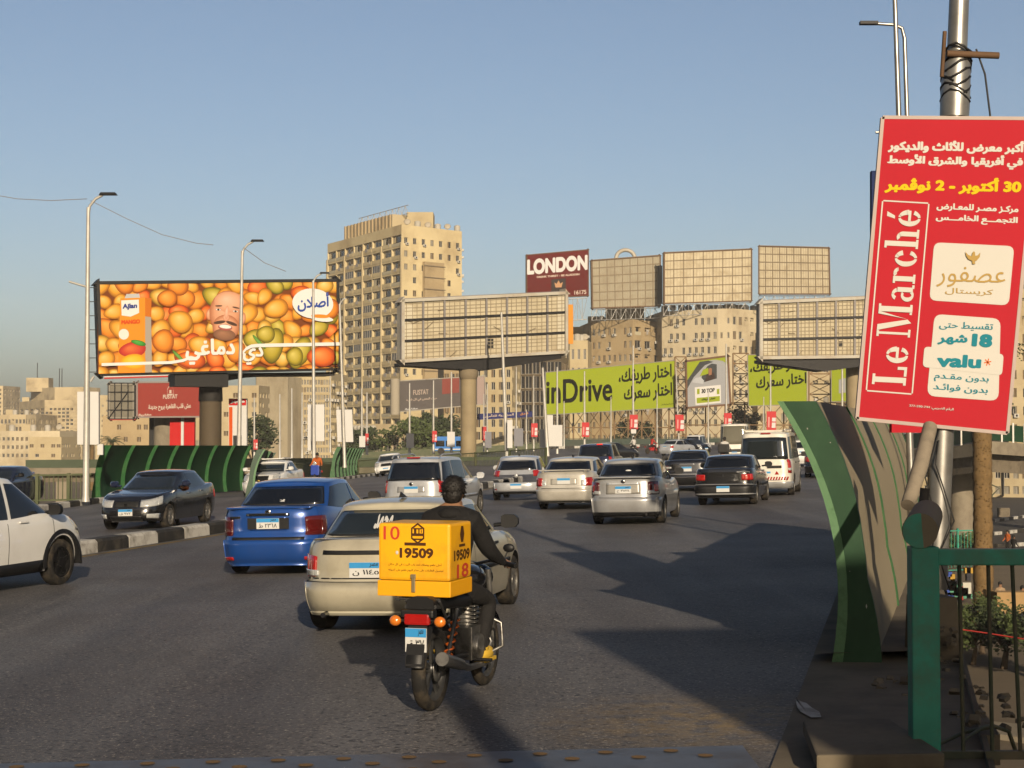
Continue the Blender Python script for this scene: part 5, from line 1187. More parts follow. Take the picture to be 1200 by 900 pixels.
def palm(label, px, py, Y, r, zb=-6.5, seed=1, fronds=16, trunk=.3, cut=None):
    rr = random.Random(seed); c = at(px, py, Y); base = V((c.x, c.y, zb)); t = thing('palm_tree', label, 'palm', base, 0)
    q = MB(); n = max(8, int((c.z - zb) / .22)); pts = [base + (c - base) * k / n for k in range(n + 1)]; q.tube(pts, [trunk * rr.uniform(.94, 1.06) * (1.12 - .12 * k / n) for k in range(n + 1)], 12)
    for k in range(int((c.z - zb) * 70)):
        z = rr.uniform(zb, c.z); a = rr.uniform(0, 6.28); u = V((math.cos(a), math.sin(a), 0)); p = V((c.x, c.y, z)) + u * trunk * .95; s = u.cross(V((0, 0, 1))) * .07
        q.add([p - s, p + s, p + u * .10 + V((0, 0, .12))], [(0, 1, 2)])
    part('trunk', q, M('palm_bark', (.20, .125, .05), .9, 0, .45, 6, bump=.5), t, world=True); q = MB()
    for k in range(fronds):
        a = 6.283 * k / fronds + rr.uniform(-.2, .2); e = rr.uniform(-.1, 1.0); u = V((math.cos(a), math.sin(a), 0)); pr = None
        for j in range(9):
            s = j / 8; p = c + u * r * s * math.cos(e * (1 - s)) + V((0, 0, r * (math.sin(e) * s - .75 * s * s)))
            if pr is not None:
                w = u.cross(V((0, 0, 1)))
                for sd_ in (-1, 1):
                    for m in range(3):
                        b0 = pr + (p - pr) * m / 3; tip = b0 + (w * sd_ * .8 + u * .5 - V((0, 0, .5))) * r * .22 * (1.1 - s); q.add([b0, b0 + (p - pr) * .22, tip], [(0, 1, 2)])
            pr = p
    part('crown', q, LEAFD, t, world=True); return t
palm('small palm before the brown warehouse', 131, 516, 240, 3.0, seed=2)
palm('second small palm beside the balustrade lamp post', 108, 518, 260, 2.8, seed=3)
# ------------------------------------------------------------------ the traffic
def carpos(px, py, axle, sside, hw, yaw, oncoming=False):
    p = gnd(px, py); s = -1 if oncoming else 1
    fw = V((math.sin(yaw), math.cos(yaw), 0)) * s; rt = fw.cross(V((0, 0, 1)))
    return p - fw * axle - rt * (sside * hw)
def xpart(t, name, mats, fn, **kw):
    q = MB(); fn(q); return part(name, q, mats, t, **kw)
def spoiler(t, P, y, z, w, mat, hgt=0.08):
    xpart(t, 'spoiler', [mat], lambda q: (q.box((0, y, z + hgt), (w, 0.17, 0.03)), [q.box((s * w * 0.42, y + 0.02, z + hgt / 2), (0.07, 0.12, hgt)) for s in (-1, 1)]), bevel=0.012)
def antenna(t, y, z): xpart(t, 'antenna', [BLK], lambda q: q.add([(-.03, y + .09, z), (.03, y + .09, z), (.025, y - .06, z), (-.025, y - .06, z), (0, y - .07, z + .07)], [(0, 1, 4), (1, 2, 4), (2, 3, 4), (3, 0, 4)]))
def wiper(t, P, z):
    C, tz = P['_C'], P['_tz']; a = C.pt(C.px(0.02), tz(z)); b = C.pt(C.px(0.62), tz(z + 0.03))
    xpart(t, 'wiper', [BLK], lambda q: q.tube([a + V((0, -.02, 0)), b + V((0, -.025, .01))], 0.012, 5))
def exhaust(t, x, y, z): xpart(t, 'exhaust_pipe', [CHR, BLK], lambda q: (q.lathe([(-.16, .028), (.0, .032), (.0, .024), (-.1, .022)], c=(x, y, z), axis='Y', n=12), q.box((x, y + .5, z + .05), (.3, .5, .14), m=1)))

BEIGE = paint('champagne_paint', (0.60, 0.55, 0.41), 0.2, 0.36); BLUE = paint('blue_paint', (0.014, 0.095, 0.42), 0.4, 0.28, damt=0.08)
SILV = paint('silver_paint', (0.54, 0.56, 0.59), 0.2, 0.34); GREYS = paint('grey_silver_paint', (0.40, 0.405, 0.41), 0.25, 0.34); GOLDS = paint('pale_gold_paint', (0.58, 0.55, 0.48), 0.18, 0.34)
WHITE = paint('white_paint', (0.86, 0.855, 0.83), 0.0, 0.35, damt=0.12); CREAM = paint('cream_paint', (0.80, 0.76, 0.66), 0.0, 0.4, damt=0.3)
BLACK = paint('black_paint', (0.010, 0.010, 0.011), 0.0, 0.22, dirt=False); NAVY = paint('navy_paint', (0.016, 0.022, 0.055), 0.0, 0.22, dirt=False)
SEAM = BLK

# beige saloon in front of the motorcycle
P = sedan(4.2, 1.77, 1.405, 1.00, 0.93, paint=BEIGE, rim='steel', nr=4.2, zb=0.22, glass=GLASS2,
    rin=[(0, .12), (.1, .05), (.25, .0), (.38, .0), (.45, .05), (.5, .075), (.75, .095), (.92, .13), (1, .19)],
    tl=[('tail_lamp', .66, .34, .62, .83, RED), ('reverse_lamp', .68, .06, .63, .69, LAMP, .016)],
    rb=[('bumper', .95, .24, .555, BEIGE, .03), ('bumper_strip', .93, .245, .285, M('pale_strip', (.5, .47, .36), .5), .036), ('bumper_seam', .93, .555, .572, BLK, .012), ('trunk_seam', .80, .60, .612, BLK, .008), ('trunk_garnish', .56, .845, .885, BLK, .014)],
    plate=(.70, '١١٤٥ ن'), plateoff=.004, mirror=BLK, sidetrim=[('side_moulding', .50, .56, BLK, .02)], handle=BLK)
P['cab'].update(wt=.74, rwx=.88, rw1=.93, pw=.85)
t = car('saloon_car', 'dusty champagne saloon with plain steel wheels just ahead of the delivery motorcycle', P, gnd(428, 748), R(12.5))
antenna(t, -0.62, 1.40); exhaust(t, -.45, -1.96, .24)
xpart(t, 'trunk_seam', [BLK], lambda q: [q.box((0, -2.1 + .24 + .0, 1.008), (1.24, .012, .012))])
C, tz = P['_C'], P['_tz']
def decal(q):
    a = lambda x, z: C.pt(C.px(x), tz(z)) + V((0, -.018, .008))
    text_quads(q, 'محمد', a(-.20, 1.10), a(.06, 1.12), a(-.23, 1.27), bold=.05, rows=30)
xpart(t, 'window_sticker', [PWH], decal)

# blue saloon
P = sedan(4.42, 1.76, 1.475, 1.05, 0.98, paint=BLUE, nr=5.5, zb=.18,
    rin=[(0, .10), (.1, .03), (.3, .0), (.45, .0), (.52, .05), (.58, .07), (.9, .06), (1, .10)],
    tl=[('tail_lamp', .66, .36, .62, .90, DRED), ('reflector', .66, .10, .27, .31, RED, .032)],
    rb=[('bumper', .95, .17, .56, BLUE, .03), ('trunk_gap', .66, .545, .60, BLK, .006), ('plate_recess', .34, .70, .92, BLUE, .004), ('chrome_bar', .40, .925, .955, CHR, .022)],
    plate=(.81, '٢٣٦٨ ط'), plateoff=.01)
P['cab'].update(rwx=.86, pw=.85)
t = car('saloon_car', 'bright blue saloon with its trunk lid ajar and a small lip spoiler', P, gnd(314, 676), R(9.5))
spoiler(t, P, -2.06, 1.02, 1.34, BLUE, .03)
xpart(t, 'plate_surround', [BLK], lambda q: q.box((0, rear_y(P, .81) - .006, .81), (.66, .015, .17)))
xpart(t, 'badge', [CHR], lambda q: q.ball((0, rear_y(P, .98) - .02, .985), (.05, .012, .04)))
xpart(t, 'name_badge', [CHR], lambda q: q.box((-.52, rear_y(P, .9) - .02, .91), (.16, .01, .03)))
xpart(t, 'window_sticker', [PWH], lambda q: text_quads(q, 'لا', *[P['_C'].pt(P['_C'].px(x), P['_tz'](z)) + V((0, -.02, .01)) for x, z in ((-.06, 1.13), (.06, 1.13), (-.06, 1.17))], bold=.05, rows=12))

# white crossover cut by the frame
P = sedan(4.45, 1.82, 1.70, 1.08, 1.08, paint=WHITE, wr=.345, rim='dark', zb=.24, nf=5, glass=GLASS, glasss=GLASS,
    deck=[(-2.22, 1.02), (-2, 1.08), (-1.2, 1.08), (0, 1.06), (.9, 1.09), (1.5, 1.05), (1.95, .95), (2.22, .76)],
    fin=[(0, .14), (.12, .05), (.3, .0), (.6, .02), (.8, .08), (1, .25)], sidetrim=[('sill_cladding', 0, .20, BLK, .022)],
    hl=[('headlamp', .55, .42, .66, .77, LAMP)], fb=[('lower_grille', .6, .26, .42, BLK, .01)], tl=[('tail_lamp', .6, .3, .8, .95, RED)], handles=(-.75, .38), ym=1.02, zm=1.14, th=.9, doors=(-1.0, .02, 1.12))
P['cab'] = dict(yr0=-2.1, yr1=-1.75, yf0=1.50, yf1=.52, pillars=[-.95, .1], wb=.95, wt=.78)
P['axles'] = (-1.32, 1.33)
t = car('crossover_car', 'white crossover with black sills and dark wheels beside the striped kerb', P, yaw=R(19), pos=carpos(73, 685, 1.33, 1, .88, R(19)))
for yy in (1.33, -1.32):
    for s in (-1, 1):
        def arch(q, yy=yy, s=s):
            n = 18; o = []; i2 = []
            for k in range(n + 1):
                a = R(-8) + R(196) * k / n; y = yy + .43 * math.cos(a); z = .345 + .43 * math.sin(a)
                yo = yy + .49 * math.cos(a); zo = .345 + .49 * math.sin(a); xo = s * (.905); o.append((xo, yo, zo)); i2.append((xo + s * .012, y, z))
            q.add(o + i2, [(k, k + 1, n + 2 + k, n + 1 + k) for k in range(n)], 0, True)
            q.add(i2 + [(p[0] - s * .12, p[1], p[2]) for p in i2], [(k, k + 1, n + 2 + k, n + 1 + k) for k in range(n)], 0, True)
            q.add([(p[0] - s * .04, p[1], p[2]) for p in o] + o, [(k, k + 1, n + 2 + k, n + 1 + k) for k in range(n)], 0, True)
        xpart(t, 'arch_trim', [BLK], arch)

# black saloon coming the other way
P = sedan(4.48, 1.70, 1.44, 1.03, .95, paint=BLACK, nf=5,
    fin=[(0, .08), (.15, .0), (.4, .0), (.55, .02), (.75, .06), (.92, .12), (1, .22)],
    hl=[('headlamp', .42, .40, .56, .70, LAMP), ('fog_lamp', .62, .05, .30, .40, LAMP)], fb=[('grille', .36, .56, .68, M('grille_dark', (.05, .05, .05), .4, .6), .01), ('lower_grille', .5, .22, .36, BLK, .008), ('bumper_seam', .8, .50, .512, BLK, .006)],
    fplate=.44, fptxt='٩٧٢ ق', glassf=GLASS2, glasss=GLASS2, handle=CHR, mirror=NAVY, tl=[('tail_lamp', .7, .3, .65, .85, RED)])
P['cab'].update(yr0=-2.05, yr1=-1.15, yf1=.20); P['deck'][-2] = (1.75, .86); P['deck'][-1] = (2.24, .72)
t = car('saloon_car', 'black saloon with chrome door handles coming past the curved green screens', P, yaw=R(9), oncoming=True, pos=carpos(199, 619, 1.36, -1, .78, R(9), True))
xpart(t, 'badge', [CHR], lambda q: q.box((0, 2.235, .63), (.07, .03, .05)))

tt = t
def window_driver(t):
    r = thing('person', 'driver in an orange top resting an arm on the window of the oncoming black saloon', 'person', t.matrix_basis @ V((-.36, .02, -.42)), 0); r.rotation_euler = t.rotation_euler; INV[r.name] = r.matrix_basis.inverted()
    J, E = seated(detail=False); J['lel'] = (-.50, .24, 1.37, .06); J['lwrist'] = (-.44, .44, 1.40, .036); J['lpalm'] = (-.40, .50, 1.44, .036)
    body(r, J, E, None, [SKIN, cloth('top_orange', (.52, .12, .02)), TROU, BLK]); hairpart(r, J)
DRIVER_CAR = t
# navy saloon behind the white crossover, and a hatchback further back
P = sedan(4.4, 1.7, 1.45, 1.04, .95, paint=NAVY, rim='steel', hl=[('headlamp', .45, .4, .55, .70, LAMP)], tl=[('tail_lamp', .7, .3, .68, .88, DRED)])
car('saloon_car', 'navy saloon half hidden by the white crossover', P, yaw=R(6), oncoming=True, pos=carpos(44, 590, -1.3, -1, .78, R(6), True))
P = sedan(4.0, 1.65, 1.45, 1.0, .95, paint=BLUE, far=1, hl=[('headlamp', .45, .4, .55, .70, LAMP)])
car('hatchback_car', 'dark blue car on the far lane at the green balustrade', P, gnd(4, 571), R(6), oncoming=True)

# oncoming white saloons
P = sedan(4.1, 1.62, 1.40, 1.0, .95, paint=WHITE, rim='steel', nf=4.6, mirror=WHITE, ym=.72,
    hl=[('headlamp', .62, .3, .56, .70, LAMP), ('indicator', .80, .12, .42, .48, ORG)], fb=[('grille', .42, .58, .69, BLK, .012), ('bumper', .95, .22, .52, WHITE, .03), ('bumper_slot', .6, .26, .36, BLK, .034)], fplate=.45, tl=[('tail_lamp', .7, .3, .65, .85, RED)])
t = car('saloon_car', 'white saloon with a roof rack before the short green screen', P, gnd(303, 583), R(8), oncoming=True)
xpart(t, 'roof_rack', [WHITE], lambda q: [q.box((0, y, 1.45), (1.15, .05, .04)) for y in (-.5, 0, .4)] + [q.box((s * .55, -.05, 1.47), (.04, 1.1, .05)) for s in (-1, 1)])
xpart(t, 'badge', [M('badge_gold', (.6, .4, .1), .3, .8)], lambda q: q.ball((0, 2.04, .635), (.06, .02, .035)))
P = sedan(4.2, 1.66, 1.42, 1.0, .95, paint=WHITE, far=1, hl=[('headlamp', .55, .3, .58, .72, LAMP)], fb=[('grille', .40, .60, .68, BLK, .012), ('lower_grille', .5, .26, .36, BLK, .012)], fplate=.45)
car('saloon_car', 'far white saloon coming along the empty lane past the short green screens', P, gnd(453, 558), R(4), oncoming=True)

# silver people carrier
P = dict(L=4.35, W=1.74, H=1.62, wr=.315, axles=(-1.3, 1.38), zb=.20, paint=SILV, nr=5.5,
    deck=[(-2.17, .98), (-1.9, 1.02), (-1, 1.0), (.6, .98), (1.3, .98), (1.8, .88), (2.17, .72)],
    cab=dict(yr0=-2.10, yr1=-1.82, yf0=1.40, yf1=.35, pillars=[-1.05, .02, .95], wb=.95, wt=.78, nr=6, rwx=.86, rw0=.02, rw1=.90, si=(.20, .12)), belt=.99, sbelt=1.0,
    rin=[(0, .10), (.15, .02), (.35, .0), (.5, .02), (1, .07)],
    tl=[('tail_lamp', .86, .12, .70, .99, RED)], rb=[('bumper', .95, .20, .52, SILV, .028), ('hatch_seam', .82, .52, .535, BLK, .01), ('plate_recess', .42, .72, .86, GREYS, .006)], plate=(.79, None), ym=1.0, doors=(-1.0, .05, 1.1), mirror=SILV, sidetrim=[('side_moulding', .42, .50, GREYS, .02)])
t = car('people_carrier', 'silver people carrier with a wide dark rear window beside the blue saloon', P, gnd(482, 611), R(14))
xpart(t, 'roof_rail', [GREYS], lambda q: [q.tube([(s * .62, -1.7, 1.58), (s * .64, -1.5, 1.65), (s * .64, .1, 1.66), (s * .63, .3, 1.6)], .02, 6) for s in (-1, 1)])
xpart(t, 'brake_lamp', [RED], lambda q: q.box((0, -1.86, 1.585), (.34, .05, .03)))
xpart(t, 'badge', [CHR], lambda q: q.ball((0, rear_y(P, .92) - .02, .93), (.05, .012, .045))); wiper(t, P, 1.04)

# silver hatchback
P = dict(L=4.05, W=1.70, H=1.45, wr=.30, axles=(-1.2, 1.25), zb=.22, paint=SILV, nr=4.6, rim='alloy',
    deck=[(-2.02, .93), (-1.8, .98), (-1, .97), (.4, .93), (1.1, .93), (1.7, .82), (2.02, .66)],
    cab=dict(yr0=-1.92, yr1=-1.32, yf0=1.15, yf1=.18, pillars=[-.55], wb=.93, wt=.72, nr=5, rwx=.80, rw0=.04, rw1=.86), belt=.97, sbelt=.97,
    rin=[(0, .10), (.15, .02), (.35, .0), (.5, .03), (1, .14)],
    tl=[('tail_lamp', .66, .28, .76, .93, RED), ('reflector', .75, .14, .36, .40, RED, .03)], rb=[('bumper', .95, .30, .58, SILV, .03), ('bumper_underside', .94, .22, .33, BLK, .022), ('hatch_seam', .9, .58, .592, BLK, .01)], plate=(.47, None), plateoff=.03, ym=.55, doors=(-.6, .8), handles=(-.4,), mirror=SILV)
t = car('hatchback_car', 'silver hatchback with a rounded tail beside the pale gold saloon', P, gnd(605, 587), R(7))
xpart(t, 'badge', [GREYS], lambda q: q.ball((0, rear_y(P, .8) - .012, .80), (.06, .015, .06))); wiper(t, P, 1.02); antenna(t, -.9, 1.44)

# pale gold saloon
P = sedan(4.55, 1.74, 1.46, 1.05, .96, paint=GOLDS, rim='alloy', zb=.22,
    tl=[('tail_lamp', .70, .26, .66, .88, RED), ('reverse_lamp', .56, 0, .66, .82, LAMP, .01)], rb=[('bumper', .95, .26, .58, GOLDS, .03), ('bumper_underside', .94, .20, .27, BLK, .02), ('trunk_seam', .72, .595, .61, BLK, .008), ('plate_recess', .42, .70, .86, M('recess_silver', (.5, .48, .43), .35, .3), .008)], plate=(.80, None), plateoff=.006)
t = car('saloon_car', 'pale gold saloon with a raised trunk spoiler and one pale repaired tail lamp', P, gnd(661, 598), R(12))
spoiler(t, P, -2.12, 1.04, 1.42, GOLDS, .06); exhaust(t, .45, -2.2, .22); antenna(t, -.6, 1.45)

# dark estate ahead of the gold saloon
P = dict(L=4.5, W=1.76, H=1.67, wr=.33, axles=(-1.3, 1.35), zb=.24, paint=NAVY, far=1,
    deck=[(-2.25, 1.02), (-2, 1.06), (0, 1.03), (1.1, 1.03), (1.8, .92), (2.25, .74)],
    cab=dict(yr0=-2.2, yr1=-1.85, yf0=1.25, yf1=.3, pillars=[-1.0, .1], wb=.95, wt=.80, nr=6), belt=1.05, sbelt=1.05,
    tl=[('tail_lamp', .8, .2, .80, 1.04, RED)], rb=[('bumper', .95, .24, .58, NAVY, .02)], plate=(.78, None))
t = car('estate_car', 'dark estate with one red brake light glowing above its rear window', P, gnd(696, 563), R(12))
xpart(t, 'brake_lamp', [M('brake_light', (.8, .03, .02), .3, emit=1.2)], lambda q: q.box((.25, -1.90, 1.62), (.26, .06, .04)))

# grey silver saloon
P = sedan(4.45, 1.695, 1.50, 1.08, .98, paint=GREYS, rim='alloy', nr=5.4, zb=.20,
    tl=[('tail_lamp', .66, .30, .68, .96, DRED), ('tail_lamp_lens', .80, .22, .74, .90, RED, .016), ('reverse_lamp', .62, .05, .69, .77, LAMP, .015)],
    rb=[('bumper', .95, .26, .62, GREYS, .03), ('bumper_underside', .90, .19, .32, BLK, .034), ('trunk_seam', .66, .615, .63, BLK, .008), ('plate_recess', .46, .70, .93, M('recess_grey', (.42, .4, .36), .35, .4), .006), ('chrome_bar', .44, .91, .95, SILV, .02)],
    plate=(.80, '٣٥٢٤ ح'), plateoff=.006)
P['cab'].update(rwx=.86, rw1=.92, pw=.8)
t = car('saloon_car', 'grey silver saloon with a lip spoiler and dark red tail lamps in the middle lane', P, gnd(731, 616), R(12.5))
spoiler(t, P, -2.12, 1.05, 1.40, GREYS, .03); exhaust(t, .52, -2.12, .25); antenna(t, -.55, 1.49)
xpart(t, 'badge', [CHR], lambda q: q.ball((0, rear_y(P, .95) - .02, .985), (.05, .012, .045)))
xpart(t, 'window_sticker', [PWH], lambda q: q.ball(P['_C'].pt(-math.pi / 2, P['_tz'](1.24)) + V((0, -.008, 0)), (.07, .012, .025)))

# black saloon with bright plate (behind), boxy black saloon (in front)
P = sedan(4.6, 1.76, 1.45, 1.08, .96, paint=BLACK, rim='alloy',
    tl=[('tail_lamp', .72, .28, .62, .90, DRED), ('reverse_lamp', .60, .02, .80, .86, LAMP, .016)], rb=[('bumper', .95, .2, .56, BLACK, .03), ('trunk_seam', .7, .60, .61, GREYS, .008), ('chrome_bar', .34, .93, .955, CHR, .02)], plate=(.78, None))
t = car('saloon_car', 'glossy black saloon with a thin chrome bar beside the boxy black one', P, gnd(805, 576), R(10))
antenna(t, -.5, 1.44)
P = sedan(4.4, 1.69, 1.41, 1.02, .90, paint=BLACK, rim='alloy', nr=9, zb=.20, 
    deck=[(-2.2, .99), (-2.12, 1.02), (-1.5, 1.02), (-.9, .98), (0, .92), (.9, .92), (1.7, .84), (2.2, .70)],
    rin=[(0, .06), (.15, .0), (.40, .0), (.44, .05), (.5, .07), (.9, .08), (1, .11)],
    tl=[('tail_lamp', .60, .08, .70, .86, RED)], rb=[('bumper', .95, .30, .58, BLK, .04), ('bumper_strip', .94, .56, .575, GREYS, .045), ('trunk_seam', .9, .615, .63, BLK, .006), ('lower_strip', .9, .33, .35, GREYS, .045)],
    plate=(.47, None), plateoff=.045, sidetrim=[('side_moulding', .42, .54, BLK, .02)])
P['cab'].update(rwx=.86, yr0=-1.62, yr1=-1.02, wt=.76)
t = car('saloon_car', 'old boxy black saloon with square red tail lamps in front of the white van', P, gnd(848, 593), R(15.5))
xpart(t, 'badge', [CHR], lambda q: q.box((0, rear_y(P, .85) - .02, .84), (.04, .012, .06)))
for x, w in ((.55, .36), (-.55, .3)): xpart(t, 'name_badge', [CHR], lambda q: q.box((x, rear_y(P, .92) - .02, .93), (w, .012, .028)))

# white van
P = dict(L=4.85, W=1.70, H=2.02, wr=.33, axles=(-1.35, 1.35), zb=.26, paint=CREAM, nr=9, rim='steel',
    deck=[(-2.42, 1.14), (-2.3, 1.15), (1.2, 1.15), (1.9, 1.12), (2.2, 1.0), (2.42, .8)],
    cab=dict(yr0=-2.38, yr1=-2.22, yf0=2.0, yf1=1.2, pillars=[-1.1, .2, 1.2], wb=.97, wt=.86, nr=9, rwx=.86, rw0=.01, rw1=.88, arch=.03), belt=1.15, sbelt=1.16,
    rin=[(0, .06), (.1, .0), (.3, .0), (.36, .03), (1, .05)],
    tl=[('tail_lamp', .88, .06, .72, 1.14, RED), ('reverse_lamp', .88, .06, .80, .88, LAMP, .016)], rb=[('bumper', .95, .26, .46, GREYS, .05), ('hatch_seam', .84, .50, .515, BLK, .006)], plate=(.70, None), glass=GLASS2, doors=(-.9, .1, 1.25), handle=BLK, ym=1.75, zm=1.25, cat='van')
t = car('passenger_van', 'dusty white passenger van with a red and white striped panel above its bumper', P, gnd(897, 582), R(14))
def stripes(q):
    y = rear_y(P, .56) - .012
    for k in range(9):
        x = -.02 + k * .085; q.add([(x, y, .51), (x + .045, y, .51), (x + .085, y, .61), (x + .04, y, .61)], [(0, 1, 2, 3)])
xpart(t, 'striped_panel', [RED], stripes)
xpart(t, 'roof_rack', [CREAM], lambda q: [q.box((0, y, 2.04), (1.3, .05, .05)) for y in (-1.9, -1.2, -.5, .2)] + [q.box((s * .62, -.8, 2.07), (.04, 2.5, .05)) for s in (-1, 1)])
xpart(t, 'hatch_handle', [BLK], lambda q: q.box((.30, rear_y(P, .9) - .02, .92), (.45, .03, .08)), bevel=.01)
xpart(t, 'brake_lamp', [RED], lambda q: q.box((.05, -2.26, 1.965), (.3, .04, .03))); wiper(t, P, 1.19)
xpart(t, 'warning_triangle', [RED], lambda q: q.add([(.30, rear_y(P, .7) - .012, .68), (.44, rear_y(P, .7) - .012, .68), (.37, rear_y(P, .7) - .012, .79)], [(0, 1, 2)]))

# far cars
def farcar(name, label, mat, px, py, yaw, oncoming=False, **k):
    P = sedan(4.4, 1.7, k.pop('H', 1.45), 1.02, .95, paint=mat, far=1, tl=[('tail_lamp', .7, .2, .68, .88, RED)], hl=[('headlamp', .5, .3, .56, .70, LAMP)], rb=[('bumper', .95, .2, .55, mat, .03)], plate=(.78, None), fplate=.45)
    P.update(k); return car(name, label, P, gnd(px, py), yaw, oncoming=oncoming)
SUVCAB = dict(yr0=-2.15, yr1=-1.8, yf0=1.2, yf1=.3, pillars=[-1.0, .1], wb=.95, wt=.80)
farcar('saloon_car', 'small silver saloon crossing in front of the dark green hoarding', SILV, 779, 534, R(38))
farcar('off_road_car', 'white off-road car stopped before the dark green hoarding', WHITE, 811, 531, R(24), H=1.8, cab=SUVCAB)
farcar('saloon_car', 'dark saloon just beyond the white off-road car', BLACK, 828, 531, R(-30), oncoming=True)
farcar('hatchback_car', 'white hatchback seen through the gap beside the van', WHITE, 941, 547, R(11), cab=SUVCAB, H=1.5)
farcar('saloon_car', 'black car with a red lamp half hidden by the curved screen', BLACK, 966, 560, R(12))
farcar('saloon_car', 'dark saloon far off behind the white banner cluster', BLACK, 690, 541, R(60))
# ------------------------------------------------------------------ the big red banner and what stands round it
SR = M('banner_scarlet', (.52, .016, .030), .8, 0, .06, 1.6, spec=.12, bump=.6); SY = lam('banner_yellow', (.80, .58, .01)); SWH = lam('banner_white', (.70, .68, .62)); TEAL = lam('banner_teal', (.015, .24, .31)); GOLD = lam('banner_gold', (.50, .33, .10))
YS_ = 14.0
B = Board((1035, 138), (1215, 139.5), (1180, 507), (1005, 490), YS_, YS_); t = B.root('banner', 'big tilted scarlet banner with white arabic lettering and a framed upright name', 'banner')
B.panel(SR, .035); B.frame(M('banner_edge', (.50, .40, .36), .6), .012, .004, .04, 'frame')
up = (30 / 352, -1.0); o = .004
TX = lambda s, bl, br, h, m, bold=.045, rows=44: B.text(s, bl, br, h, m, o, bold, up, rows)
TX('أكبر معرض للأثاث والديكور', (1040, 178.5), (1199, 181.5), 16, SWH, .06); TX('في أفريقيا والشرق الأوسط', (1039, 196), (1198, 199), 16.5, SWH, .06)
TX('30 أكتوبر - 2 نوڤمبر', (1036, 226), (1196, 229), 20, SY, .055)
TX('مركـز مصـر للمعـارض', (1097, 247), (1193, 251), 9.5, SWH, .05); TX('التجمـــع الخامـــس', (1096, 261), (1192, 265), 10.5, SWH, .05)
def bquad(pts, m, off, name): return B.quad(pts, m, off, name)
fr = [(1035, 236), (1087.5, 239), (1068, 461), (1016, 457)]
q = MB()
for a, b in zip(fr, fr[1:] + fr[:1]):
    A, Bp = B.on(*a, o), B.on(*b, o); d = (Bp - A).normalized(); u = B.n.cross(d) * .012; q.quad(A - d * .0, Bp, Bp + u, A + u)
part('name_frame', q, SWH, t, world=True)
# stencil slab-serif name, read upwards: shapes in a 0..1 high strip
def stencil():
    S = []; x = 0
    def rect(a, b, c, d): S.append([(x + a, c), (x + b, c), (x + b, d), (x + a, d)])
    def arc(cx, cy, rx, ry, a0, a1, tx, ty, n=14):
        for k in range(n):
            p, r = R(a0 + (a1 - a0) * k / n), R(a0 + (a1 - a0) * (k + 1) / n)
            S.append([(x + cx + rx * math.cos(p), cy + ry * math.sin(p)), (x + cx + rx * math.cos(r), cy + ry * math.sin(r)), (x + cx + (rx - tx) * math.cos(r), cy + (ry - ty) * math.sin(r)), (x + cx + (rx - tx) * math.cos(p), cy + (ry - ty) * math.sin(p))])
    def e():
        arc(.30, .33, .28, .33, 95, 265, .17, .07); arc(.30, .33, .28, .33, 5, 85, .17, .07); arc(.30, .33, .28, .33, 275, 335, .15, .08); rect(.18, .55, .29, .37)
    def stem(a, b, top, ser=.07): rect(a, b, 0, top); rect(a - ser, b + ser, 0, .07); rect(a - ser, b, top - .07, top)
    rect(.08, .26, .0, 1.0); rect(0, .36, .92, 1.0); rect(0, .24, 0, .08); rect(.30, .62, 0, .08); rect(.52, .62, 0, .28); x += .72   # L
    e(); x += .62 + .28
    rect(.08, .16, 0, 1.0); rect(0, .26, 0, .07); rect(0, .2, .93, 1.0); S.append([(x + .2, 1), (x + .40, 1), (x + .60, .12), (x + .48, .0)]); S.append([(x + .62, .14), (x + .70, .46), (x + .86, 1.0), (x + .76, 1.0)]); rect(.84, 1.02, 0, 1.0); rect(.76, 1.1, 0, .07); rect(.86, 1.1, .93, 1.0); x += 1.18  # M
    arc(.26, .46, .22, .20, 20, 150, .14, .08); rect(.34, .50, .04, .50); rect(.46, .58, 0, .07); arc(.24, .19, .22, .19, 60, 320, .14, .07); x += .62   # a
    stem(.08, .25, .66); arc(.36, .50, .18, .16, 10, 130, .12, .10); x += .56        # r
    arc(.30, .33, .28, .33, 95, 265, .17, .07); arc(.30, .33, .28, .33, 20, 85, .17, .10); arc(.30, .33, .28, .33, 275, 335, .15, .08); x += .62    # c
    stem(.08, .25, 1.0); arc(.38, .46, .20, .20, 0, 120, .16, .09); rect(.42, .58, 0, .46); rect(.36, .66, 0, .07); x += .74     # h
    e(); S.append([(x + .26, .76), (x + .36, .76), (x + .50, 1.0), (x + .34, 1.0)]); x += .60
    return S, x
S, xw = stencil(); q = MB(); A, Bb, C_ = B.on(1061, 452, o), B.on(1079.5, 246, o), B.on(1021.5, 450, o)
for i, s in enumerate(S): q.add([A + (Bb - A) * (p[0] / xw) + (C_ - A) * p[1] + B.n * (.0008 * (i % 9)) for p in s], [tuple(range(len(s)))])
part('name_lettering', q, SWH, t, world=True)
def rrect(pts, m, name, off, r=.12):
    P = [V((x, y, 0)) for x, y in pts]; out = []
    for i, p in enumerate(P):
        a, b = P[i - 1], P[(i + 1) % 4]; e = min((a - p).length, (b - p).length) * r
        for k in range(5):
            s = k / 4; u = p + (a - p).normalized() * e * (1 - s) ** 2 + (b - p).normalized() * e * s ** 2; out.append((u.x, u.y))
    return B.quad(out, m, off, name)
rrect([(1094.5, 284), (1188.5, 288.5), (1182, 358), (1089, 352)], SWH, 'white_patch', o)
o = .009
TX('عصفور', (1097, 336), (1177, 338), 24, GOLD, .0); B.text('كريستال', (1107, 345), (1163, 347.5), 8, GOLD, o, .01, up)
B.text('عصفور', (1096, 331.5), (1178, 333), 16, GOLD, o * 2, .015, up) if False else None
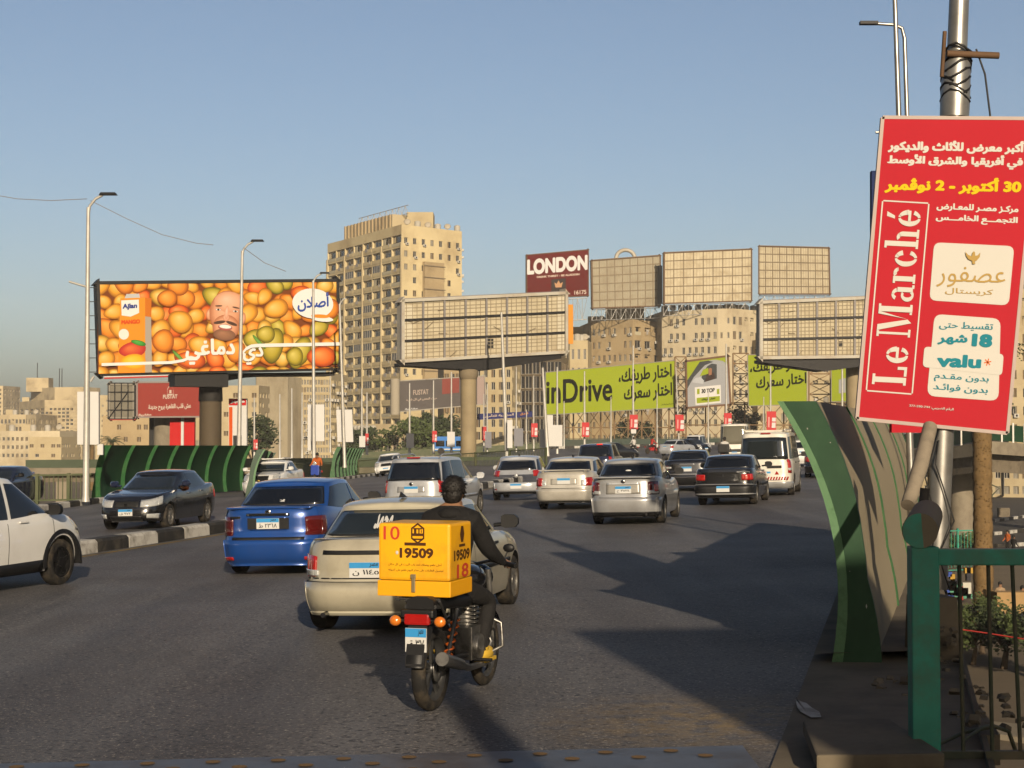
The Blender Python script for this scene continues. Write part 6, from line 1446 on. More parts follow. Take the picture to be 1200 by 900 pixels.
q = MB(); bird = [(1130.5, 295), (1134, 299), (1138, 300.5), (1139, 296.5), (1140.5, 294.5), (1142, 296), (1142.3, 300), (1145, 299.5), (1148.2, 296), (1147.5, 301.5), (1144, 305.5), (1141.5, 306.5), (1142.5, 309.5), (1139, 309.8), (1138.5, 306), (1134, 304), (1131.5, 300)]
q.add([B.on(x, y, o * 2) for x, y in bird], [tuple(range(len(bird)))]); part('bird_emblem', q, GOLD, t, world=True)
rrect([(1095, 368), (1172.5, 373.5), (1170, 470), (1086, 464)], SWH, 'white_patch', .004); rrect([(1083, 406), (1176, 415), (1174, 440), (1081, 430)], SWH, 'white_patch', .007, .2)
q = MB(); q.quad(B.on(1088, 430.5, o * 1.5), B.on(1173, 439.8, o * 1.5), B.on(1173, 440.8, o * 1.5), B.on(1088, 431.5, o * 1.5)); 
o = .009
TX('تقسيط حتى', (1100, 386), (1163, 389), 10, TEAL, .02); TX('شهر', (1098, 403.5), (1133, 404.5), 12, TEAL, .045); TX('18', (1138, 406), (1162, 407.5), 15.5, TEAL, .07)
TX('valu', (1097, 430), (1149, 432), 15.5, TEAL, .05); TX('بدون مقـدم', (1094, 446.5), (1158, 451), 9.5, TEAL, .02); TX('بدون فوائـد', (1093, 458), (1157, 463), 9.5, TEAL, .02)
q = MB(); c = B.on(1157, 424.5, o); ux, uy = (B.on(1158, 424.5, o) - c), (B.on(1157, 423.5, o) - c)
for k in range(6): a = k * math.pi / 3 + .2; d = ux * math.cos(a) + uy * math.sin(a); e = ux * -math.sin(a) + uy * math.cos(a); q.quad(c - e * .7, c + d * 4.3 - e * .6, c + d * 4.3 + e * .6, c + e * .7)
part('star_mark', q, lam('banner_orange', (.78, .17, .03)), t, world=True)
TX('الرقم الضريبي: 377-590-744', (1065, 478), (1117, 482.5), 4.2, SWH, .02, 24)
# pole of the banner
t = thing('lamp_post', 'thick galvanised pole with a collar and wires behind the big scarlet banner', 'lamp post', V((3.66, 14.12, -.4)))
Yp = 14.14; pb, pm_, pt_ = at(1096, 690, Yp), at(1119, 122, Yp), at(1126, -60, Yp); pl = lambda y: pb + (at(1119, 122, Yp) - pb) * ((690 - y) / 568)
q = MB(); q.tube([pb, pl(400), pl(130)], [.100, .108, .108], 18); part('pole', q, GALV, t, world=True)
q = MB(); q.tube([pl(138), pl(120), pl(66), pl(60)], [.125, .128, .122, .10], 18); part('collar', q, GALV, t, world=True)
q = MB(); q.tube([pl(62), pl(-300)], [.088, .075], 16); part('upper_pole', q, GALV, t, world=True)
q = MB(); a = pl(66); q.tube([a + V((-.12, -.12, 0)), a + V((.33, -.13, -.02))], .03, 8); q.tube([a + V((-.16, -.1, -.2)), a + V((-.13, -.1, .2))], .018, 6); part('bracket', q, RUST, t, world=True)
q = MB()
for s in range(7):
    rr = random.Random(s); z = 60 + s * 9; c = pl(z); q.tube([c + V((.125 * math.cos(k * .55 + s), .125 * math.sin(k * .55 + s), .05 * math.sin(k + s))) for k in range(13)], .012, 5)
q.tube([pl(60) + V((.14, -.1, 0)), pl(90) + V((.22, -.12, 0)), pl(150) + V((.30, -.1, 0))], .009, 5); part('wire_wrap', q, BLK, t, world=True)
q = MB()
for s in (0, 3): q.tube([pl(505 + 4 * s) + V((-.05, -.11, 0)), pl(560) + V((-.16 + .03 * s, -.13, .04 * s)), pl(610) + V((-.05 + .05 * s, -.15, 0)), pl(650) + V((.02 * s - .08, -.13, 0)), pl(690) + V((.03 * s, -.13, 0))], .007, 5)
part('loose_cable', q, BLK, t, world=True)
rr = random.Random(2)
def rubble(c, r, n, mat, flat=.6):
    q = MB()
    for k in range(n):
        p = c + V((rr.uniform(-1, 1) * r[0], rr.uniform(-1, 1) * r[1], rr.uniform(-1, 1) * r[2])); s = rr.uniform(.015, .06)
        q.box(p, (s * 1.6, s * 1.2, s * flat), M3=Matrix.Rotation(rr.uniform(0, 6), 3, 'Z') @ Matrix.Rotation(rr.uniform(-.8, .8), 3, 'X'), taper=(.7, .8))
    return q
q = MB(); q.box(V((3.70, 14.35, -.15)), (.42, .42, 1.6), .2, taper=(.75, .8)); q2 = rubble(V((3.72, 14.0, -.35)), (.14, .14, .8), 120, CONCD); q.add(q2.v, q2.f); part('concrete_base', q, CONCD, t, world=True)
# leaning pipe
q = MB(); a, b = at(1090, 500, 13.3), at(1064, 592, 12.6); q.tube([a, (a + b) / 2 + V((.01, 0, 0)), b], [.058, .062, .056], 14); solo('leaning_pipe', q, M('weathered_pipe', (.36, .30, .22), .85, .1, .3, 6, bump=.3, dirt=(.12, .10, .08), dscale=6), 'weathered brown pipe leaning against the pole under the scarlet banner', 'pipe')
q = MB(); q.tube([at(1080, 618, 11.6), at(1084, 572, 11.6)], .035, 10); solo('pipe_stub', q, M('stub_dark', (.09, .08, .07), .8), 'short dark pipe stub behind the green railing post', 'pipe')
# green railing at the edge
RG = M('railing_green', (.042, .36, .255), .5, 0, .3, 5, dirt=(.13, .105, .06), dscale=4, damt=.5); RGT = M('railing_dusty', (.075, .09, .055), .7, 0, .3, 4, dirt=(.20, .155, .10), dscale=3, damt=.7)
Yr_ = 10.0; t = thing('railing', 'green steel railing with a fat corner post at the edge of the bridge', 'railing', at(1082, 905, Yr_))
q = MB(); a, b = at(1081.5, 640, Yr_), at(1084, 935, Yr_); q.box((a + b) / 2, (.172, .13, (a - b).length)); part('post', q, RG, t, world=True, bevel=.012)
q = MB(); a, b = at(1078, 622, 9.93), at(1086, 604, 11.3); q.tube([a, b], [.108, .108], 22, m=1); q.lathe([(-.004, .107), (0, .10)], c=a, axis='Y', n=22, m=0); part('handrail_pipe', q, [RG, M('pipe_top_dusty', (.27, .22, .145), .85, 0, .2, 5)], t, world=True)
q = MB(); q.box((at(1097, 656, Yr_) + at(1240, 649, Yr_)) / 2, ((at(1240, 649, Yr_) - at(1097, 656, Yr_)).length, .09, .10)); part('top_rail', q, RG, t, world=True, bevel=.01)
q = MB(); q.box((at(1097, 886, Yr_) + at(1240, 883, Yr_)) / 2, (.76, .05, .05)); part('bottom_rail', q, RGT, t, world=True)
for x0, x1 in ((1124, 1129), (1158, 1163), (1186, 1196), (1222, 1232)):
    q = MB(); q.tube([at(x0, 660, Yr_), at(x1, 884, Yr_)], .013, 8); part('baluster', q, RGT, t, world=True)
q = MB(); q.tube([at(1100, 872, 10.3), at(1130, 858, 10.6), at(1165, 851, 10.8), at(1182, 857, 10.9), at(1190, 880, 11)], .014, 6); q.tube([at(1128, 868, 10.3), at(1150, 853, 10.6), at(1164, 850, 10.8)], .012, 6)
solo('bent_bar', q, RGT, 'bent thin steel bar lying behind the green railing', 'bar')
# slab, ledge and dust
t = thing('concrete_slab', 'dusty concrete slab at the roadside below the curved screen', 'slab', V((2.1, 10, .1)))
q = MB(); q.prism([V((1.78, 9.55, .19)), V((2.52, 9.5, .21)), V((2.46, 10.62, .22)), V((1.90, 10.66, .20))], V((0, 0, -.09))); part('slab_top', q, CONCD, t, world=True, bevel=.015)
for x in (1.98, 2.38): q = MB(); q.box(V((x, 9.9, 0)), (.12, .9, .22)); part('support', q, CONCD, t, world=True)
q = MB(); q.prism([V((2.5, 10.7, -.15)), V((3.2, 10.7, -.1)), V((4.1, 16, -.1)), V((3.5, 16, -.1))], V((0, 0, .20))); tag(addo('ledge', q.mesh('ledge', CONCD)), kind='structure')
q = rubble(V((3.0, 12.6, .06)), (.12, .8, .03), 30, CONCD); q2 = rubble(V((3.35, 12.2, .12)), (.3, 1.3, .05), 50, CONCD); q.add(q2.v, q2.f); tag(addo('rubble', q.mesh('rubble', CONCD)), kind='stuff')
q = MB(); rr = random.Random(4); q.add([(2.14 + rr.uniform(-.03, .03) + .06 * math.cos(k * .628), 11.9 + .42 * math.sin(k * .628) * rr.uniform(.7, 1.1), gz(2, 11.9) + .03) for k in range(10)], [tuple(range(10))]); solo('paint_spill', q, KWH, 'splash of white paint on the kerb below the curved screen', 'paint')
# further posts and banners beyond
lamp_post('tall thin post leaning beside the scarlet banner, a lamp bracket high up', (1071, 560), (1048, -20), 24, .055, None, foot=-.2, mat=GALV)
b_ = at(1063, 130, 27); t = thing('lamp_post', 'thin post with a curved bracket just behind the leaning thin post', 'lamp post', V((b_.x, b_.y, -.2)))
q = MB(); q.tube([V((b_.x, b_.y, -.2)), at(1063, 138, 27), at(1060, 45, 27), at(1057, 33, 27), at(1048, 29, 27), at(1024, 27.5, 27)], [.05, .04, .035, .03, .03, .028], 8); part('pole', q, GALV, t, world=True); q = MB(); q.box(at(1018, 27, 27), (.30, .12, .05)); part('lamp_head', q, DARKM, t, world=True)
B = banner('dark blue and white banner peeping out behind the big scarlet one', 1021.5, 1062, 200, 300, 23.8, lam('banner_blue', (.02, .035, .12))); B.quad([(1022, 300), (1062, 300), (1062, 252), (1022, 252)], WHP, .015, 'white_half')
B = banner('second scarlet banner whose foot shows below the big one', 1045, 1092, 400, 507, 18.5, SR, 0); B.text('الرقم الضريبي', (1068, 497), (1080, 498), 3, SWH, .01, .02)
q = MB(); q.tube([at(1026, 155, 23.8), at(1040, 155, 23.8)], .02, 6); solo('rod', q, GALV, 'thin rod sticking out behind the top edge of the scarlet banner', 'rod')

# ------------------------------------------------------------------ below the bridge
ZG = -6.5
def g2(px, py, z=ZG):
    d = ray(px, py); k = (z - HC) / d.z; return V((d.x * k, d.y * k, z))
def flat(name, pts, z, mat, kind='structure'):
    q = MB(); q.add([(*p.xy, z) for p in pts], [tuple(range(len(pts)))]); return tag(addo(name, q.mesh(name, mat)), kind=kind)
LD = M('street_asphalt', (.075, .066, .058), .85, 0, .3, .3)
flat('street', [g2(1040, 660), g2(1300, 640), g2(1300, 560), g2(1040, 575)], ZG + .02, LD)
flat('pavement', [g2(1000, 920), g2(1420, 920), g2(1330, 700), g2(1060, 705)], ZG + .02, M('dusty_paving', (.17, .13, .085), .9, 0, .25, .5, dirt=(.10, .08, .055), dscale=.5))
def kerb2(name, a, b, w=.35, h=.28, seg=1.6):
    q = MB(); n = max(2, int((b - a).length / seg))
    for k in range(n):
        p, s = a + (b - a) * (k + .02) / n, a + (b - a) * (k + .98) / n; m = (p + s) / 2; q.box(m + V((0, 0, h / 2 + .02)), ((s - p).length, w, h), math.atan2((s - p).y, (s - p).x), m=k % 2)
    return tag(addo(name, q.mesh(name, [KBK, KWH])), kind='structure')
kerb2('street_kerb', g2(1095, 622), g2(1240, 601)); kerb2('street_kerb', g2(1115, 633), g2(1240, 619)); kerb2('street_kerb', g2(1167, 642), g2(1260, 636))
q = MB(); q.prism([g2(1105, 846), g2(1420, 880), g2(1420, 905), g2(1105, 858)], V((0, 0, .18))); tag(addo('low_kerb', q.mesh('low_kerb', CONC)), kind='structure')
t = thing('overpass', 'curved concrete overpass with a green panelled rail on round pillars', 'overpass', g2(1127, 600) )
pts = [at(x, y, Y) for x, y, Y in ((1040, 531, 150), (1110, 526, 140), (1160, 519, 134), (1200, 522, 136), (1290, 527, 150))]
def band(name, h0, h1, w0, mat):
    q = MB(); q.rings([[p + V((0, -w0, h0)), p + V((0, -w0, h1)), p + V((0, 9, h1)), p + V((0, 9, h0))] for p in pts], 0, False); return part(name, q, mat, t, world=True)
band('deck', -.9, .15, .3, CONC); band('soffit', -2.4, -.9, -1.2, CONCD)
for k in range(len(pts) - 1):
    for j in range(3):
        a, b = pts[k] + (pts[k + 1] - pts[k]) * j / 3, pts[k] + (pts[k + 1] - pts[k]) * (j + 1) / 3; q = MB(); U = V((0, 0, 1)); q.prism([a + U * .25, b + U * .25, b + U * 1.6, a + U * 1.6], V((0, .08, 0))); part('rail_panel', q, GREEN, t, world=True)
        q = MB(); q.box(a + V((0, -.1, .95)), (.14, .14, 1.7)); part('rail_post', q, POLE, t, world=True)
for px, Y in ((1127, 142), (1060, 148), (1235, 148)):
    c = at(px, 560, Y); q = MB(); q.lathe([(ZG, 1.05), (at(px, 540, Y).z, 1.05)], c=(c.x, c.y, 0), axis='Z', n=20); part('pillar', q, CONC, t, world=True)
q = MB(); q.tube([at(1175, 528, 160), g2(1175, 582)], .2, 8); part('slim_pillar', q, POLE, t, world=True)
palm('thick rough palm trunk rising before the overpass', 1150, 420, 78, 3.5, zb=ZG, seed=5, trunk=.42)
a = g2(1161, 652); t = thing('lamp_post', 'small bent lamp post on the street below the bridge', 'lamp post', a)
q = MB(); q.tube([a, at(1160, 590, a.y), at(1163, 580, a.y), at(1171, 572, a.y), at(1162, 568, a.y)], .05, 6); part('pole', q, RGT, t, world=True)
for lb, m, x, y, ya in (('dark parked car under the overpass beside the slim pillar', BLACK, 1186, 578, R(75)), ('dark parked car under the overpass next to the round pillar', NAVY, 1108, 584, R(80)), ('pale parked van in the sun beyond the overpass', WHITE, 1152, 568, R(70)), ('dark parked car at the far end under the overpass', BLACK, 1215, 580, R(78))):
    P = sedan(4.4, 1.7, 1.5, 1.02, .95, paint=m, far=1, tl=[('tail_lamp', .7, .2, .68, .88, RED)], hl=[('headlamp', .5, .3, .56, .70, LAMP)])
    c = g2(x, y); tt = car('parked_car', lb, P, pos=c, yaw=ya, group='parked cars under the overpass'); tt.location.z = ZG + .02; tt.rotation_euler = (0, 0, -ya)
for k, (x, y, Y, rx, rz_) in enumerate(((1122, 726, 66, 1.0, .8), (1150, 722, 64, 1.1, 1.0), (1176, 738, 60, 1.1, 1.0), (1206, 742, 58, 1.2, 1.2), (1238, 750, 57, 1.2, 1.2), (1140, 742, 61, .8, .9))):
    tree(('loose green shrub below the bridge railing', 'dense green shrub below the bridge railing')[k % 2] , x, y, Y, rx, rz_, 1100, LEAF if k % 2 else LEAFD, ZG, .09, 20 + k, 'shrub', 'shrub', 'shrubs below the railing')
tree('patch of green bush beside the kerb under the pole', 1118, 640, 108, 2.0, 1.0, 1200, LEAF, ZG, .16, 33, 'shrub', 'shrub')
q = MB(); q.tube([at(1100, 734, 55), at(1150, 741, 54), at(1220, 752, 52)], .025, 6); solo('barrier_tape', q, lam('tape_red', (.55, .05, .04)), 'red cord strung before the shrubs below the bridge', 'cord')
t = thing('market_stall', 'goods stacked in bright colours under a mesh fence below the railing', 'stall', g2(1118, 700))
for k in range(26):
    rr2 = random.Random(k); x, y = rr2.uniform(1098, 1136), rr2.uniform(668, 700); q = MB(); q.box(at(x, y, 84), (rr2.uniform(.2, .5), .3, rr2.uniform(.2, .7))); part('goods', q, lam('goods_%s' % 'abcdef'[k % 6], [(.4, .04, .03), (.05, .1, .4), (.6, .58, .5), (.5, .3, .05), (.04, .04, .05), (.1, .3, .2)][k % 6]), t, world=True)
railing('green mesh fence behind the people below the bridge', g2(1120, 694) + V((0, 12, 0)), g2(1215, 690) + V((0, 12, 0)), 2.6, RG, .25, 5)
q = MB(); q.box(at(1187, 700, 70) - V((0, 0, .2)), (1.6, .8, .9)); q.box(at(1172, 703, 71), (.7, .6, .7)); solo('cardboard_box', q, M('cardboard', (.42, .27, .12), .9, 0, .15, 3), 'pale brown cartons in front of the street vendors', 'carton')
for k, (x, y, s, c) in enumerate(((1176, 606, .7, 1),)):
    q = MB(); q.box(g2(x, y) + V((0, 0, .5)), (1.2, .6, 1.0)); solo('planter', q, CONCD, 'low concrete planter by the street kerb', 'planter')
# ------------------------------------------------------------------ people and motorcycles
SKIN = M('skin', (.32, .17, .095), .55, 0, .1, 8); HAIR = M('hair_black', (.012, .010, .009), .6, 0, .4, 40, bump=.5)
def cloth(name, c): return M(name, c, .85, 0, .35, 11, bump=1.0)
JACK = cloth('jacket_black', (.010, .0095, .010)); TROU = cloth('trousers_black', (.012, .011, .011))
def body(parent, J, E, zones, mats, name='body', sub=1):
    """one continuous skinned figure. J: joint -> (x, y, z, r); E: bones (a, b, zone index)"""
    ks = list(J); ix = {k: i for i, k in enumerate(ks)}
    me = bpy.data.meshes.new('skeleton'); me.from_pydata([J[k][:3] for k in ks], [(ix[a], ix[b]) for a, b, z in E], []); me.update()
    o = addo('skeleton', me); md = o.modifiers.new('s', 'SKIN'); md.use_smooth_shade = True; sb = o.modifiers.new('u', 'SUBSURF'); sb.levels = sb.render_levels = sub
    lay = me.skin_vertices[0].data
    for k in ks:
        r = J[k][3]; lay[ix[k]].radius = r if isinstance(r, tuple) else (r, r); lay[ix[k]].use_root = k == 'pelvis'
    out = bpy.data.meshes.new_from_object(o.evaluated_get(bpy.context.evaluated_depsgraph_get())); bpy.data.objects.remove(o)
    out.materials.clear()
    for m in mats: out.materials.append(m)
    P = [(V(J[a][:3]), V(J[b][:3]), z) for a, b, z in E]
    for p in out.polygons:
        best = 1e9; p.use_smooth = True
        for a, b, z in P:
            d = b - a; t = max(0, min(1, (p.center - a).dot(d) / d.length_squared)); q = (p.center - a - d * t).length
            if q < best - 1e-5: best = q; p.material_index = z
    return addo(name, out, parent)
def hand(J, E, pre, w, h, side, z=0, curl=None):
    """palm and five bent fingers from wrist w towards direction h"""
    w = V(w); h = V(h).normalized(); u = V((side, 0, 0)); u = (u - h * u.dot(h)).normalized(); d = V((0, 0, -1)); d = (d - h * d.dot(h)).normalized()
    J[pre + 'palm'] = (*(w + h * .07), (.036, .022)); E.append((pre + 'wrist', pre + 'palm', z))
    for k, (o, l) in enumerate(((-.030, .075), (-.010, .085), (.010, .08), (.029, .062))):
        b = w + h * .095 + u * o; m = b + h * l * .5 + d * .012; e = m + h * l * .18 + d * l * .45
        J[pre + 'f%d' % k] = (*b, .011); J[pre + 'g%d' % k] = (*m, .0095); J[pre + 'h%d' % k] = (*e, .0085); E += [(pre + 'palm', pre + 'f%d' % k, z), (pre + 'f%d' % k, pre + 'g%d' % k, z), (pre + 'g%d' % k, pre + 'h%d' % k, z)]
    b = w + h * .04 - u * .035; J[pre + 't0'] = (*b, .013); J[pre + 't1'] = (*(b + h * .035 - u * .012 + d * .025), .010); E += [(pre + 'palm', pre + 't0', z), (pre + 't0', pre + 't1', z)]
def seated(reach=.52, detail=True, lean=0):
    J = dict(pelvis=(0, -.06, .90, (.155, .12)), waist=(0, -.03, 1.05, (.145, .11)), chest=(0, .03, 1.25, (.17, .12)), upper=(0, .06, 1.38, (.155, .10)), neck=(0, .085, 1.475, .058), jaw=(0, .12, 1.535, (.062, .075)), head=(0, .12, 1.62, (.078, .094)), crown=(0, .11, 1.685, (.062, .072)), nose=(0, .215, 1.585, .016))
    E = [('pelvis', 'waist', 1), ('waist', 'chest', 1), ('chest', 'upper', 1), ('upper', 'neck', 1), ('neck', 'jaw', 0), ('jaw', 'head', 0), ('head', 'crown', 0), ('jaw', 'nose', 0)]
    for s, c in ((-1, 'l'), (1, 'r')):
        J.update({c + 'sh': (s * .185, .06, 1.395, .072), c + 'el': (s * .265, .20, 1.15, .056), c + 'wrist': (s * .315, reach - .10, 1.045, .034), c + 'hip': (s * .095, -.02, .87, .098), c + 'kn': (s * .215, .36, .74, .072), c + 'ank': (s * .205, .17, .375, .048), c + 'toe': (s * .215, .33, .315, .040), c + 'ear': (s * .083, .115, 1.60, (.018, .026))})
        E += [('upper', c + 'sh', 1), (c + 'sh', c + 'el', 1), (c + 'el', c + 'wrist', 1), ('pelvis', c + 'hip', 2), (c + 'hip', c + 'kn', 2), (c + 'kn', c + 'ank', 2), (c + 'ank', c + 'toe', 3), ('head', c + 'ear', 0)]
        if detail: hand(J, E, c, J[c + 'wrist'][:3], (s * .02, 1, -.1), s)
        else: J[c + 'palm'] = (s * .32, reach, 1.03, .036); E.append((c + 'wrist', c + 'palm', 0))
    return J, E
def standing(sit=False, arms=.25):
    z0 = -.40 if sit else 0
    J = dict(pelvis=(0, 0, .96 + z0, (.15, .11)), waist=(0, 0, 1.10 + z0, (.135, .10)), chest=(0, 0, 1.30 + z0, (.165, .115)), upper=(0, 0, 1.42 + z0, (.15, .09)), neck=(0, .01, 1.51 + z0, .052), jaw=(0, .03, 1.565 + z0, (.06, .07)), head=(0, .02, 1.65 + z0, (.075, .09)), crown=(0, .015, 1.715 + z0, .06), nose=(0, .115, 1.62 + z0, .014))
    E = [('pelvis', 'waist', 1), ('waist', 'chest', 1), ('chest', 'upper', 1), ('upper', 'neck', 1), ('neck', 'jaw', 0), ('jaw', 'head', 0), ('head', 'crown', 0), ('jaw', 'nose', 0)]
    for s, c in ((-1, 'l'), (1, 'r')):
        kn = (s * .13, .42, .52, .065) if sit else (s * .11, .02, .50, .062); an = (s * .13, .40, .09, .045) if sit else (s * .11, 0, .09, .045)
        J.update({c + 'sh': (s * .18, 0, 1.42 + z0, .065), c + 'el': (s * .24, .02, 1.15 + z0, .05), c + 'wrist': (s * .22, arms, .98 + z0, .034), c + 'palm': (s * .2, arms + .06, .93 + z0, .034), c + 'hip': (s * .09, 0, .92 + z0, .09), c + 'kn': kn, c + 'ank': an, c + 'toe': (an[0], an[1] + .15, .04, .038)})
        E += [('upper', c + 'sh', 1), (c + 'sh', c + 'el', 1), (c + 'el', c + 'wrist', 1), (c + 'wrist', c + 'palm', 0), ('pelvis', c + 'hip', 2), (c + 'hip', c + 'kn', 2), (c + 'kn', c + 'ank', 2), (c + 'ank', c + 'toe', 3)]
    return J, E
def bulk(J):
    for k, f in (('pelvis', 1.12), ('waist', 1.22), ('chest', 1.25), ('upper', 1.2), ('lsh', 1.25), ('rsh', 1.25), ('lel', 1.3), ('rel', 1.3), ('lkn', 1.15), ('rkn', 1.15), ('lank', 1.25), ('rank', 1.25), ('neck', 1.1)):
        x, y, z, r = J[k]; J[k] = (x, y, z, tuple(v * f for v in r) if isinstance(r, tuple) else r * f)
def shaggy(t, J, n=420):
    rr = random.Random(9); q = MB(); x, y, z, r = J['head']; c = V((x, y - .012, z + .03))
    for k in range(n):
        a = rr.uniform(0, 6.283); e = rr.uniform(-.75, 1.5); u = V((math.cos(a) * math.cos(e), math.sin(a) * math.cos(e), math.sin(e)))
        if u.y > .45 and u.z < .35: continue
        p = c + V((u.x * .090, u.y * .104, u.z * .095)); d = (u * .6 + V((rr.gauss(0, .5), rr.gauss(0, .5), -.45))).normalized() * rr.uniform(.018, .042); w = u.cross(d).normalized() * .008
        q.add([p - w, p + w, p + d * .6 + w * .7, p + d, p + d * .6 - w * .7], [(0, 1, 2, 3, 4)])
    part('hair_strands', q, HAIR, t)
def hairpart(t, J, full=True):
    q = MB(); x, y, z, r = J['head']; q.ball((x, y - .018, z + .035), (.096, .108, .100), 16, 10); q.ball((x, y - .055, z - .02), (.084, .066, .085), 14, 8); part('hair', q, HAIR, t)

# --- the delivery motorcycle
YAW = R(17)
c0 = gnd(505, 833); fw = V((math.sin(YAW), math.cos(YAW), 0)); o = c0 + fw * .62; o.z = gz(o.x, o.y)
bike = thing('motorcycle', 'black delivery motorcycle with orange indicators and a dusty rear tyre', 'motorcycle', o, -YAW)
CHRD = M('engine_metal', (.42, .41, .39), .35, .8, .3, 9, dirt=(.06, .05, .04), dscale=7, damt=.8); GLB = M('gloss_black', (.012, .012, .013), .22, 0, .2, 5, coat=.6); SPR = M('spring_orange', (.75, .16, .02), .4); STEEL = M('bike_steel', (.10, .10, .10), .4, .6, .3, 8)
def bikewheel(y, r, w):
    q = MB(); q.lathe([(-w * .36, r - .075), (-w * .5, r - .05), (-w * .42, r - .018), (-w * .2, r - .002), (0, r), (w * .2, r - .002), (w * .42, r - .018), (w * .5, r - .05), (w * .36, r - .075)], n=40, closedprof=True)
    wh = part('wheel', q, RUB, bike, sharp=50); wh.location = (0, y, r)
    q = MB(); q.lathe([(-w * .34, r - .08), (-w * .34, r - .068), (w * .34, r - .068), (w * .34, r - .08)], n=32, closedprof=True); q.lathe([(-.05, .001), (-.05, .05), (.05, .05), (.05, .001)], n=16)
    for k in range(5):
        for s in (-.09, .09): a = k * 1.2566 + s; M3 = Matrix.Rotation(a, 3, 'X'); q.box(M3 @ V((0, 0, (r - .03) / 2)), (.022, .022, r - .10), M3=M3)
    rim = part('rim', q, STEEL, wh)
    q = MB(); q.lathe([(.052, .10), (.056, .10), (.056, .03), (.052, .03)], n=24, closedprof=True); part('brake_disc', q, CHRD, wh); return wh
bikewheel(-.62, .315, .115); bikewheel(.68, .305, .09)
q = MB(); q.rings([[V((x, -.62 + rr_ * math.cos(a), .315 + rr_ * math.sin(a))) for x, rr_ in ((-.075, .35), (-.06, .385), (.06, .385), (.075, .35))] for a in lin(R(40), R(172), 14)], 0, True, closed=False, cap=False); part('rear_fender', q, BLK, bike)
q = MB(); q.rings([[V((x, .68 + rr_ * math.cos(a), .305 + rr_ * math.sin(a))) for x, rr_ in ((-.06, .325), (-.045, .35), (.045, .35), (.06, .325))] for a in lin(R(30), R(160), 12)], 0, True, closed=False, cap=False); part('front_fender', q, GLB, bike)
q = MB(); q.prism([V((-.075, -.90, .70)), V((.075, -.90, .70)), V((.065, -1.0, .38)), V((-.065, -1.0, .38))], V((0, .012, .004))); part('mud_flap', q, BLK, bike)
q = MB(); q.tube([(-.02, -.62, .315), (-.085, -.3, .36), (-.085, 0, .34)], .022, 8); q.tube([(.085, -.62, .315), (.085, -.3, .36), (.085, 0, .34)], .022, 8); part('swingarm', q, STEEL, bike)
q = MB()
for pts, r in (([(0, .50, .98), (0, .3, .86), (0, -.1, .76), (0, -.75, .80)], .022), ([(0, .48, .92), (0, .40, .45), (0, .1, .28), (0, -.12, .32), (0, -.12, .74)], .022), ([(-.1, -.12, .74), (-.11, -.85, .80)], .016), ([(.1, -.12, .74), (.11, -.85, .80)], .016)): q.tube(pts, r, 8)
part('frame', q, STEEL, bike)
q = MB(); q.box((0, .14, .43), (.26, .34, .26)); q.lathe([(-.16, .10), (.17, .10)], c=(0, .08, .40), n=18); q.lathe([(0, .085), (.22, .075)], c=(0, .22, .52), axis='Z', n=16)
for k in range(6): q.box((0, .22, .55 + k * .032), (.21, .20, .010))
part('engine', q, CHRD, bike, bevel=.01)
q = MB(); q.tube([(.1, .32, .58), (.15, .40, .40), (.16, .2, .25), (.155, -.2, .27), (.16, -.45, .33)], [.02, .02, .022, .03, .03], 10); q.tube([(.16, -.4, .32), (.17, -.85, .42)], [.045, .052], 14); part('exhaust_pipe', q, CHRD, bike)
q = MB(); q.ball((0, .26, .92), (.135, .24, .115), 16, 10); part('fuel_tank', q, GLB, bike)
q = MB(); q.rings([[V((x * w, y, z + dz)) for x, dz in ((-1, -.05), (-.95, .02), (-.5, .045), (.5, .045), (.95, .02), (1, -.05))] for y, z, w in ((-.86, .83, .11), (-.5, .82, .14), (-.1, .79, .13), (.06, .80, .10))], 0, True); part('seat', q, BLK, bike)
for s in (-1, 1):
    q = MB(); q.tube([(s * .115, -.60, .34), (s * .12, -.36, .74)], .018, 8); q.tube([(s * .115 + .034 * math.cos(k * .9), -.56 + .005 * k + .034 * math.sin(k * .9) * .4, .41 + k * .0072) for k in range(36)], .009, 5, m=1); part('shock_absorber', q, [STEEL, SPR], bike)
    q = MB(); q.tube([(s * .085, .68, .305), (s * .085, .52, .98)], .024, 10); part('fork_leg', q, CHRD, bike)
    q = MB(); q.tube([(s * .10, -.90, .705), (s * .145, -.905, .70)], .012, 6); q.ball((s * .175, -.915, .70), (.046, .034, .040), 14, 9, m=1); part('indicator', q, [BLK, ORG], bike)
    q = MB(); q.tube([(s * .26, .38, 1.06), (s * .29, .40, 1.13)], .007, 6); q.ball((s * .30, .40, 1.16), (.05, .02, .036), 12, 8); part('mirror', q, BLK, bike)
    q = MB(); q.tube([(s * .12, .05, .30), (s * .27, .05, .30)], .014, 8); part('footpeg', q, BLK, bike)
q = MB(); q.tube([(-.36, .36, 1.02), (-.30, .42, 1.03), (-.12, .47, 1.05), (0, .48, 1.02), (.12, .47, 1.05), (.30, .42, 1.03), (.36, .36, 1.02)], .014, 8); q.tube([(.38, .335, 1.02), (.26, .435, 1.03)], .022, 8, m=1); q.tube([(-.38, .335, 1.02), (-.26, .435, 1.03)], .022, 8, m=1); part('handlebar', q, [CHRD, BLK], bike)
q = MB(); q.ball((0, .60, .90), (.10, .10, .11), 14, 10); part('headlight', q, GLB, bike)
q = MB(); q.box((0, -.915, .715), (.20, .05, .085)); tl = part('tail_light', q, RED, bike, bevel=.018)
q = MB(); q.box((0, -.89, .755), (.26, .09, .06)); part('tail_housing', q, BLK, bike, bevel=.015)
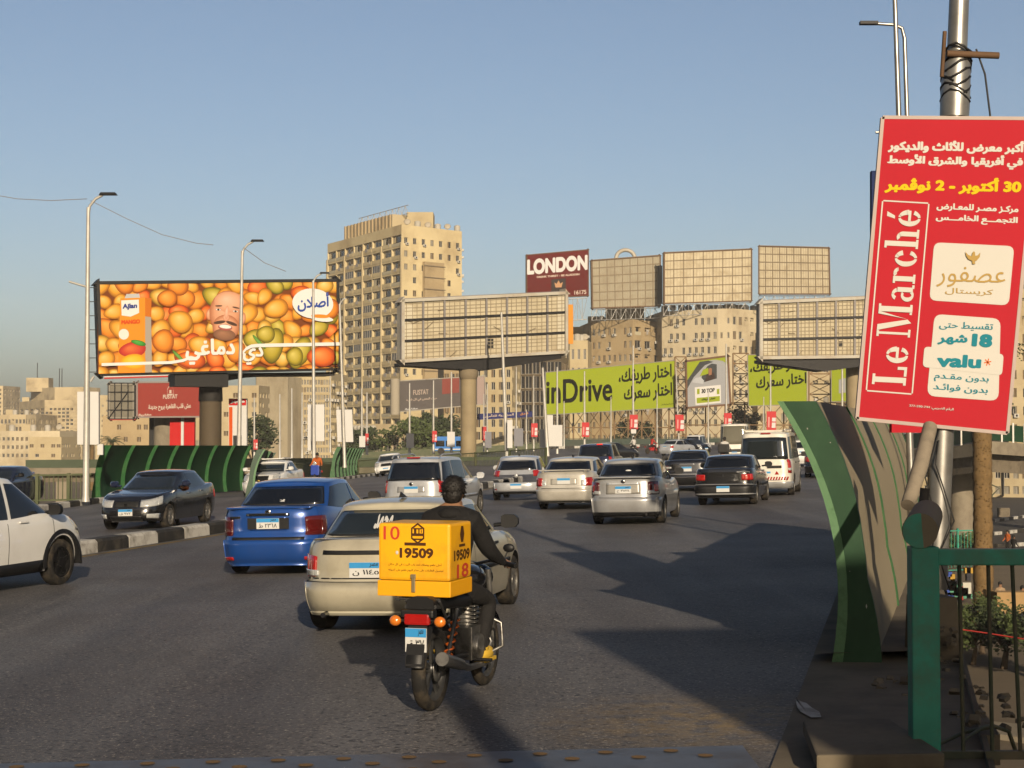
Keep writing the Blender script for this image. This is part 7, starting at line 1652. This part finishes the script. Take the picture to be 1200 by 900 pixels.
plate(bike, (0, -.945, .565), .165, .175, '٣٧ ق'); q = MB(); q.box((0, -.955, .425), (.09, .02, .055)); part('reflector', q, RED, bike, bevel=.008)
q = MB()
for s in (-1, 1): q.tube([(s * .15 - .05, -.80, .845), (s * .15 - .05, -.15, .845)], .012, 6); q.tube([(s * .13, -.80, .84), (s * .12, -.62, .70)], .012, 6)
for y in (-.78, -.62, -.46, -.3): q.tube([(-.23, y, .848), (.13, y, .848)], .009, 6)
part('rack', q, STEEL, bike)
q = MB()
for s in (-1, 1): q.tube([(s * .12, .34, .62), (s * .25, .36, .56), (s * .27, .33, .38), (s * .12, .30, .30)], .014, 8)
part('crash_bar', q, CHRD, bike)
q = MB(); q.prism([V((-.115, -.6, .33)), V((-.115, .0, .36)), V((-.115, .0, .29)), V((-.115, -.6, .27))], V((.02, 0, 0))); part('chain_guard', q, BLK, bike)
# yellow box
YEL = M('box_yellow', (1.0, .50, .008), .45, 0, .06, 5, dirt=(.45, .20, .03), dscale=3, damt=.5); YELD = M('box_lip_yellow', (.95, .44, .006), .5, 0, .06, 4)
bx = thing('delivery_box', 'bright yellow delivery box marked 19509 strapped on the motorcycle rack', 'delivery box', bike.matrix_basis @ V((-.09, -.50, .862)), -YAW)
q = MB(); q.box((0, 0, .335), (.575, .50, .43), taper=(1.0, 1.0)); part('lid', q, YEL, bx, bevel=.022); q = MB(); q.box((0, 0, .06), (.585, .51, .118)); part('base', q, YELD, bx, bevel=.008)
BRNK = lam('box_ink', (.085, .030, .008)); RDK = lam('box_red', (.62, .05, .03))
def bt(s, x0, x1, z0, z1, m, bold=.03, face='rear', name='lettering'):
    q = MB()
    f = (lambda x, z: V((x, -.2525, z))) if face == 'rear' else (lambda x, z: V((.290, x, z)))
    text_quads(q, s, f(x0, z0), f(x1, z0), f(x0, z1), bold=bold, rows=36); return part(name, q, m, bx)
bt('10', -.245, -.115, .425, .525, RDK, .01); bt('19509', -.115, .155, .29, .365, BRNK, .045); bt('أحلى طعم يوصلك لحد باب البيت في كل مكان', -.205, .22, .225, .255, BRNK, .02); bt('توصيل الطلبات على مدار اليوم طعم على أصوله', -.205, .235, .185, .212, BRNK, .02)
bt('19509', -.17, .20, .265, .345, BRNK, .045, 'side'); bt('18', -.10, .17, .13, .235, RDK, .02, 'side')
q = MB(); f = lambda x, z: V((x, -.2525, z))
hexa = lambda cx, cz, r, rz: [f(cx + r * math.cos(k * math.pi / 3 + math.pi / 6), cz + rz * math.sin(k * math.pi / 3 + math.pi / 6)) for k in range(6)]
a, b = hexa(.03, .475, .062, .080), hexa(.03, .475, .048, .064); q.add(a + b, [(k, (k + 1) % 6, 6 + (k + 1) % 6, 6 + k) for k in range(6)])
for x0, x1, z0, z1 in ((-.005, .065, .505, .515), (-.005, .065, .425, .437), (-.012, .072, .455, .475), (.0, .02, .475, .51), (.035, .045, .475, .505), (.055, .062, .48, .50)): q.quad(f(x0, z0), f(x1, z0), f(x1, z1), f(x0, z1))
part('emblem', q, BRNK, bx)
q = MB(); q.box((.01, -.2535, .395), (.17, .003, .022)); q.ball((-.135, -.2535, .328), (.012, .003, .014), 12, 6, m=1); part('caption_strip', q, [BRNK, WHP], bx)
q = MB(); g_ = lambda y, z: V((.290, y, z)); q.add([g_(.02 + .05 * math.cos(k * 1.047), .46 + .07 * math.sin(k * 1.047)) for k in range(6)], [tuple(range(6))]); q.quad(g_(-.05, .365), g_(.09, .365), g_(.09, .385), g_(-.05, .385)); part('side_emblem', q, BRNK, bx)
q = MB(); q.box((.0, -.262, .10), (.028, .014, .13)); q.box((.0, -.266, .155), (.04, .014, .03)); part('latch', q, M('latch_metal', (.45, .36, .2), .4, .6), bx, bevel=.003)
# the rider
YSH = M('shoe_yellow', (.72, .46, .05), .6, 0, .15, 9)
rd = thing('person', 'bareheaded rider in a black jacket and trousers with yellow shoes on the delivery motorcycle', 'person', bike.matrix_basis @ V((-.07, .0, 0)), -YAW)
J, E = seated(); bulk(J); body(rd, J, E, None, [SKIN, JACK, TROU, YSH], sub=2); hairpart(rd, J); shaggy(rd, J)
q = MB(); q.ball((0, .03, 1.445), (.115, .085, .06), 14, 8); part('hood', q, JACK, rd)
for s in (-1, 1):
    q = MB(); q.ball((s * .215, .27, .325), (.055, .135, .06), 14, 9); q.box((s * .215, .27, .275), (.10, .27, .03)); part('shoe', q, YSH, rd, bevel=.006)

window_driver(DRIVER_CAR)
# --- further riders
def small_bike(name, label, px, py, yaw, colour, oncoming=False, box=None, zoff=None, front=None):
    p = gnd(px, py); t = thing(name, label, 'motorcycle', p, -yaw + (math.pi if oncoming else 0))
    for y in (-.62, .66):
        q = MB(); q.lathe([(-.05, .24), (-.05, .29), (0, .31), (.05, .29), (.05, .24)], c=(0, y, .31), n=18, closedprof=True); q.lathe([(-.02, .25), (.02, .25)], c=(0, y, .31), n=12); part('wheel', q, RUB, t)
    q = MB(); q.box((0, .05, .5), (.26, .7, .3)); q.ball((0, .2, .82), (.15, .28, .13), 10, 7); q.tube([(0, .66, .31), (0, .5, .98)], .05, 6); part('frame', q, colour, t)
    q = MB(); q.ball((0, -.25, .80), (.15, .4, .07), 10, 6); part('seat', q, BLK, t)
    q = MB(); q.tube([(-.36, .36, 1.0), (0, .46, 1.03), (.36, .36, 1.0)], .02, 6); part('handlebar', q, BLK, t)
    q = MB(); q.box((0, -.95, .7), (.2, .05, .1)); part('tail_light', q, RED, t)
    if front: q = MB(); q.box((0, .70, .80), (.46, .16, .55)); part('fairing', q, front, t, bevel=.05); q = MB(); q.ball((0, .74, 1.16), (.10, .05, .09), 10, 6); part('headlight', q, LAMP, t)
    if box: q = MB(); q.box((0, -.62, 1.08), (.62, .5, .5)); part('luggage_box', q, box, t, bevel=.04)
    return t
def small_rider(t, label, top, bottom, hair=True, shoe=None):
    r = thing('person', label, 'person', t.location, t.rotation_euler.z); J, E = seated(detail=False); body(r, J, E, None, [SKIN, top, bottom, shoe or BLK]); hairpart(r, J); return r
t = small_bike('scooter', 'scooter with a blue front shield coming along the empty lane', 372, 568, R(4), BLK, True, front=M('shield_blue', (.03, .07, .38), .3)); small_rider(t, 'rider in an orange top on the blue-fronted scooter', cloth('top_orange', (.52, .12, .02)), cloth('trousers_navy', (.02, .03, .06)))
t = small_bike('motorcycle', 'motorcycle with a black luggage box ahead of the white van', 849, 547, R(12), BLK, box=BLK); small_rider(t, 'rider in a white shirt behind a black luggage box ahead of the van', cloth('shirt_white', (.6, .58, .55)), TROU)
t = small_bike('motorcycle', 'far motorcycle before the hoarding under the triangle sign', 743, 532, R(-20), BLK); small_rider(t, 'far rider in a white shirt under the triangle sign', cloth('shirt_white', (.6, .58, .55)), TROU)
t = small_bike('motorcycle', 'far red motorcycle beside the small silver saloon', 764, 532, R(50), M('bike_red', (.5, .03, .03), .3)); small_rider(t, 'far rider in a red top beside the small silver saloon', cloth('top_red', (.5, .04, .03)), TROU)
# --- people below the bridge
def walker(label, p, yaw, top, bottom, sit=False, z=ZG, arms=.25):
    r = thing('person', label, 'person', V((p.x, p.y, z + .03)), -yaw); J, E = standing(sit, arms); body(r, J, E, None, [SKIN, top, bottom, BLK]); hairpart(r, J); return r
TS = cloth('shirt_tan', (.36, .25, .15)); WS = cloth('shirt_white', (.6, .58, .55)); NS = cloth('shirt_navy', (.03, .04, .08)); PK = cloth('shirt_pink', (.5, .2, .17))
walker('street vendor in a tan shirt behind the pale cartons', at(1172, 690, 76), R(180), TS, NS, False)
walker('street vendor in a white shirt at the frame edge beside the cartons', at(1198, 690, 74), R(150), WS, NS)
walker('person in a pink top beside the vendor in the tan shirt', at(1160, 690, 79), R(200), PK, TROU, True)
walker('person in a white top at the foot of the concrete block below the railing', at(1106, 700, 70), R(120), WS, TROU, True)
walker('pedestrian in black walking on the street beyond the vendors', at(1188, 660, 112), R(60), JACK, TROU); walker('pedestrian in an orange top on the street beside the striped kerb', at(1181, 655, 118), R(240), cloth('top_orange', (.52, .12, .02)), TROU)

# --- buses
def bus(label, px0, px1, y0, y1, Y, mat, band):
    a, b = at(px0, y1, Y), at(px1, y1, Y + 1); top = at(px0, y0, Y).z; L = 5.4; t = thing('bus', label, 'bus', V((a.x + L / 2, Y + 1, a.z - .6)))
    H = top - a.z + .6; q = MB(); q.box((0, 0, H / 2 + .35), (L, 2.5, H - .35)); part('body', q, mat, t, bevel=.12)
    for k in range(3): q = MB(); q.box((-L / 2 + .95 + k * 1.45, -1.26, H * .66), (1.25, .04, H * .34)); part('side_window', q, GLASS, t)
    q = MB(); q.box((0, -1.26, H * .32), (L * .98, .03, .18)); part('stripe', q, band, t)
    for x in (-1.6, 1.6): q = MB(); q.lathe([(-.15, .5), (.15, .5)], c=(x, -1.2, .5), axis='Y', n=18); part('wheel', q, RUB, t)
    return t
bus('bright blue bus standing behind the tan column and the trees', 508, 548, 513, 528, 232, M('bus_blue', (.02, .20, .62), .35, 0, .06, 1), WHP)
P = dict(L=6.5, W=2.1, H=2.6, wr=.38, axles=(-1.9, 2.1), zb=.3, paint=CREAM, nf=7, rim='steel', far=1, deck=[(-3.25, 1.2), (0, 1.2), (3.25, 1.15)], fin=[(0, .05), (.2, 0), (1, .06)],
    cab=dict(yr0=-3.2, yr1=-3.1, yf0=3.18, yf1=2.95, pillars=[-1.5, 0, 1.5], wb=.98, wt=.88, nr=8, nf=8, arch=.03), belt=1.2, sbelt=1.25, hl=[('headlamp', .55, .2, .62, .82, LAMP)], fb=[('bumper', .95, .3, .55, GREYS, .04), ('grille', .4, .65, .85, BLK, .012)], fplate=.6, glassf=M('windscreen_pale', (.16, .15, .11), .1, 0, .3, 1), cat='minibus')
car('minibus', 'cream minibus facing the traffic just ahead of the white van', P, gnd(861, 541), R(10), oncoming=True, group='')

# --- outside the frame: board and flats added to cut light, and a shadow-casting post
t = thing('shade_board', 'tall blank sign board on two posts behind the viewer, its shade on the screen', 'sign', V((5.95, -3, -1)))  # unseen board, added only to shade the curved screen and railing
q = MB(); q.box((0, 0, 4.4), (3.6, .18, 6.5)); part('panel', q, GREEN, t, bevel=.03)
for x in (-1.1, 1.1): q = MB(); q.tube([(x, .15, -.5), (x, .15, 7.5)], .09, 10); part('post', q, GALV, t)
for lb, x0, x1, y0, hh in (('tall dark block of flats standing behind the viewer beyond the empty lanes', -190, -34, -70, 62), ('tall dark block of flats standing behind the viewer past the walkway', 84, 230, -70, 62)):  # unseen blocks, added to hold sky light off the road shadows
    t = thing('building', lb, 'building', V(((x0 + x1) / 2, y0, -6.5)))
    q = MB(); q.box((0, -10, hh / 2), (x1 - x0, 20, hh)); part('wall', q, BRN, t)
    q = MB(); [q.quad(*[(-(x1 - x0) / 2 + 3 + c * 6 + dx, .05, 5 + r * 3.3 + dz) for dx, dz in ((0, 0), (0, 1.6), (3.2, 1.6), (3.2, 0))]) for r in range(17) for c in range(int((x1 - x0) / 6) - 1)]; part('window', q, WGL, t)['kind'] = 'stuff'
t = thing('lamp_post', 'thick post beside the walkway behind the viewer', 'lamp post', V((2.1, -1.5, 0)))
q = MB(); q.tube([(0, 0, -.1), (0, 0, 5.3)], .15, 12); part('pole', q, GALV, t)
# ------------------------------------------------------------------ the air
q = MB(); q.box((0, 480, 40), (1600, 1100, 95)); hz = addo('haze', q.mesh('haze', [])); hz['kind'] = 'stuff'
hm = bpy.data.materials.new('haze'); hm.use_nodes = True; hn = hm.node_tree.nodes; hn.remove(hn['Principled BSDF']); pv = hn.new('ShaderNodeVolumePrincipled')
pv.inputs['Color'].default_value = (.93, .90, .86, 1); pv.inputs['Density'].default_value = .00016; pv.inputs['Anisotropy'].default_value = 0.0; hm.node_tree.links.new(pv.outputs[0], hn['Material Output'].inputs['Volume'])
hz.data.materials.append(hm); SC.cycles.volume_bounces = 0
# a group is only for things that repeat
for o in list(bpy.data.objects):
    if o.get('group') == '': del o['group']
